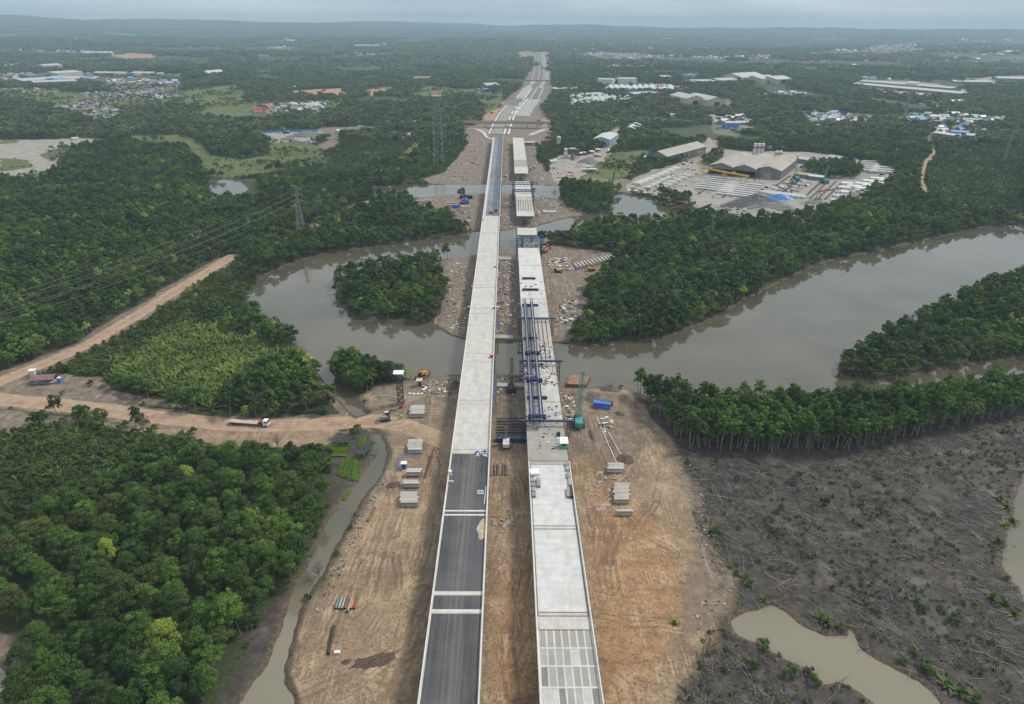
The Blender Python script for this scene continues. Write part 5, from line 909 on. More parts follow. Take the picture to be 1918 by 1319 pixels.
for poly, n_, where, kinds_ in vill:
    pl = wp(poly); lo, hi = pl.min(0), pl.max(0); k = 0
    while k < n_:
        x = random.uniform(lo[0], hi[0]); y = random.uniform(lo[1], hi[1])
        if not in_poly(pl, np.array([x]), np.array([y]))[0]: continue
        kd = random.choice(kinds_); o = house(kd, random.randrange(4)); o.location = (x, y, float(terrain(np.array([x]), np.array([y]))[0])); o.rotation_euler = (0, 0, random.choice([0, 0.2, 1.5, 1.2]) + random.uniform(-.2, .2)); s = random.uniform(0.9, 1.35); o.scale = (s, s, s)
        tag(o, 'house with ' + kd + ' roof in ' + where, 'house', 'houses of ' + where.replace('the ', '', 1)); k += 1; tot += 1
far_h = []
for poly, n_ in (([(0, 142), (60, 138), (30, 152), (0, 160)], 40), ([(180, 150), (330, 152), (340, 164), (200, 160)], 70), ([(1085, 105), (1120, 100), (1250, 107), (1235, 114), (1125, 114)], 330), ([(1560, 96), (1700, 88), (1725, 95), (1640, 104)], 260), ([(1390, 110), (1440, 106), (1440, 112), (1400, 114)], 70), ([(1750, 92), (1918, 96), (1930, 108), (1760, 106)], 160), ([(1250, 66), (1900, 68), (1930, 90), (1260, 88)], 520), ([(1250, 90), (1918, 90), (1918, 125), (1400, 120)], 260), ([(1030, 80), (1250, 84), (1250, 100), (1040, 96)], 90), ([(0, 70), (900, 66), (950, 86), (0, 100)], 120), ([(0, 120), (100, 118), (120, 126), (0, 130)], 110), ([(490, 90), (590, 88), (580, 94), (500, 94)], 40), ([(850, 76), (1100, 74), (1300, 80), (1250, 92), (900, 88)], 190), ([(1500, 130), (1800, 128), (1900, 134), (1700, 140)], 80)):
    pl = wp(poly); lo, hi = pl.min(0), pl.max(0); r = np.random.default_rng(n_); x = r.uniform(lo[0], hi[0], n_ * 12); y = r.uniform(lo[1], hi[1], n_ * 12); k = in_poly(pl, x, y); far_h.append(np.stack([x[k], y[k]], 1)[:n_])
for c_, x_, d_, s_ in FARV:
    if c_ == 7: r = np.random.default_rng(int(d_)); k_ = int(10 + s_ * 0.35); far_h.append(np.stack([x_ + r.normal(size=k_) * s_ * 0.8, d_ + r.normal(size=k_) * s_ * 0.45], 1))
FH = np.concatenate(far_h); low_h = []
for poly, n_ in (([(215, 168), (260, 162), (342, 172), (345, 182), (300, 188), (225, 178)], 240), ([(95, 198), (175, 192), (222, 206), (220, 222), (180, 228), (120, 212)], 230), ([(150, 176), (200, 173), (290, 190), (275, 197), (175, 188)], 110), ([(0, 168), (60, 166), (130, 176), (60, 180)], 60), ([(20, 160), (140, 163), (200, 168), (100, 170)], 80)):
    pl = wp(poly); lo, hi = pl.min(0), pl.max(0); r = np.random.default_rng(n_ + 1); x = r.uniform(lo[0], hi[0], n_ * 12); y = r.uniform(lo[1], hi[1], n_ * 12); k = in_poly(pl, x, y); low_h.append(np.stack([x[k], y[k]], 1)[:n_])
for poly, n_ in (([(1505, 214), (1620, 222), (1690, 226), (1690, 234), (1640, 235), (1520, 236)], 90), ([(1700, 216), (1800, 214), (1885, 224), (1890, 234), (1780, 236), (1700, 234)], 90), ([(1402, 178), (1500, 174), (1512, 178), (1410, 182)], 40), ([(1742, 240), (1830, 236), (1848, 250), (1800, 262), (1750, 250)], 25), ([(1326, 218), (1412, 222), (1384, 250), (1330, 232)], 25), ([(500, 200), (612, 192), (605, 208), (508, 212)], 45)):
    pl = wp(poly); lo, hi = pl.min(0), pl.max(0); r = np.random.default_rng(n_ + 5); x = r.uniform(lo[0], hi[0], n_ * 12); y = r.uniform(lo[1], hi[1], n_ * 12); k = in_poly(pl, x, y); low_h.append(np.stack([x[k], y[k]], 1)[:n_])
LH = np.concatenate(low_h)
# ------------------------------------------------------------------ machines and stores on the ground
def tracks(t, L_, gauge, w_, h, mat=K_DARK):
    for s in (-1, 1):
        m = MB(); pr = [(-L_ / 2, h * 0.5), (-L_ / 2 + h * 0.35, 0.05), (L_ / 2 - h * 0.35, 0.05), (L_ / 2, h * 0.5), (L_ / 2 - h * 0.3, h), (-L_ / 2 + h * 0.3, h)]
        vs = [(s * gauge / 2 - w_ / 2, y, z) for y, z in pr] + [(s * gauge / 2 + w_ / 2, y, z) for y, z in pr]; n_ = 6
        m.add(vs, [tuple(range(n_)), tuple(range(n_, 2 * n_))[::-1]] + [(i, n_ + i, n_ + (i + 1) % n_, (i + 1) % n_) for i in range(n_)]); m.build('track', mat, t)
def excavator(lab, loc, rz, body, arm, bucket, s=1.0, reach=1.0):
    t = thing('excavator', lab, 'excavator', loc, rz); t.scale = (s, s, s); tracks(t, 4.2, 2.5, 0.6, 0.95)
    MB().box((0, -0.6, 1.65), (2.7, 3.6, 1.1)).box((0.2, -1.9, 1.9), (2.5, 0.9, 1.3)).build('body', body, t); c = MB().box((-0.85, 0.75, 2.35), (1.0, 1.6, 1.7), 0, 0.85).build('cab', K_GLASS, t)
    MB().box((-0.85, 0.75, 3.24), (0.95, 1.5, 0.08)).build('cab_roof', K_WHITE if body is not K_YEL else K_YEL, t)
    m = MB(); e = (0.3, 3.9 * reach, 4.6); m.tube((0.3, 0.9, 1.7), (0.3, 2.3 * reach, 4.5), 0.34, 4, 0.30); m.tube((0.3, 2.3 * reach, 4.5), (0.3, 4.8 * reach, 4.1), 0.30, 4, 0.22); m.build('boom', arm, t)
    MB().tube((0.3, 4.7 * reach, 4.4), (0.3, 6.3 * reach, 1.7), 0.24, 4, 0.16).build('stick', bucket, t)
    MB().add([(-0.35, 6.0 * reach, 1.8), (0.95, 6.0 * reach, 1.8), (0.95, 6.9 * reach, 1.2), (-0.35, 6.9 * reach, 1.2), (-0.35, 6.0 * reach, 0.6), (0.95, 6.0 * reach, 0.6), (0.95, 6.6 * reach, 0.3), (-0.35, 6.6 * reach, 0.3)], [(0, 1, 2, 3), (0, 4, 5, 1), (4, 7, 6, 5), (0, 3, 7, 4), (1, 5, 6, 2)]).build('bucket', bucket, t)
    return t
def crawler_crane(lab, loc, rz, tip, body, boomm, w_=1.5, s=1.0, trk=K_DARK, n_=16):
    t = thing('crawler_crane', lab, 'crane', loc, rz); tracks(t, 6.0 * s, 4.2 * s, 0.9 * s, 1.1 * s, trk)
    MB().box((0, 0, 1.15 * s), (2.6 * s, 2.6 * s, 0.5 * s)).build('undercarriage', K_DARK, t)
    MB().box((0, -1.2 * s, 2.3 * s), (3.0 * s, 5.2 * s, 1.7 * s)).box((0, -3.5 * s, 2.1 * s), (3.2 * s, 1.2 * s, 1.9 * s)).build('house', body, t)
    MB().box((-1.3 * s, 1.4 * s, 2.5 * s), (1.1 * s, 1.7 * s, 2.0 * s), 0, 0.85).build('cab', K_GLASS, t)
    base = (0, 1.6 * s, 1.9 * s); b = Vector(base); e = Vector(tip); m = MB(); mid = b + (e - b) * 0.09; mid2 = b + (e - b) * 0.90
    lattice(m, base, mid, w_ * 0.3, w_, 2, 0.09 * s); lattice(m, mid, mid2, w_, w_, n_, 0.075 * s); lattice(m, mid2, tip, w_, w_ * 0.35, 2, 0.09 * s); m.build('boom', boomm, t)
    g = b + Vector((0, -3.0 * s, 4.2 * s)); m = MB(); m.tube(b + Vector((0.8 * s, -1 * s, 0)), g, 0.08 * s, 4); m.tube(b + Vector((-0.8 * s, -1 * s, 0)), g, 0.08 * s, 4); m.tube(g, b + Vector((0, -4.5 * s, 0)), 0.07 * s, 4); m.build('gantry_mast', boomm, t)
    m = MB(); m.tube(g + Vector((0.3, 0, 0)), e, 0.035, 3); m.tube(g - Vector((0.3, 0, 0)), e, 0.035, 3); m.tube(e, e + Vector((0, 0.3, -0.45 * e.z)), 0.03, 3); m.build('cable', K_DARK, t)
    MB().box(tuple(e + Vector((0, 0.3, -0.45 * e.z - 0.4))), (0.5, 0.4, 0.9)).build('hook_block', K_YEL, t); return t
def aim_tip(loc, px, py, height):
    """local tip so that a boom rooted at loc reaches the surveyed spot at that height"""
    x, y = P(np.array(float(px)), np.array(float(py)), height); return (float(x) - loc[0], float(y) - loc[1], height - loc[2])
l = gp(1083, 795); crawler_crane('tall teal lattice-boom crawler crane right of the unfinished bridge', l, 0, aim_tip(l, 1092.5, 697, 24), K_TEAL, K_TEAL, 1.7, 1.0, n_=18)
l = gp(958, 731); crawler_crane('black lattice-boom crawler crane between the bridges near the river bank', l, 0, aim_tip(l, 959, 671, 18), K_DARK, K_DARK, 1.3, 0.9, n_=14)
l = gp(948, 834); crawler_crane('low blue-and-white crawler crane with brown tracks between the bridges', l, 0, aim_tip(l, 948, 800, 7.5), K_WHITE, K_STEEL, 1.0, 0.8, K_RUST, 8)
l = gp(871, 380); crawler_crane('blue crawler crane on the far bank left of the asphalted deck', l, 0, aim_tip(l, 867, 352, 26), K_TARP, K_DARK, 1.6, 1.4, n_=12)
l = gp(1544, 343); crawler_crane('teal crane on the precast yard rails', l, 0, aim_tip(l, 1552, 310, 26), K_TEAL, K_TEAL, 1.8, 1.4, n_=12)
l = gp(1490, 338); crawler_crane('teal crane beside the triple shed in the precast yard', l, 0, aim_tip(l, 1494, 292, 34), K_TEAL, K_TEAL, 1.8, 1.4, n_=12)
l = gp(1255, 352); crawler_crane('dark rusty crane on the mud bank beside the basin', gp(1146, 352), 0, aim_tip(gp(1146, 352), 1151, 322, 20), K_RUST, K_DARK, 1.5, 1.2, n_=10)
excavator('grey excavator with black boom and lime-green arm on the dirt road bend', gp(722, 787), R(-75), K_STEEL, K_DARK, K_LIME)
excavator('yellow excavator with long raised arm among the girder blocks on the north bank', gp(1108, 507), R(-70), K_YEL, K_YEL, K_YEL, 1.1)
excavator('orange excavator at the foot of the pale blue portal crane', gp(1020, 473), R(-30), K_ORANGE, K_ORANGE, K_RUST, 1.2)
excavator('small yellow excavator on the grey track left of the basin trees', gp(1080, 341), R(60), K_YEL, K_YEL, K_YEL, 1.5)
excavator('teal excavator working behind the gravel heaps', gp(536, 250), R(60), K_TEAL, K_TEAL, K_TEAL, 2.0)
excavator('small teal excavator under the crane in the precast yard', gp(1486, 345), R(10), K_TEAL, K_TEAL, K_TEAL, 1.2)
t = thing('dump_truck', 'yellow dump truck on the muddy track of the north bank', 'truck', gp(1045, 510), R(88)); tracks(t, 5, 2.2, 0.7, 0.9, K_TYRE)
MB().box((0, -0.9, 1.7), (2.3, 3.6, 1.2)).build('tipper_body', K_YEL, t); MB().box((0, 1.9, 1.9), (2.2, 1.5, 1.7), 0, 0.9).build('cab', K_DARK, t)
def barge(lab, corners, h):
    t = thing('barge', lab, 'barge', (0, 0, 0)); pl = [tuple(q) for q in wp(corners, WZ)]; MB().prism(pl, WZ - 0.4, WZ + h).build('hull', K_RUST, t)
    cx = sum(p[0] for p in pl) / 4; cy = sum(p[1] for p in pl) / 4
    MB().prism([(cx + (x - cx) * 0.93, cy + (y - cy) * 0.93) for x, y in pl], WZ + h + 0.003, WZ + h + 0.06).build('deck', paint('rusty_deck', (0.27, 0.15, 0.11), 0.85, var=0.4), t)
    m = MB(); [m.tube((cx + (x - cx) * 0.85, cy + (y - cy) * 0.85, WZ + h), (cx + (x - cx) * 0.85, cy + (y - cy) * 0.85, WZ + h + 0.5), 0.22, 8) for x, y in pl]; m.build('bollard', K_DARK, t); return t
barge('flat rusty barge moored off the bank behind the teal crane', [(1058, 724), (1097, 726), (1106, 709), (1066, 706)], 1.3)
barge('small rusty pontoon at the bank carrying a yellow excavator', [(776, 711), (795, 713), (806, 698), (790, 696)], 0.9)
x, y = P(np.array(790.0), np.array(704.0), 0.5); excavator('yellow excavator on the small rusty pontoon', (float(x), float(y), 0.46), R(120), K_YEL, K_YEL, K_YEL, 0.8)
# container, tower, hut, toilet
def container(lab, px, py, L_, rz, mat, w_=2.4, h=2.5):
    t = thing('container', lab, 'container', gp(px, py), rz); m = MB().box((0, 0, h / 2), (L_, w_, h))
    for i in range(int(L_ / 0.5)): m.box((-L_ / 2 + 0.3 + i * 0.5, -w_ / 2 - 0.04, h / 2), (0.2, 0.07, h * 0.86)); m.box((-L_ / 2 + 0.3 + i * 0.5, 0, h + 0.03), (0.2, w_ * 0.94, 0.06))
    m.build('body', mat, t); MB().box((L_ / 2 + 0.04, 0, h / 2), (0.06, w_ * 0.9, h * 0.88)).build('door', mat, t); return t
container('bright blue shipping container on the right bank beside a dark spoil heap', 1127, 763, 7.2, R(-14), K_TARP)
t = thing('steel_trough', 'rusty orange steel trough lying behind the bright blue container', 'trough', (gp(1133, 757)), R(-12)); MB().box((0, 0, 0.2), (7.0, 2.0, 0.3)).build('base', K_ORANGE, t)
for s in (-1, 1): MB().box((0, s * 1.0, 0.6), (7.0, 0.1, 0.9)).build('side', K_RUST, t)
container('blue container among the stores on the far left bank', 854, 389, 6, 0, K_TARP); container('long blue shed-like container on the far left bank', 873, 372, 12, 0, K_BLUE, 3, 3)
t = thing('stair_tower', 'tall dark scaffold stair tower with white roof by the pontoon', 'scaffold tower', gp(751, 756)); H_ = 13.5; m = MB()
lattice(m, (0, 0, 0), (0, 0, H_), 2.4, 2.4, 9, 0.10); m.build('frame', K_DARK, t)
for i in range(9): MB().slab((-1.0, -1.0, i * 1.5 + (0.1 if i % 2 else 1.5)), (1.0, -1.0, i * 1.5 + (1.5 if i % 2 else 0.1)), (1.0, 0.1, i * 1.5 + (1.5 if i % 2 else 0.1)), (-1.0, 0.1, i * 1.5 + (0.1 if i % 2 else 1.5)), 0.1).build('stair_flight', K_DARK, t)
m = MB(); m.slab((-2.2, -1.9, H_ + 1.6), (2.2, -1.9, H_ + 1.6), (2.2, 0, H_ + 2.2), (-2.2, 0, H_ + 2.2), 0.08); m.slab((-2.2, 0, H_ + 2.2), (2.2, 0, H_ + 2.2), (2.2, 1.9, H_ + 1.6), (-2.2, 1.9, H_ + 1.6), 0.08); m.build('roof', K_WHITE, t)
m = MB(); [m.bar((a * 1.2, b * 1.2, H_), (a * 1.6, b * 1.6, H_ + 1.7), 0.1) for a in (-1, 1) for b in (-1, 1)]; m.build('roof_post', K_DARK, t); MB().box((0.6, -1.0, H_ + 0.7), (1.0, 0.9, 1.1)).build('box', K_TARP, t)
lowlabel(MB().tube((0, 0, 0), (0, 0, 1.5), 0.65, 12).tube((0, 0, 1.5), (0, 0, 1.65), 0.4, 8).build('fuel_drum', K_RED, None, gp(751, 764)), 'red drum standing in front of the dark stair tower', 'drum')
t = thing('site_cabin', 'small cabin with cream flat roof between stair tower and bridge', 'cabin', gp(786, 722), 0.1); MB().box((0, 0, 1.4), (2.2, 2.2, 2.8)).build('wall', K_STEEL, t); MB().box((0, 0, 2.9), (2.7, 2.7, 0.18)).build('roof', paint('cream_sheet', (0.55, 0.50, 0.44)), t); MB().box((0.2, -1.13, 1.1), (0.8, 0.06, 2.0)).build('door', K_DARK, t)
t = thing('site_cabin', 'tiny white-roofed blue guard cabin between two girder stacks', 'cabin', gp(757, 876), 0); MB().box((0, 0, 1.0), (1.7, 1.5, 2.0)).build('wall', K_TARP, t); MB().box((0, 0, 2.1), (2.2, 1.9, 0.14)).build('roof', K_WHITE, t); MB().box((0, -0.78, 0.9), (0.6, 0.05, 1.6)).build('door', K_GLASS, t)
t = thing('railing', 'low blue railing around the fenced bit of ground between two girder stacks', 'railing', gp(772, 868)); m = MB()
for a, b in (((-5, -5), (-5, 4)), ((-5, 4), (3, 4)), ((-5, -5), (-3, -5))):
    m.bar((*a, 1.0), (*b, 1.0), 0.12); m.bar((*a, 0.5), (*b, 0.5), 0.1); n_ = 6
    for i in range(n_ + 1): x = a[0] + (b[0] - a[0]) * i / n_; y = a[1] + (b[1] - a[1]) * i / n_; m.bar((x, y, 0), (x, y, 1.0), 0.1)
m.build('rails', K_TARP, t)
t = thing('roadside_hut', 'open roadside hut with mauve-pink gable roof beside the road fork', 'hut', gp(86, 716), 0.12); m = MB(); P_ = paint('mauve_roof_sheet', (0.24, 0.13, 0.15), 0.6)
m.slab((-5, -2.8, 2.5), (5, -2.8, 2.5), (5, 0, 3.9), (-5, 0, 3.9), 0.12); m.slab((-5, 0, 3.9), (5, 0, 3.9), (5, 2.8, 2.5), (-5, 2.8, 2.5), 0.12); m.build('roof', P_, t)
for x in (-4.6, -1.5, 1.5, 4.6):
    for y in (-2.4, 2.4): MB().bar((x, y, 0), (x, y, 2.6), 0.18).build('post', K_WOOD, t)
MB().box((0, 0, 0.3), (8.6, 4.2, 0.25)).build('floor', K_GREY, t); MB().box((1.5, 2.3, 1.3), (6, 0.1, 1.8)).build('back_wall', K_WOOD, t)
t = thing('portable_toilet', 'blue portable toilet right of the pink-roofed hut', 'toilet', gp(113, 717)); MB().box((0, 0, 1.25), (1.4, 1.4, 2.5)).build('cubicle', K_TARP, t); MB().box((0, 0, 2.6), (1.5, 1.5, 0.2), 0, 0.8).build('roof', K_WHITE, t); MB().box((0, -0.73, 1.1), (0.9, 0.05, 2.0)).build('door', K_SKYB, t)
t = thing('kiosk', 'little white kiosk at the edge of the diagonal dirt road', 'kiosk', gp(63, 703)); MB().box((0, 0, 0.8), (2.2, 1.8, 1.6)).build('counter', K_WHITE, t); MB().box((0, 0, 2.6), (3.0, 2.4, 0.15)).build('roof', K_WHITE, t); m = MB(); [m.bar((x, y, 0), (x, y, 2.6), 0.12) for x in (-1.2, 1.2) for y in (-0.9, 0.9)]; m.build('post', K_STEEL, t)
# flatbed lorry
l = gp(467, 795); ax, ay = P(np.array([432.0, 502.0]), np.array([793.0, 798.0])); t = thing('flatbed_lorry', 'white-cabbed lorry hauling an empty rusty flatbed trailer along the dirt road', 'lorry', l, math.atan2(ay[1] - ay[0], ax[1] - ax[0]))
MB().box((-2.0, 0, 1.45), (12.6, 2.5, 0.28)).build('flatbed', paint('worn_pink_steel', (0.50, 0.42, 0.36), 0.8, var=0.3), t); MB().box((-2, 0, 1.15), (12.0, 0.9, 0.3)).build('chassis', K_DARK, t)
MB().box((6.6, 0, 1.1), (3.6, 1.0, 0.4)).build('tractor_frame', K_DARK, t); cb = MB().box((7.4, 0, 1.55), (2.1, 2.4, 1.5)).box((7.3, 0, 2.65), (1.9, 2.3, 0.8), 0, 0.9).build('cab', K_WHITE, t)
MB().box((8.42, 0, 2.45), (0.12, 2.1, 0.9)).box((7.6, -1.18, 2.3), (1.0, 0.06, 0.6)).build('window', K_GLASS, t); MB().box((4.6, 0, 2.2), (0.15, 2.4, 0.9)).build('headboard', K_ORANGE, t)
for x in (-6.8, -5.5, -4.2, 4.2, 5.4, 7.6):
    for s in (-1, 1):
        w_ = MB().tube((x, s * 0.75, 0.52), (x, s * 1.22, 0.52), 0.52, 14).build('wheel', K_TYRE, t); MB().tube((x, s * 1.2, 0.52), (x, s * 1.26, 0.52), 0.28, 10).build('rim', K_STEEL, w_)
# precast girder blocks in stacks
def block_mesh(L_, w_=1.05, h=1.75):
    m = MB(); pr = [(-w_ / 2, 0), (w_ / 2, 0), (w_ / 2, 0.3), (w_ * 0.2, 0.5), (w_ * 0.2, h - 0.45), (w_ / 2, h - 0.25), (w_ / 2, h), (-w_ / 2, h), (-w_ / 2, h - 0.25), (-w_ * 0.2, h - 0.45), (-w_ * 0.2, 0.5), (-w_ / 2, 0.3)]
    m.yprism(pr, -L_ / 2, L_ / 2)
    for i in range(6): m.box((0, -L_ / 2 + (i + 0.5) * L_ / 6, h / 2), (w_ * 0.62, 0.22, h - 0.7))
    for s in (-1, 1): m.box((0, s * (L_ / 2 - 0.35), h / 2), (w_ * 0.8, 0.55, h - 0.1))
    return m
src = block_mesh(6.6).build('girder_block', K_GIRD); first_block = [src]
src2 = block_mesh(6.6).build('girder_block', K_GIRD2); first_block2 = [src2]
def block(loc, rz, lab, grp, sx=1.0, pale=False, sc=1.0):
    f, s_ = (first_block2, src2) if pale else (first_block, src)
    if f: o = f.pop()
    else: o = s_.copy(); C.objects.link(o)
    o.location = loc; o.rotation_euler = (0, 0, rz); o.scale = (sc, sx, sc); return tag(o, lab, 'concrete girder block', grp)
def stack(xl, xr, pf, pb, where, grp, z=0.25, rows=None):
    a = P(np.array([float(xl), float(xr)]), np.array([float(pf)] * 2)); xb, yb = P(np.array((xl + xr) / 2.0), np.array(float(pb)), 1.7)
    L_ = float(a[0][1] - a[0][0]); cx = float(a[0].mean()); y0 = float(a[1][0]) + 0.5; n_ = rows or max(1, int(round((float(yb) - y0) / 1.22)))
    random.seed(int(xl)); names = ['nearest'] + ['second nearest', 'third from the near end', 'fourth from the near end', 'fifth from the near end', 'sixth from the near end', 'seventh from the near end', 'eighth from the near end', 'ninth from the near end', 'tenth from the near end']
    for i in range(n_):
        f = i / max(1, n_); x = cx + (float(xb) - cx) * f + random.uniform(-0.35, 0.35)
        block((x, y0 + i * 1.22, z + gz(x, y0)), R(90) + random.uniform(-0.02, 0.02), ('farthest' if i == n_ - 1 and n_ > 1 else names[i]) + ' girder block ' + where, grp, L_ / 6.6 * random.uniform(0.93, 1.02), random.random() < 0.4)
G1 = 'concrete girder blocks stored left of the bridges'; G2 = 'concrete girder blocks stored right of the bridges'
stack(768, 796, 782, 758, 'in the row right of the stair tower', G1); stack(763, 791, 850, 822, 'in the row just below the dirt road bend', G1); stack(761, 790, 893, 875, 'in the row behind the spoil heap beside the guard cabin', G1)
stack(756, 786, 914, 897, 'in the row right of the dark spoil heap', G1); stack(749, 783, 950, 920, 'in the left bank row closest to the camera', G1)
stack(1137, 1168, 886, 868, 'in the farthest row of the right bank', G2); stack(1149, 1179, 944, 903, 'in the long middle row of the right bank', G2); stack(1155, 1187, 966, 951, 'in the right bank row closest to the camera', G2)
for i in range(12):
    a = gp(1079 + i * 6.2, 502 - i * 1.5); block((a[0], a[1], a[2] + 0.2), R(14), ('leftmost' if i == 0 else rl[i] + ' from the left') + ' girder block in the slanting row on the north bank', 'girder blocks in the slanting row on the north bank', 1.25, i % 3 > 0)
a = gp(1091, 541); block((a[0], a[1], a[2] + 0.1), R(90), 'lone girder block lying on the mud below the slanting row', 'stray girder blocks', 1.0, True)
for i, (px, py) in enumerate(((842, 388), (844, 384), (779, 384), (782, 380), (801, 381), (803, 378), (991, 322), (995, 318), (1001, 315))):
    a = gp(px, py); block((a[0], a[1], a[2] + 0.1), R(90) if i < 6 else R(15), ['front pale block by the blue container', 'rear pale block by the blue container', 'front block at the left end of the far left yard', 'rear block at the left end of the far left yard', 'front block in the middle of the far left yard', 'rear block in the middle of the far left yard', 'near block on the grass right of the far deck', 'middle block on the grass right of the far deck', 'far block on the grass right of the far deck'][i], 'stray girder blocks', 1.3, True, 1.2)
# white dots of pile heads
for i in range(4):
    a = gp(767.5 + i * 7.6, 738); o = MB().box((0, 0, 0.2), (1.2, 1.1, 0.4), random.uniform(-.1, .1), 0.95).build('concrete_slab', K_LIGHT, None, a); tag(o, ['leftmost', 'second from left', 'third from left', 'rightmost'][i] + ' of four small white slabs laid in a row behind a girder stack', 'slab', 'four small white slabs')
# steel pipes and rods
for i in range(7):
    a = gp(628.5 + i * 5.7, 1142 if i != 4 else 1147); L_ = 3.9 if i < 4 or i == 6 else 5.0 if i == 4 else 3.2; m = MB().tube((0, 0, 0.38), (0.12, L_, 0.38), 0.36, 14, cap=False).tube((0, 0.02, 0.38), (0.12, L_ - 0.02, 0.38), 0.30, 14, cap=False)
    tag(m.build('steel_pipe', [K_STEEL, K_STEEL, K_STEEL, K_RUST, K_STEEL, K_ORANGE, K_RUST][i] if i != 0 else paint('grey_pipe', (0.16, 0.16, 0.17)), None, a), rl[i].replace('nearest', 'first') + ' steel pipe from the left in the row of seven near the creek', 'pipe', 'row of steel pipes near the creek')
for (x0, y0), (x1, y1), r_, m_, lab in (((615, 1228), (625, 1175), 0.42, K_DARK, 'long dark steel pipe lying alone in front of the row of pipes'), ((689, 978), (703, 952), 0.35, K_RUST, 'short rusty pipe lying along the creek bank'), ((664, 1026), (677, 1004), 0.25, K_WOOD, 'tan log lying on the sandy creek bank'), ((697, 965), (705, 940), 0.3, K_STEEL, 'grey pipe lying along the creek bank above the rusty one')):
    a, b = gp(x0, y0), gp(x1, y1); tag(MB().tube((0, 0, r_), (b[0] - a[0], b[1] - a[1], r_ + b[2] - a[2]), r_, 14, cap=False).tube((0, 0, r_), (b[0] - a[0], b[1] - a[1], r_ + b[2] - a[2]), r_ * 0.8, 12).build('steel_pipe' if m_ is not K_WOOD else 'log', m_, None, a), lab, 'pipe' if m_ is not K_WOOD else 'log')
lowlabel(MB().box((0, 0, 0.3), (1.6, 0.9, 0.6)).build('concrete_weight', K_LIGHT, None, gp(632, 1224)), 'small white concrete weight right of the long dark pipe', 'concrete weight')
t = thing('rebar_cage', 'dark bundles of steel rods lying between the bridges below the low crane', 'steel rods', gp(919, 891)); 
for i in range(7):
    MB().box((0.3 + i * 1.0, 3.2, 0.35 + 0.06 * (i % 2)), (0.28, 6.8, 0.5)).build('rod_bundle', K_DARK if i % 3 else K_STEEL, t)
MB().box((3.3, 1.0, 0.08), (7, 0.3, 0.2)).box((3.3, 5.0, 0.08), (7, 0.3, 0.2)).build('sleeper', K_WOOD, t)
for i in range(6):
    py = 790 + i * 5.2; a = gp(958, py); t = thing('lattice_girder', rl[5 - i].replace('nearest', 'nearest') + ' of the dark lattice girders laid crosswise between the bridges', 'lattice girder', a, group='dark lattice girders between the bridges')
    m = MB(); [m.box((0, 0, z), (12.0, 0.3, 0.25)) for z in (0.2, 1.5)]
    for k in range(12): m.bar((-6 + k, 0, 0.25 if k % 2 else 1.4), (-5 + k, 0, 1.4 if k % 2 else 0.25), 0.14)
    m.build('truss', K_DARK, t)
t = thing('steel_box_beam', 'wide dark blue box beam lying on the ground between the bridges', 'steel beam', gp(956, 826)); MB().box((0, 0, 0.9), (11.5, 2.4, 1.6)).build('beam', K_DBLUE, t); m = MB(); [m.box((-5.5 + i * 1.0, 0, 1.72), (0.12, 2.3, 0.1)) for i in range(12)]; m.build('rib', K_DARK, t)
# safety mesh on the far side of the left bridge
for py0, py1, lab in ((690, 752, 'blue mesh screen hanging on the left bridge edge beside the gantry'), (578, 612, 'blue mesh screen hanging on the left bridge edge beside the open girders')):
    a, b = yd(py1), yd(py0); lowlabel(MB().box((0, 0, 0), (0.9, b - a, 0.15)).box((0.5, 0, -1.5), (0.1, b - a, 3.0)).build('safety_screen', K_DBLUE, None, (-4.6, (a + b) / 2, 7.0)), lab, 'screen')
for i, (px, py, lx, ly) in enumerate(((938, 634, 10, 3), (946, 486, 7, 5), (1029, 398, 9, 5), (1190, 332, 0, 0), (958, 724, 11, 2.5))):
    if lx: a = gp(px, py); lowlabel(MB().box((0, 0, 0.5), (lx * 1.3, ly * 1.4, 1.2), 0, 0.97).build('pile_cap', K_GIRD, None, a), ['long pile cap between the bridges at the south water edge', 'speckled square pile cap between the bridges on the north bank', 'flat white pile cap right of the far pier', '', 'low concrete sill between the bridges by the black crane'][i], 'pile cap')
# heaps
def heap(lab, px, py, rx, ry, h, mat, name='spoil_heap', cat='heap', seed=1, rz=0):
    r = np.random.default_rng(seed); n_ = 26; V = []; F = []; rings = 9
    for i in range(rings + 1):
        f = i / rings
        for j in range(n_):
            a = 2 * math.pi * j / n_; k = 1 + 0.16 * math.sin(2 * a + seed) + 0.09 * math.sin(5 * a + seed * 2); rr = (1 - f) * k
            V.append((rx * rr * math.cos(a), ry * rr * math.sin(a), -0.25 + h * (1 - (1 - f) ** 1.35) * (0.93 + 0.1 * r.random()) + (r.random() - 0.5) * h * 0.10))
    for i in range(rings):
        for j in range(n_): F.append((i * n_ + j, i * n_ + (j + 1) % n_, (i + 1) * n_ + (j + 1) % n_, (i + 1) * n_ + j))
    o = MB().add(V, F).build(name, mat, None, gp(px, py), rz); return tag(o, lab, cat)
K_SPOIL = paint('dark_spoil', (0.095, 0.062, 0.045), 0.95, var=0.5, scale=1.2, dirt=(0.03, 0.02, 0.016)); K_MUDH = paint('grey_spoil', (0.12, 0.10, 0.088), 0.95, var=0.5, scale=1.0, dirt=(0.04, 0.033, 0.03))
K_GRAV = paint('grey_gravel', (0.215, 0.215, 0.21), 0.95, var=0.2, scale=0.4); K_GRAVD = paint('dark_gravel', (0.125, 0.13, 0.14), 0.95, var=0.2, scale=0.3); K_SANDH = paint('pale_sand', (0.36, 0.33, 0.29), 0.95, var=0.2)
heap('dark brown spoil heap left of the middle girder stack', 737, 908, 2.9, 3.2, 0.9, K_SPOIL, seed=1); heap('dark brown spoil heap right of the farthest right bank girder row', 1171, 860, 3.2, 4.6, 1.0, K_SPOIL, seed=2)
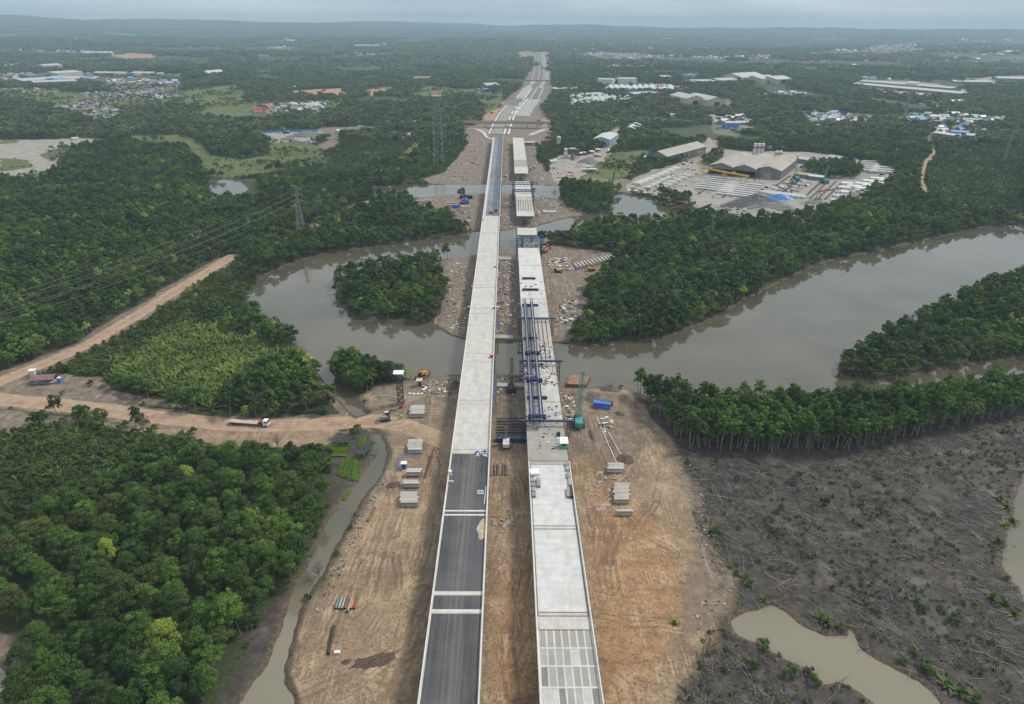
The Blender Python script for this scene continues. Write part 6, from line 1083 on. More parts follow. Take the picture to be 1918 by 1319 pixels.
heap('wide flat patch of dark clods at the bottom of the left sandy ground', 700, 1238, 8.5, 2.6, 0.5, K_SPOIL, seed=11, rz=0.25); heap('small flat patch of dark clods right of the long dark pipe', 648, 1240, 2.6, 1.5, 0.45, K_SPOIL, seed=12); heap('narrow dark ridge of clods right of the girder stacks', 803, 870, 0.9, 11, 0.5, K_SPOIL, seed=13, rz=-0.05); heap('narrow dark ridge of clods below the teal crane', 1108, 815, 1.4, 7, 0.6, K_SPOIL, seed=14, rz=0.1)
heap('brown spoil heap just right of the blue container', 1160, 775, 2.8, 2.6, 0.9, K_SPOIL, seed=3); heap('long grey mud heap on the river bank beyond the blue container', 1143, 729, 6.4, 3.2, 1.6, K_MUDH, seed=4); heap('broad grey mud heap between teal crane and blue container', 1112, 745, 5.0, 5.5, 1.3, K_MUDH, seed=5)
heap('grey rubble heap against the left bridge at the river bank', 849, 722, 3.0, 6.0, 1.8, K_MUDH, seed=6); heap('low mud heap between the bridges at the river bank', 948, 706, 7.5, 3.0, 1.0, K_MUDH, seed=7)
for i, (px, py, rx, ry, h, k, lab) in enumerate(((1412, 386, 30, 13, 11, K_GRAVD, 'large dark gravel heap at the near edge of the precast yard'), (1445, 391, 24, 10, 7, K_GRAV, 'paler green-grey gravel heap joined to the large dark one'), (1430, 396, 13, 6, 4, K_SANDH, 'small sandy heap in front of the dark gravel heap'), (1104, 306, 17, 9, 7.5, K_GRAV, 'pointed grey gravel heap by the batching plant'), (1090, 313, 12, 8, 5, K_SANDH, 'paler gravel heap left of the pointed one'), (1120, 291, 8, 5, 4, K_GRAV, 'small gravel heap behind the mixer trucks'), (1524, 381, 14, 6, 4, K_GRAV, 'low grey heap near the yard rails'), (580, 256, 30, 12, 9, K_GRAV, 'tall pale gravel heap at the right end of the blue fence'), (542, 263, 16, 8, 5, K_GRAV, 'middle gravel heap of the field depot'), (512, 264, 15, 8, 4.5, K_GRAV, 'left gravel heap of the field depot'), (572, 270, 14, 6, 4, K_GRAVD, 'dark gravel heap in front of the field depot'), (676, 244, 20, 9, 8, K_GRAV, 'grey heap behind the white site huts'), (698, 245, 14, 8, 7, K_GRAV, 'grey heap right of the first one behind the white huts'))):
    heap(lab, px, py, rx, ry, h, k, 'gravel_heap', 'gravel heap', seed=20 + i)
heap('crumpled blue tarpaulin heap beside the dark gravel heap', 1461, 373, 14, 6, 5, K_TARP, 'tarpaulin', 'tarpaulin', 41); heap('crumpled green tarpaulin at the tree edge below the precast yard', 1368, 406, 8, 4, 3, K_GREEN, 'tarpaulin', 'tarpaulin', 42); heap('small green tarpaulin left of the crumpled one', 1351, 402, 3, 2, 1.5, K_GREEN, 'tarpaulin', 'tarpaulin', 43)
# rubble and litter
RUB = [K_LIGHT, K_GIRD2, K_GIRD, K_WOOD, K_MUDH]
for i, (ar, n_, sz, lab) in enumerate((
    ([(1030, 484), (1070, 484), (1078, 508), (1040, 508), (1026, 498)], 170, 3.0, 'broken pale concrete pieces by the dump truck on the north bank'),
    ([(785, 716), (850, 712), (842, 742), (800, 746)], 120, 1.8, 'broken concrete pieces on the bank left of the bridge'),
    ([(1122, 782), (1148, 782), (1150, 812), (1128, 812)], 45, 1.9, 'white slab offcuts lying below the blue container'),
    ([(1040, 735), (1075, 735), (1080, 790), (1060, 790)], 90, 1.8, 'pale rubble between the right bridge and the teal crane'),
    ([(1050, 560), (1090, 560), (1075, 610), (1040, 610)], 130, 2.4, 'pale rubble right of the open girders'),
    ([(930, 480), (962, 480), (968, 620), (928, 625)], 170, 2.4, 'rubble strewn between the bridges on the north bank'),
    ([(830, 500), (885, 490), (875, 625), (835, 615)], 150, 2.2, 'rubble strewn on the mud left of the bridge'),
    ([(780, 392), (880, 385), (880, 420), (850, 410), (800, 400)], 130, 3.5, 'stores and rubble on the far left bank'),
    ([(925, 365), (958, 365), (962, 425), (925, 430)], 110, 3.0, 'rubble between the bridges on the far bank'),
    ([(1000, 368), (1045, 370), (1080, 400), (1005, 420)], 70, 3.0, 'rubble right of the far pier'),
    ([(940, 262), (955, 262), (958, 340), (930, 340)], 80, 3.5, 'litter between the bridges near their far end'),
    ([(990, 262), (1030, 262), (1050, 340), (1000, 345)], 90, 3.5, 'litter on the ground right of the far deck'),
    ([(860, 262), (915, 262), (900, 340), (830, 340)], 110, 3.0, 'litter on the grey ground left of the far deck'),
    ([(925, 706), (985, 706), (985, 740), (925, 740)], 110, 1.5, 'rubble around the black crane'),
    ([(1290, 850), (1340, 1000), (1380, 1100), (1330, 1200), (1290, 1190), (1320, 1080), (1290, 980)], 260, 0.9, 'whitish stones along the right edge of the dirt'),
    ([(706, 910), (722, 902), (672, 1000), (645, 1060), (600, 1150), (592, 1140), (628, 1060), (660, 985)], 330, 0.8, 'whitish stones along the creek bank'),
    ([(600, 1170), (780, 1170), (780, 1319), (560, 1319)], 220, 0.35, 'clods on the sandy ground'),
    ([(1110, 900), (1290, 900), (1350, 1319), (1140, 1319)], 380, 0.4, 'clods on the orange ground'),
    ([(790, 1140), (830, 1140), (905, 870), (850, 870)], 10, 0.3, 'pebbles beside the bridge'))):
    clutter('rubble', lab, ar, n_, 0.0, sz, [K_GIRD, K_WOOD, K_MUDH, K_SANDH, K_SPOIL] if i > 13 else RUB, 100 + i, 'rubble', 0.3)
for i, (a, b) in enumerate((((1117, 783), (1153, 864)), ((1138, 808), (1170, 864)))):
    a, b = gp(*a), gp(*b); tag(MB().bar((0, 0, 0.15), (b[0] - a[0], b[1] - a[1], 0.15), 0.35).build('guide_rail', K_GIRD2, None, a), ['left', 'right'][i] + ' of the two long pale rails leading to the farthest right bank girder row', 'rail')
# ------------------------------------------------------------------ trees
rng = np.random.default_rng(7); random.seed(7)
M_LEAF = leafmat('mangrove_leaves', (0.021, 0.048, 0.008), (0.077, 0.152, 0.022), (0.20, 0.30, 0.050))
M_PALE = leafmat('pale_leaves', (0.22, 0.31, 0.04), (0.33, 0.43, 0.07), (0.50, 0.58, 0.15))
M_GREY = leafmat('grey_leaves', (0.060, 0.060, 0.045), (0.10, 0.10, 0.075), (0.15, 0.15, 0.11), 0.1)
M_FARL = leafmat('upland_leaves', (0.046, 0.070, 0.024), (0.115, 0.160, 0.050), (0.22, 0.265, 0.095))
M_SCRUB = leafmat('scrub_leaves', (0.035, 0.062, 0.013), (0.090, 0.142, 0.028), (0.18, 0.24, 0.052))
M_NIPA = leafmat('palm_leaves', (0.062, 0.100, 0.018), (0.135, 0.195, 0.034), (0.25, 0.31, 0.07))
M_OLIVE = leafmat('olive_leaves', (0.032, 0.048, 0.010), (0.082, 0.112, 0.022), (0.15, 0.185, 0.042))
M_TRUNK = paint('bark', (0.25, 0.215, 0.175), 0.9, var=0.35, scale=2.0)
def leaves(cent, rad, nl, size, up=0.35, flat=0.75):
    """leaf faces spread over clumps; cent (k,3), rad (k,)"""
    k = len(cent); c = rng.integers(0, k, nl) if k < nl else np.arange(nl) % k
    d = rng.normal(size=(nl, 3)); d[:, 2] = np.abs(d[:, 2]) * 0.9 + rng.normal(size=nl) * 0.35
    d /= np.linalg.norm(d, axis=1)[:, None]
    r = rad[c] * rng.uniform(0.55, 1.05, nl) ** 0.5
    p = cent[c] + d * r[:, None] * np.array([1, 1, flat])
    nrm = d + rng.normal(size=(nl, 3)) * 0.55 + np.array([0, 0, up]); nrm /= np.linalg.norm(nrm, axis=1)[:, None]
    t = np.cross(nrm, rng.normal(size=(nl, 3))); t /= np.linalg.norm(t, axis=1)[:, None]; bt = np.cross(nrm, t)
    s = size * rng.uniform(0.6, 1.3, nl)[:, None]
    V = np.stack([p - t * s * 0.5, p - bt * s * 0.32 , p + t * s * 0.5, p + bt * s * 0.32], 1).reshape(-1, 3)
    F = np.arange(nl * 4).reshape(-1, 4)
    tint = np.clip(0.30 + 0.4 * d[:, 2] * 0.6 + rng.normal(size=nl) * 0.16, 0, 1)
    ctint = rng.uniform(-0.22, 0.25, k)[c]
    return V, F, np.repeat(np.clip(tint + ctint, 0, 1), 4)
def crown(name, mat, R_, H, nclump, nl, size, z0=0.0, layered=False):
    """crown of many leaf clumps: uneven dome radius R_, height H above z0"""
    a = rng.uniform(0, 2 * math.pi, nclump); q = rng.uniform(0, 1, nclump) ** 0.55
    rr = q * R_ * 0.80 * rng.uniform(0.8, 1.2, nclump)
    zz = z0 + H * (np.sqrt(np.clip(1 - (q * 0.92) ** 2, 0, 1)) * rng.uniform(0.3, 0.95, nclump) ** 0.8)
    cent = np.stack([rr * np.cos(a), rr * np.sin(a), zz], 1)
    V, F, t = leaves(cent, rng.uniform(0.20, 0.36, nclump) * R_, nl, size)
    me = np_mesh(name, V, F, mat); at = me.attributes.new('tint', 'FLOAT', 'POINT'); at.data.foreach_set('value', t.astype(np.float32)); return me
def trunk_mb(h, r, spread, nb=4, lean=0.6):
    m = MB(); x = random.uniform(-lean, lean); y = random.uniform(-lean, lean)
    m.tube((0, 0, -0.6), (x * 0.5, y * 0.5, h * 0.55), r, 6, r * 0.75); m.tube((x * 0.5, y * 0.5, h * 0.55), (x, y, h), r * 0.75, 6, r * 0.45)
    for i in range(nb):
        a = random.uniform(0, 6.28); z = h * random.uniform(0.55, 0.95)
        m.tube((x * z / h, y * z / h, z), (x + math.cos(a) * spread, y + math.sin(a) * spread, z + spread * random.uniform(0.5, 0.9)), r * 0.45, 5, r * 0.18)
    for i in range(3):
        a = random.uniform(0, 6.28); m.tube((math.cos(a) * r * 4, math.sin(a) * r * 4, -0.6), (x * 0.1, y * 0.1, 1.3), r * 0.3, 4, r * 0.3)
    return m
def join_mesh(name, crown_me, tmb, mats):
    """one mesh holding trunk and crown (used where a wood is one mass)"""
    nv = len(crown_me.vertices); V = np.empty(nv * 3, np.float32); crown_me.vertices.foreach_get('co', V); V = V.reshape(-1, 3)
    tv = np.array(tmb.v, np.float32); tint = np.empty(nv, np.float32); crown_me.attributes['tint'].data.foreach_get('value', tint)
    q = [f for f in tmb.f if len(f) == 4]
    F = np.concatenate([np.arange(nv).reshape(-1, 4), np.array(q) + nv])
    me = np_mesh(name, np.concatenate([V, tv]), F, None)
    for m_ in mats: me.materials.append(m_)
    mi = np.zeros(len(F), np.int32); mi[nv // 4:] = 1; me.polygons.foreach_set('material_index', mi)
    at = me.attributes.new('tint', 'FLOAT', 'POINT'); at.data.foreach_set('value', np.concatenate([tint, np.full(len(tv), 0.4, np.float32)])); return me
def forest(name, pts, scl, variants, label, cat='forest', wts=None):
    """one object: plants stood on points by geometry nodes"""
    col = bpy.data.collections.new(name + '_kinds')
    for i, me_ in enumerate(variants):
        o = bpy.data.objects.new('%s_kind_%02d' % (name, i), me_); col.objects.link(o)
    n_ = len(pts); me = bpy.data.meshes.new(name); me.vertices.add(n_); me.vertices.foreach_set('co', pts.astype(np.float32).ravel())
    for nm, ty, val in (('scl', 'FLOAT', scl), ('rot', 'FLOAT', rng.uniform(0, 6.283, n_)), ('pick', 'INT', rng.choice(len(variants), n_, p=np.array(wts or [1] * len(variants)) / sum(wts or [1] * len(variants)))), ('tall', 'FLOAT', scl * rng.uniform(0.82, 1.2, n_))):
        at = me.attributes.new(nm, ty, 'POINT'); at.data.foreach_set('value', np.asarray(val, np.int32 if ty == 'INT' else np.float32))
    ob = bpy.data.objects.new(name, me); C.objects.link(ob)
    g = bpy.data.node_groups.new(name, 'GeometryNodeTree')
    g.interface.new_socket('Geometry', in_out='INPUT', socket_type='NodeSocketGeometry'); g.interface.new_socket('Geometry', in_out='OUTPUT', socket_type='NodeSocketGeometry')
    gi = g.nodes.new('NodeGroupInput'); go = g.nodes.new('NodeGroupOutput'); ip = g.nodes.new('GeometryNodeInstanceOnPoints')
    ci = g.nodes.new('GeometryNodeCollectionInfo'); ci.inputs['Collection'].default_value = col; ci.inputs['Separate Children'].default_value = True; ci.inputs['Reset Children'].default_value = True
    def attr(nm, ty):
        a = g.nodes.new('GeometryNodeInputNamedAttribute'); a.data_type = ty; a.inputs['Name'].default_value = nm; return a.outputs['Attribute']
    cx = g.nodes.new('ShaderNodeCombineXYZ'); cz = g.nodes.new('ShaderNodeCombineXYZ')
    K = g.links.new; s_ = attr('scl', 'FLOAT'); K(s_, cx.inputs[0]); K(s_, cx.inputs[1]); K(attr('tall', 'FLOAT'), cx.inputs[2]); K(attr('rot', 'FLOAT'), cz.inputs[2])
    er = g.nodes.new('FunctionNodeEulerToRotation'); K(cz.outputs[0], er.inputs[0])
    K(gi.outputs[0], ip.inputs['Points']); K(ci.outputs[0], ip.inputs['Instance']); ip.inputs['Pick Instance'].default_value = True
    K(attr('pick', 'INT'), ip.inputs['Instance Index']); K(er.outputs[0], ip.inputs['Rotation']); K(cx.outputs[0], ip.inputs['Scale'])
    K(ip.outputs[0], go.inputs[0])
    md = ob.modifiers.new('stand', 'NODES'); md.node_group = g
    return tag(ob, label, cat, kind='stuff')
def cand(d0, d1, step, jit=0.42, u=0.86):
    ys = np.arange(d0, d1, step); xs = np.arange(-u * d1 - 60, u * d1 + 60, step)
    X, Y = np.meshgrid(xs, ys); X = X + (np.arange(len(ys)) % 2)[:, None] * step / 2
    X = (X + rng.uniform(-jit, jit, X.shape) * step).ravel(); Y = (Y + rng.uniform(-jit, jit, Y.shape) * step).ravel()
    k = np.abs(X) < u * Y + 50; return X[k], Y[k]
def clear_of(X, Y, pad=1.5):
    ok = water_sd(X, Y) < -pad; lm = land_masks(X, Y)
    ok &= (lm.max(-1) < 0.42)
    for p in GROVES: ok |= in_poly(wp(p), X, Y)
    for p in NOTREE: ok &= ~in_poly(wp(p), X, Y)
    return ok
def low_kind(X, Y):
    k = np.zeros(X.shape, int)
    for t, p in VPOLY: k[in_poly(p, X, Y)] = 1 if t == 'nipa' else 2
    return k
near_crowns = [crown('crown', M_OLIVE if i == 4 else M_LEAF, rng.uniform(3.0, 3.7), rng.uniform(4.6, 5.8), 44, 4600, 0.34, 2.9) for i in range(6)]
mid_kinds = []
for i in range(6):
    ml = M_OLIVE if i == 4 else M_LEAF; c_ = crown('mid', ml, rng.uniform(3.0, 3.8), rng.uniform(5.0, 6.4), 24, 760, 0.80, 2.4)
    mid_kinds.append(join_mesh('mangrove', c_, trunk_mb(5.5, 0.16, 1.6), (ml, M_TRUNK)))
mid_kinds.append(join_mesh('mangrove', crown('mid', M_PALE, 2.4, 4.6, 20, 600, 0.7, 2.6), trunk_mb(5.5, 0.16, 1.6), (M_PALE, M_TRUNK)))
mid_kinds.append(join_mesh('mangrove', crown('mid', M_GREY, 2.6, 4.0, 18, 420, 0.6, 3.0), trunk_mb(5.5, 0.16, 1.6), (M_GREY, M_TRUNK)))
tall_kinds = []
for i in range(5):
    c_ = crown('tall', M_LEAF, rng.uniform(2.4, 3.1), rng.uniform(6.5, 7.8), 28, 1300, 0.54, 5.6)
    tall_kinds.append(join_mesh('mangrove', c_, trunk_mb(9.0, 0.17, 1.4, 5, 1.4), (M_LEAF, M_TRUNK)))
far_kinds = [crown('wood', M_FARL, 6.2, rng.uniform(6, 9), 14, 260, 1.9, 1.5) for i in range(6)]
vfar_kinds = []
for i in range(5):
    k = 14; cent = np.stack([rng.uniform(-21, 21, k), rng.uniform(-21, 21, k), rng.uniform(2, 8, k)], 1)
    V, F, t = leaves(cent, rng.uniform(5, 8, k), 230, 6.0, 0.8)
    me = np_mesh('wood', V, F, M_FARL); at = me.attributes.new('tint', 'FLOAT', 'POINT'); at.data.foreach_set('value', t.astype(np.float32)); vfar_kinds.append(me)
# stands of mangrove between camera and 900 m
X, Y = cand(70, 330, 5.0, 0.45, 0.86); ok = clear_of(X, Y, 0.5); X, Y = X[ok], Y[ok]; lk = low_kind(X, Y)
t1 = lk == 0
X1, Y1 = X[t1], Y[t1]
BELT = wp([(1176,728),(1225,745),(1300,768),(1400,774),(1500,772),(1600,768),(1700,760),(1800,748),(1918,734),(1990,730),(1990,765),(1918,770),(1890,780),(1800,804),(1700,824),(1550,850),(1400,850),(1290,842),(1235,792)])
kb = ~in_poly(BELT, X1, Y1); X1, Y1 = X1[kb], Y1[kb]; Xb, Yb = cand(150, 330, 2.95, 0.45, 0.9); kb = (in_poly(BELT, Xb, Yb) | in_poly(wp(ISLET), Xb, Yb)) & (water_sd(Xb, Yb) < -0.3) & (land_masks(Xb, Yb)[..., 0] < 0.4); X1 = np.concatenate([X1, Xb[kb]]); Y1 = np.concatenate([Y1, Yb[kb]])
stand = in_poly(wp([(-200,1450),(-200,720),(0,800),(150,800),(330,812),(560,835),(650,850),(700,900),(600,1100),(520,1450)]), X1, Y1)
# individuals: the trees that show largest
def in_view(X, Y, z, mg=30):
    q = np.stack([X, Y, np.full_like(X, z - CAM_H)], -1) @ Rn
    u = 959 + FPX * q[:, 0] / -q[:, 2]; v = 659.5 - FPX * q[:, 1] / -q[:, 2]
    return (q[:, 2] < 0) & (u > -mg) & (u < 1918 + mg) & (v > -mg) & (v < 1319 + mg), u, v
iv, uu, vv = in_view(X1, Y1, 7.0, 20)
order = np.argsort(np.where(iv & stand, np.hypot(X1, Y1), 1e9))[:300]
isb = in_poly(BELT, X1, Y1)
kinds = []
for i, cm in enumerate(near_crowns):
    t = thing('mangrove_tree', '', 'tree')
    trunk_mb(5.6, 0.16, 1.8).build('trunk', M_TRUNK, t); cr = bpy.data.objects.new('crown', cm); C.objects.link(cr); cr.parent = t; kinds.append(t)
pale = bpy.data.meshes.new('x'); pale = near_crowns[0].copy(); pale.materials.clear(); pale.materials.append(M_PALE)
used = [0] * 6
specials = [((310, 1180), 'largest bright yellow-green tree standing out of the dark mangrove stand'), ((222, 1020), 'small bright lime-coloured tree among the dark mangroves on the far left'), ((358, 880), 'pale grey-green tree near the upper edge of the dark mangrove stand')]
sx, sy = P(np.array([s[0][0] for s in specials]), np.array([s[0][1] for s in specials]), 8.0)
spec_idx = {}
for k in range(3):
    dd = np.hypot(X1[order] - sx[k], Y1[order] - sy[k]); spec_idx[int(np.argmin(dd))] = k
for j, i in enumerate(order):
    k = int(rng.integers(0, 6)); src = kinds[k]
    if used[k] == 0: o = src; used[k] = 1
    else: o = copy_tree(src)
    x, y = float(X1[i]), float(Y1[i]); s = float(rng.choice([0.72, 0.85, 0.95, 1.05, 1.2, 1.38]) * rng.uniform(0.94, 1.06)); o.location = (x, y, 0.0); o.rotation_euler = (0, 0, float(rng.uniform(0, 6.28))); o.scale = (s, s, s * float(rng.uniform(0.88, 1.15)))
    u_, v_ = uu[i], vv[i]; row_ = 'at the bottom edge of the photo' if v_ > 1180 else 'level with the long dark pipe' if v_ > 1080 else 'level with the row of steel pipes' if v_ > 960 else 'just below the lower dirt road' if v_ < 880 else 'level with the nursery beds'
    edge_u = 560 - (v_ - 860) * 0.28; col_ = 'at the far left' if u_ < 120 else 'on the creek side' if u_ > edge_u - 70 else 'in the middle' if u_ > 280 else 'in the left half'
    o['label'] = 'mangrove tree ' + col_ + ' of the stand, ' + row_; o['group'] = 'mangrove trees ' + col_ + ' of the stand, ' + row_
    if j in spec_idx:
        q = spec_idx[j]; o['label'] = specials[q][1]; del o['group']
        for ch in o.children:
            if ch.name.startswith('crown'): ch.data = pale
        if q == 0: o.scale = (1.25, 1.25, 1.3)
        if q == 1: o.scale = (0.75, 0.75, 1.3)
        if q == 2: o.scale = (1.0, 1.0, 1.25)
rest = np.ones(len(X1), bool); rest[order] = False
tall = rest & isb
def pts(X, Y, dz=0.0): return np.stack([X, Y, np.where(Y < 900, 0, terrain(X, Y)) + dz], 1)
m1 = rest & ~isb
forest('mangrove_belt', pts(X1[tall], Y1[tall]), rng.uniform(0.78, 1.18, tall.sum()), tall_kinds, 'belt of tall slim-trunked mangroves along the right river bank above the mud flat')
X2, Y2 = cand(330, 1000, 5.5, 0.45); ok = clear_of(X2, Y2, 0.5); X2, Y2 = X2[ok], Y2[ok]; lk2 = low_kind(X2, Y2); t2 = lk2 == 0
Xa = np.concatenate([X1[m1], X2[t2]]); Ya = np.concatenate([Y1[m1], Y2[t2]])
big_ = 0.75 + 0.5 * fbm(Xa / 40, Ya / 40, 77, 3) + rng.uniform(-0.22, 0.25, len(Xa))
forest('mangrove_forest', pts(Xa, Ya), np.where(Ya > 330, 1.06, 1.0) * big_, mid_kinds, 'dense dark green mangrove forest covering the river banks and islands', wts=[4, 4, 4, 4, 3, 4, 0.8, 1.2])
# scrub and nipa palms
def frond_plant(nf, ln, mat, w_=0.5):
    Vs, Fs, ts = [], [], []
    for i in range(nf):
        a = rng.uniform(0, 6.283); el = rng.uniform(0.5, 1.35); L_ = ln * rng.uniform(0.7, 1.1); c, s = math.cos(a), math.sin(a); tt = rng.uniform(0.2, 0.8); seg = []
        for q in range(4):
            f = q / 3; r = L_ * f * math.cos(el) * (1 + 0.4 * f); z = L_ * math.sin(el) * (f - 0.38 * f * f); ww = w_ * (0.35 + 1.2 * f * (1 - f) * 2) * (1 if q < 3 else 0.2)
            seg.append(((r * c - s * ww, r * s + c * ww, z - 0.15 * ww), (r * c + s * ww, r * s - c * ww, z - 0.15 * ww)))
        for q in range(3):
            b_ = len(Vs); Vs += [seg[q][0], seg[q][1], seg[q + 1][1], seg[q + 1][0]]; Fs.append((b_, b_ + 1, b_ + 2, b_ + 3)); ts += [tt] * 4
    me = np_mesh('palm', np.array(Vs), np.array(Fs), mat); at = me.attributes.new('tint', 'FLOAT', 'POINT'); at.data.foreach_set('value', np.array(ts, np.float32)); return me
nipa_k = [frond_plant(12, 6.4, M_NIPA, 0.5) for i in range(5)]
scrub_k = [crown('scrub', M_SCRUB, rng.uniform(1.6, 2.2), rng.uniform(1.8, 2.8), 12, 420, 0.48, 0.0) for i in range(5)] + [frond_plant(9, 4.0, M_SCRUB, 0.4)]
Xn, Yn = cand(70, 420, 2.7); ok = clear_of(Xn, Yn, 0.5); Xn, Yn = Xn[ok], Yn[ok]; kk = low_kind(Xn, Yn)
forest('nipa_palms', pts(Xn[kk == 1], Yn[kk == 1]), rng.uniform(0.6, 1.05, (kk == 1).sum()), nipa_k, 'bright green nipa palm swamp between the two dirt roads', 'palms')
k2 = kk == 2; Xl, Yl = cand(420, 1000, 3.8); ok = clear_of(Xl, Yl, 0.5); Xl, Yl = Xl[ok], Yl[ok]; k3 = low_kind(Xl, Yl) > 0
Xs = np.concatenate([Xn[k2], Xl[k3]]); Ys = np.concatenate([Yn[k2], Yl[k3]])
forest('scrub', pts(Xs, Ys), rng.uniform(0.6, 1.35, len(Xs)) * np.where(Ys > 420, 1.3, 1), scrub_k, 'low green scrub and bushes on the swampy ground', 'scrub')
# scattered bushes on grass and bare ground edges
Xe, Ye = cand(90, 900, 4.2); lm = land_masks(Xe, Ye); w_ = water_sd(Xe, Ye)
edge_ = (w_ < -0.3) & (((w_ > -5) & (lm[..., 0] < 0.3) & (lm[..., 6] < 0.45) & (lm[..., 1] < 0.3) & (rng.uniform(size=len(Xe)) < 0.7)) | ((lm.max(-1) > 0.15) & (lm.max(-1) < 0.55) & (rng.uniform(size=len(Xe)) < 0.45)) | ((lm[..., 3] > 0.5) & (rng.uniform(size=len(Xe)) < 0.5) & (fbm(Xe / 25, Ye / 25, 17, 3) > 0.52)))
forest('bushes', pts(Xe[edge_], Ye[edge_]), rng.uniform(0.25, 0.85, edge_.sum()), scrub_k, 'small bushes along the river banks and forest edges', 'bushes')
Xe, Ye = cand(700, 3200, 9); lm = land_masks(Xe, Ye); f_ = fbm(Xe / 45, Ye / 45, 19, 3); q_ = (((lm[..., 3] > 0.4) & (f_ > 0.55)) | ((lm[..., 7] > 0.4) & (f_ > 0.47)) | ((lm[..., 5] > 0.4) & (f_ > 0.66))) & (rng.uniform(size=len(Xe)) < 0.7)
forest('field_trees', pts(Xe[q_], Ye[q_], -0.3), rng.uniform(0.3, 0.8, q_.sum()), far_kinds, 'scattered trees and hedges on the fields and around the far villages', 'trees')
# upland forest, thinning into masses with distance
X3, Y3 = cand(1000, 2700, 10.5); ok = clear_of(X3, Y3, 1); X3, Y3 = X3[ok], Y3[ok]; g_ = fbm(X3 / 140, Y3 / 140, 51, 3); ok = g_ > 0.34; X3, Y3 = X3[ok], Y3[ok]
forest('upland_forest', pts(X3, Y3, -0.5), rng.uniform(0.75, 1.45, len(X3)), far_kinds, 'dark upland forest rolling away behind the river plain')
X4, Y4 = cand(2700, 9500, 40, 0.5, 0.8); ok = clear_of(X4, Y4, 5); X4, Y4 = X4[ok], Y4[ok]; g_ = fbm(X4 / 420, Y4 / 300, 61, 3); ok = g_ > 0.38; X4, Y4 = X4[ok], Y4[ok]
forest('distant_forest', pts(X4, Y4, -1.5), rng.uniform(0.8, 1.4, len(X4)), vfar_kinds, 'distant blue-green forest reaching to the horizon')
X5, Y5 = cand(9500, 14900, 75, 0.5, 0.9)
forest('horizon_forest', pts(X5, Y5, -4), rng.uniform(1.3, 2.6, len(X5)), vfar_kinds, 'faint line of far hills with forest at the horizon')
hm_ = []
for i, (kd, v) in enumerate((('grey tin', 0), ('grey tin', 1), ('white', 2), ('blue', 0), ('brown', 1), ('grey tin', 2), ('brown', 0), ('red', 2))):
    mm = house_mesh(*((9, 6), (12, 7), (7, 7), (16, 8))[v], None, None); me = bpy.data.meshes.new('far_house'); me.from_pydata(mm.v, [], mm.f); me.materials.append(RC_[kd]); me.materials.append(K_WC); me.polygons.foreach_set('material_index', mm.m); hm_.append(me)
dd = np.hypot(FH[:, 0], FH[:, 1])
forest('distant_houses', np.stack([FH[:, 0], FH[:, 1], terrain(FH[:, 0], FH[:, 1])], 1), np.where(dd > 3500, 1.9, 1.35) * rng.uniform(0.8, 1.3, len(FH)), hm_, 'mass of small far-off houses of the towns on the plain', 'houses')
forest('shanty_roofs', np.stack([LH[:, 0], LH[:, 1], terrain(LH[:, 0], LH[:, 1])], 1), rng.uniform(0.5, 0.95, len(LH)), hm_, 'dull mass of low grey and blue roofs packed between the bigger buildings of the plain', 'houses', wts=[5, 5, 0.6, 1.4, 4, 3, 4, 0.2])
# ------------------------------------------------------------------ dead wood and shrubs of the mud flat
mudp = wp([(1262,846),(1400,852),(1550,856),(1700,826),(1800,805),(1890,780),(1930,770),(1960,1400),(1190,1400),(1265,1300),(1300,1240),(1330,1160),(1355,1110),(1340,1060),(1315,1010),(1298,960),(1285,900)])
r = np.random.default_rng(5); lo, hi = mudp.min(0), mudp.max(0); n_ = 44000
X, Y = r.uniform(lo[0], hi[0], n_), r.uniform(lo[1], hi[1], n_); k = in_poly(mudp, X, Y); X, Y = X[k], Y[k]; w_ = water_sd(X, Y); k = (w_ < -0.3) & (fbm(X / 9, Y / 9, 91, 3) + r.random(len(X)) * 0.2 > 0.55); X, Y = X[k], Y[k]
V, F = [], []; Z = ground_z(X, Y)
ang = 2.05 + (fbm(X / 30, Y / 30, 13, 2) - 0.5) * 3.0 + r.normal(size=len(X)) * 0.85; L_ = r.uniform(0.8, 4.8, len(X)) * np.where(r.random(len(X)) < 0.12, 1.6, 1); rad = r.uniform(0.014, 0.046, len(X)) * (0.6 + L_ / 4)
u = np.stack([np.cos(ang), np.sin(ang), r.normal(size=len(X)) * 0.05], 1); s = np.stack([-np.sin(ang), np.cos(ang), np.zeros(len(X))], 1); p = np.stack([X, Y, Z + 0.12 + r.random(len(X)) * 0.25], 1)
up = np.array([0, 0, 1.0]); c3 = [s * 1.0, -0.5 * s + 0.87 * up, -0.5 * s - 0.87 * up]
Vv = np.stack([p - u * L_[:, None] / 2 + c * rad[:, None] for c in c3] + [p + u * L_[:, None] / 2 + c * rad[:, None] * 0.5 for c in c3], 1).reshape(-1, 3)
b_ = np.arange(len(X))[:, None] * 6; Ff = np.concatenate([b_ + np.array([[0, 1, 4, 3]]), b_ + np.array([[1, 2, 5, 4]]), b_ + np.array([[2, 0, 3, 5]])])
K_DEAD = newmat('dead_wood'); mt, nn, bb = K_DEAD; gg = N(nn, 'ShaderNodeNewGeometry'); rr = N(nn, 'ShaderNodeValToRGB'); rr.color_ramp.elements[0].color = (0.030, 0.025, 0.023, 1); rr.color_ramp.elements[1].color = (0.34, 0.31, 0.28, 1); rr.color_ramp.elements[0].position = 0.55; nn.links.new(gg.outputs['Random Per Island'], rr.inputs[0]); nn.links.new(rr.outputs[0], bb.inputs['Base Color']); bb.inputs['Roughness'].default_value = 0.85
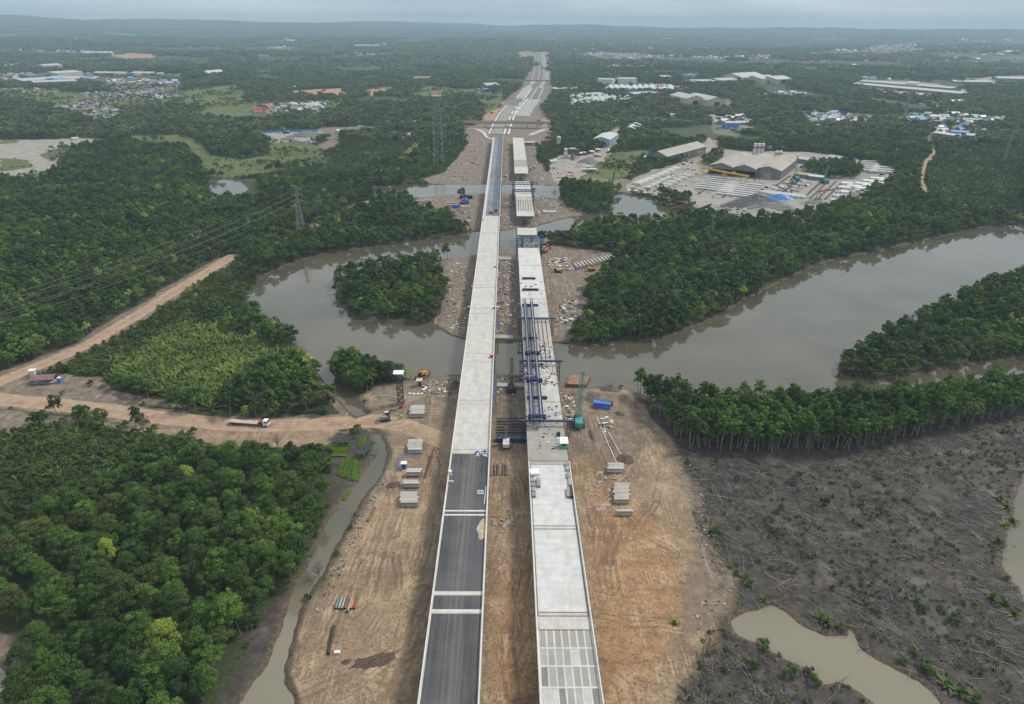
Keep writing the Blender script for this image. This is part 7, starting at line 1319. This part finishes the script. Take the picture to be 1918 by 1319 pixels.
o = bpy.data.objects.new('dead_wood', np_mesh('dead_wood', Vv, Ff, mt)); C.objects.link(o); tag(o, 'tangle of grey dead trunks and branches felled across the dark mud flat', 'dead wood', kind='stuff')
# low plants on the flat: clumps one can count
sh_m = [crown('shrub', M_SCRUB, 1.6, 1.7, 12, 380, 0.36, 0.0), crown('shrub', M_LEAF, 1.7, 1.8, 12, 380, 0.36, 0.0), frond_plant(15, 1.9, M_SCRUB, 0.26), crown('shrub', M_GREY, 1.5, 1.3, 12, 320, 0.3, 0.0)]
shr = [(1343, 862, 1.0, 1, ''), (1380, 900, 1.1, 3, ''), (1330, 998, 1.35, 2, ''), (1344, 990, 1.0, 2, ''), (1395, 1085, 1.4, 2, ''), (1405, 1095, 1.2, 2, ''), (1430, 1125, 0.9, 2, ''), (1452, 998, 1.3, 3, ''), (1485, 905, 1.5, 3, ''), (1497, 890, 1.0, 1, ''), (1545, 945, 1.4, 1, ''), (1603, 910, 1.5, 3, ''), (1645, 895, 1.3, 0, ''), (1640, 885, 1.0, 3, ''), (1700, 938, 1.3, 3, ''), (1760, 870, 1.1, 3, ''), (1650, 955, 1.3, 3, ''), (1612, 945, 1.0, 0, ''), (1610, 985, 1.2, 2, ''), (1600, 975, 1.1, 2, ''), (1535, 1160, 1.6, 2, ''), (1550, 1168, 1.4, 2, ''), (1575, 1178, 1.1, 0, ''), (1430, 1210, 1.5, 1, ''), (1410, 1250, 1.3, 1, ''), (1480, 1262, 1.4, 0, ''), (1515, 1262, 1.2, 3, ''), (1525, 1280, 1.3, 1, ''), (1715, 1130, 1.2, 2, ''), (1725, 1145, 1.0, 0, ''), (1765, 1145, 1.1, 0, ''), (1790, 1165, 1.3, 0, ''), (1640, 1145, 1.0, 0, ''), (1860, 1120, 1.4, 2, ''), (1880, 1135, 1.5, 2, ''), (1900, 1150, 1.4, 2, ''), (1885, 950, 1.6, 2, ''), (1875, 935, 1.5, 2, ''), (1898, 975, 1.5, 2, ''), (1885, 985, 1.3, 2, ''), (1870, 1015, 1.2, 2, ''), (1902, 1020, 1.1, 2, ''), (1885, 1085, 1.0, 2, ''), (1730, 1250, 1.4, 0, ''), (1735, 1262, 1.2, 1, ''), (1775, 1285, 1.5, 2, ''), (1800, 1300, 1.5, 2, ''), (1830, 1310, 1.4, 2, ''), (1690, 1240, 1.0, 0, ''), (1710, 1225, 1.0, 0, ''), (1262, 1170, 0.9, 2, ''), (1345, 1000, 0.8, 0, ''), (1455, 960, 0.8, 0, ''), (1465, 950, 0.8, 0, ''), (1440, 970, 0.7, 0, ''), (1385, 990, 0.7, 0, ''), (1380, 1060, 0.6, 0, ''), (1420, 1055, 0.7, 0, ''), (1560, 930, 0.9, 2, ''), (1930, 1280, 1.4, 2, '')]
look = ['bushy mid-green shrub', 'dense dark green shrub', 'spiky green palm tuft', 'dull grey-green shrub']
def zone(px, py):
    if py > 1235 and px < 1600: return 'on the mud between the dirt site and the lower pool'
    if px < 1420: return 'near the dirt edge of the mud flat'
    if px > 1850: return 'by the pool on the right edge of the mud flat'
    if py > 1200: return 'below the pale pool at the bottom right of the mud flat'
    if py > 1090: return 'above the pale pool on the mud flat'
    if py < 920: return 'on the dark mud just below the tree belt'
    return 'in the middle of the mud flat among dead branches'
sf = [True] * 4
for px, py, s_, k, _ in shr:
    a = gp(px, py); o = bpy.data.objects.new('shrub' if k != 2 else 'palm_tuft', sh_m[k]); C.objects.link(o); o.location = a; o.rotation_euler = (0, 0, random.uniform(0, 6)); o.scale = (s_, s_, s_ * random.uniform(0.8, 1.2))
    tag(o, look[k] + ' ' + zone(px, py), 'shrub', look[k] + 's ' + zone(px, py))
r = np.random.default_rng(15); X, Y = r.uniform(lo[0], hi[0], 4500), r.uniform(lo[1], hi[1], 4500); k = in_poly(mudp, X, Y) & (water_sd(X, Y) < -0.5) & (fbm(X / 18, Y / 18, 97, 3) + 0.12 * ss(60, 110, X) > 0.56); X, Y = X[k], Y[k]
forest('low_plants', np.stack([X, Y, ground_z(X, Y)], 1), r.uniform(0.15, 0.62, len(X)), sh_m, 'low green sprouts scattered over the mud flat', 'plants')
# dry grey trees and single trees outside the woods
M_TWIG = paint('dry_twigs', (0.22, 0.20, 0.175), 0.9)
def bare_tree(lab, px, py, h):
    m = MB(); random.seed(int(px)); m.tube((0, 0, -0.4), (0.1, 0, h * 0.45), 0.14, 6, 0.1)
    for i in range(46):
        a = random.uniform(0, 6.28); el = random.uniform(0.3, 1.4); z = h * random.uniform(0.1, 0.5); l = h * random.uniform(0.35, 0.6); e = (math.cos(a) * math.cos(el) * l, math.sin(a) * math.cos(el) * l, z + math.sin(el) * l); m.tube((0.05, 0, z), e, 0.05, 3, 0.02, cap=False)
        for q in range(3): f = random.uniform(0.4, 0.9); s_ = (e[0] * f, e[1] * f, z + (e[2] - z) * f); m.tube(s_, (s_[0] + random.uniform(-1, 1), s_[1] + random.uniform(-1, 1), s_[2] + random.uniform(0.2, 1.2)), 0.03, 3, 0.015, cap=False)
    tag(m.build('bare_tree', M_TWIG, None, gp(px, py)), lab, 'tree')
bare_tree('leafless grey tree standing on the creek bank left of the white stones', 597, 1078, 7.5); bare_tree('leafless grey tree at the river bend left bank', 545, 640, 7.5); bare_tree('grey dry tree at the right end of the wooded islet by the creek', 742, 700, 7.5); bare_tree('second grey dry tree at the right end of the wooded islet', 722, 706, 7); bare_tree('grey dry shrub tree at the lower road edge above the dark stand', 520, 838, 6.5); bare_tree('thin bare tree on the spit right of the far gantries', 1038, 372, 13)
for i, (px, py, s_, m_, lab) in enumerate(((668, 816, 1.0, 0, 'young round tree beside the nursery shade roof'), (66, 793, 1.0, 0, 'dark bushy tree alone on the sandy verge at the far left of the lower road'), (115, 800, 0.9, 0, 'second dark bushy tree on the sandy verge of the lower road'), (235, 800, 0.6, 0, 'small bush at the lower edge of the road left of the lorry'), (287, 812, 0.8, 0, 'round bush right of the small roadside bush'), (362, 812, 0.6, 0, 'small dark bush below the road near the lorry'), (118, 740, 0.45, 0, 'low bush on the pale bank below the pink-roofed hut'), (170, 722, 0.55, 0, 'round bush right of the blue toilet'), (865, 360, 1.6, 0, 'slim tree on the spit left of the asphalted bridge'), (1147, 318, 1.2, 0, 'small round tree on the green grass, left of two'), (1161, 318, 1.2, 0, 'small round tree on the green grass, right of two'))):
    o = bpy.data.objects.new('tree', sh_m[i % 2]); C.objects.link(o); o.location = gp(px, py); k = 2.2 * s_; o.scale = (k, k, k * 1.2); tag(o, lab, 'tree')
# seedling nursery by the creek
M_SEED = leafmat('seedlings', (0.12, 0.22, 0.015), (0.22, 0.36, 0.025), (0.34, 0.50, 0.05), 0.2)
beds = [((661, 900), (668, 857)), ((668, 900), (677, 857)), ((677, 898), (685, 852)), ((643, 895), (652, 862)), ((651, 897), (660, 860)), ((635, 893), (643, 865)), ((672, 840), (676, 820)), ((680, 838), (684, 820)), ((643, 935), (655, 914)), ((653, 937), (664, 916)), ((632, 958), (643, 940)), ((642, 959), (653, 941))]
hb = [((616 + i * 1.2, 836 + i * 4.4), (653 - i * 1.0, 836 + i * 4.4)) for i in range(5)]
rr_ = np.random.default_rng(3)
for i, (p0, p1) in enumerate(beds + hb):
    a, b = gp(*p0), gp(*p1); L2 = math.hypot(b[0] - a[0], b[1] - a[1]); th = math.atan2(b[1] - a[1], b[0] - a[0]); n_ = int(L2 * 320)
    cen = np.stack([rr_.uniform(0, L2, n_), rr_.uniform(-0.62, 0.62, n_), rr_.uniform(0.2, 0.5, n_)], 1); V, F, t_ = leaves(cen, np.full(n_, 0.12), n_, 0.24)
    me = np_mesh('seedling_bed', V, F, M_SEED); at = me.attributes.new('tint', 'FLOAT', 'POINT'); at.data.foreach_set('value', t_.astype(np.float32)); o = bpy.data.objects.new('seedling_bed', me); C.objects.link(o); o.location = a; o.rotation_euler = (0, 0, th)
    tag(o, ('long' if i < 6 else 'short' if i < 12 else 'crosswise') + ' bright green seedling bed in the nursery beside the creek', 'seedling bed', ('long' if i < 6 else 'short' if i < 12 else 'crosswise') + ' seedling beds of the nursery')
K_NET = paint('dark_shade_net', (0.03, 0.035, 0.035), 0.8)
for (px, py, lx, ly, rz, lab) in ((645, 832, 5.8, 4.5, 0.05, 'sagging black shade-net roof at the head of the nursery'), (686, 848, 4.2, 9.0, -0.35, 'dark green shade net leaning over the beds at the creek side')):
    t = thing('shade_net', lab, 'shade net', gp(px, py), rz); m = MB(); gx = [(-lx / 2 + lx * i / 6) for i in range(7)]; gy = [(-ly / 2 + ly * j / 6) for j in range(7)]
    m.add([(x, y, 2.4 + random.uniform(-0.25, 0.2)) for x in gx for y in gy], [(i * 7 + j, (i + 1) * 7 + j, (i + 1) * 7 + j + 1, i * 7 + j + 1) for i in range(6) for j in range(6)]); m.build('net', K_NET, t)
    m = MB(); [m.bar((x, y, -0.2), (x, y, 2.4), 0.1) for x in (-lx / 2, 0, lx / 2) for y in (-ly / 2, ly / 2)]; m.build('post', K_WOOD, t)
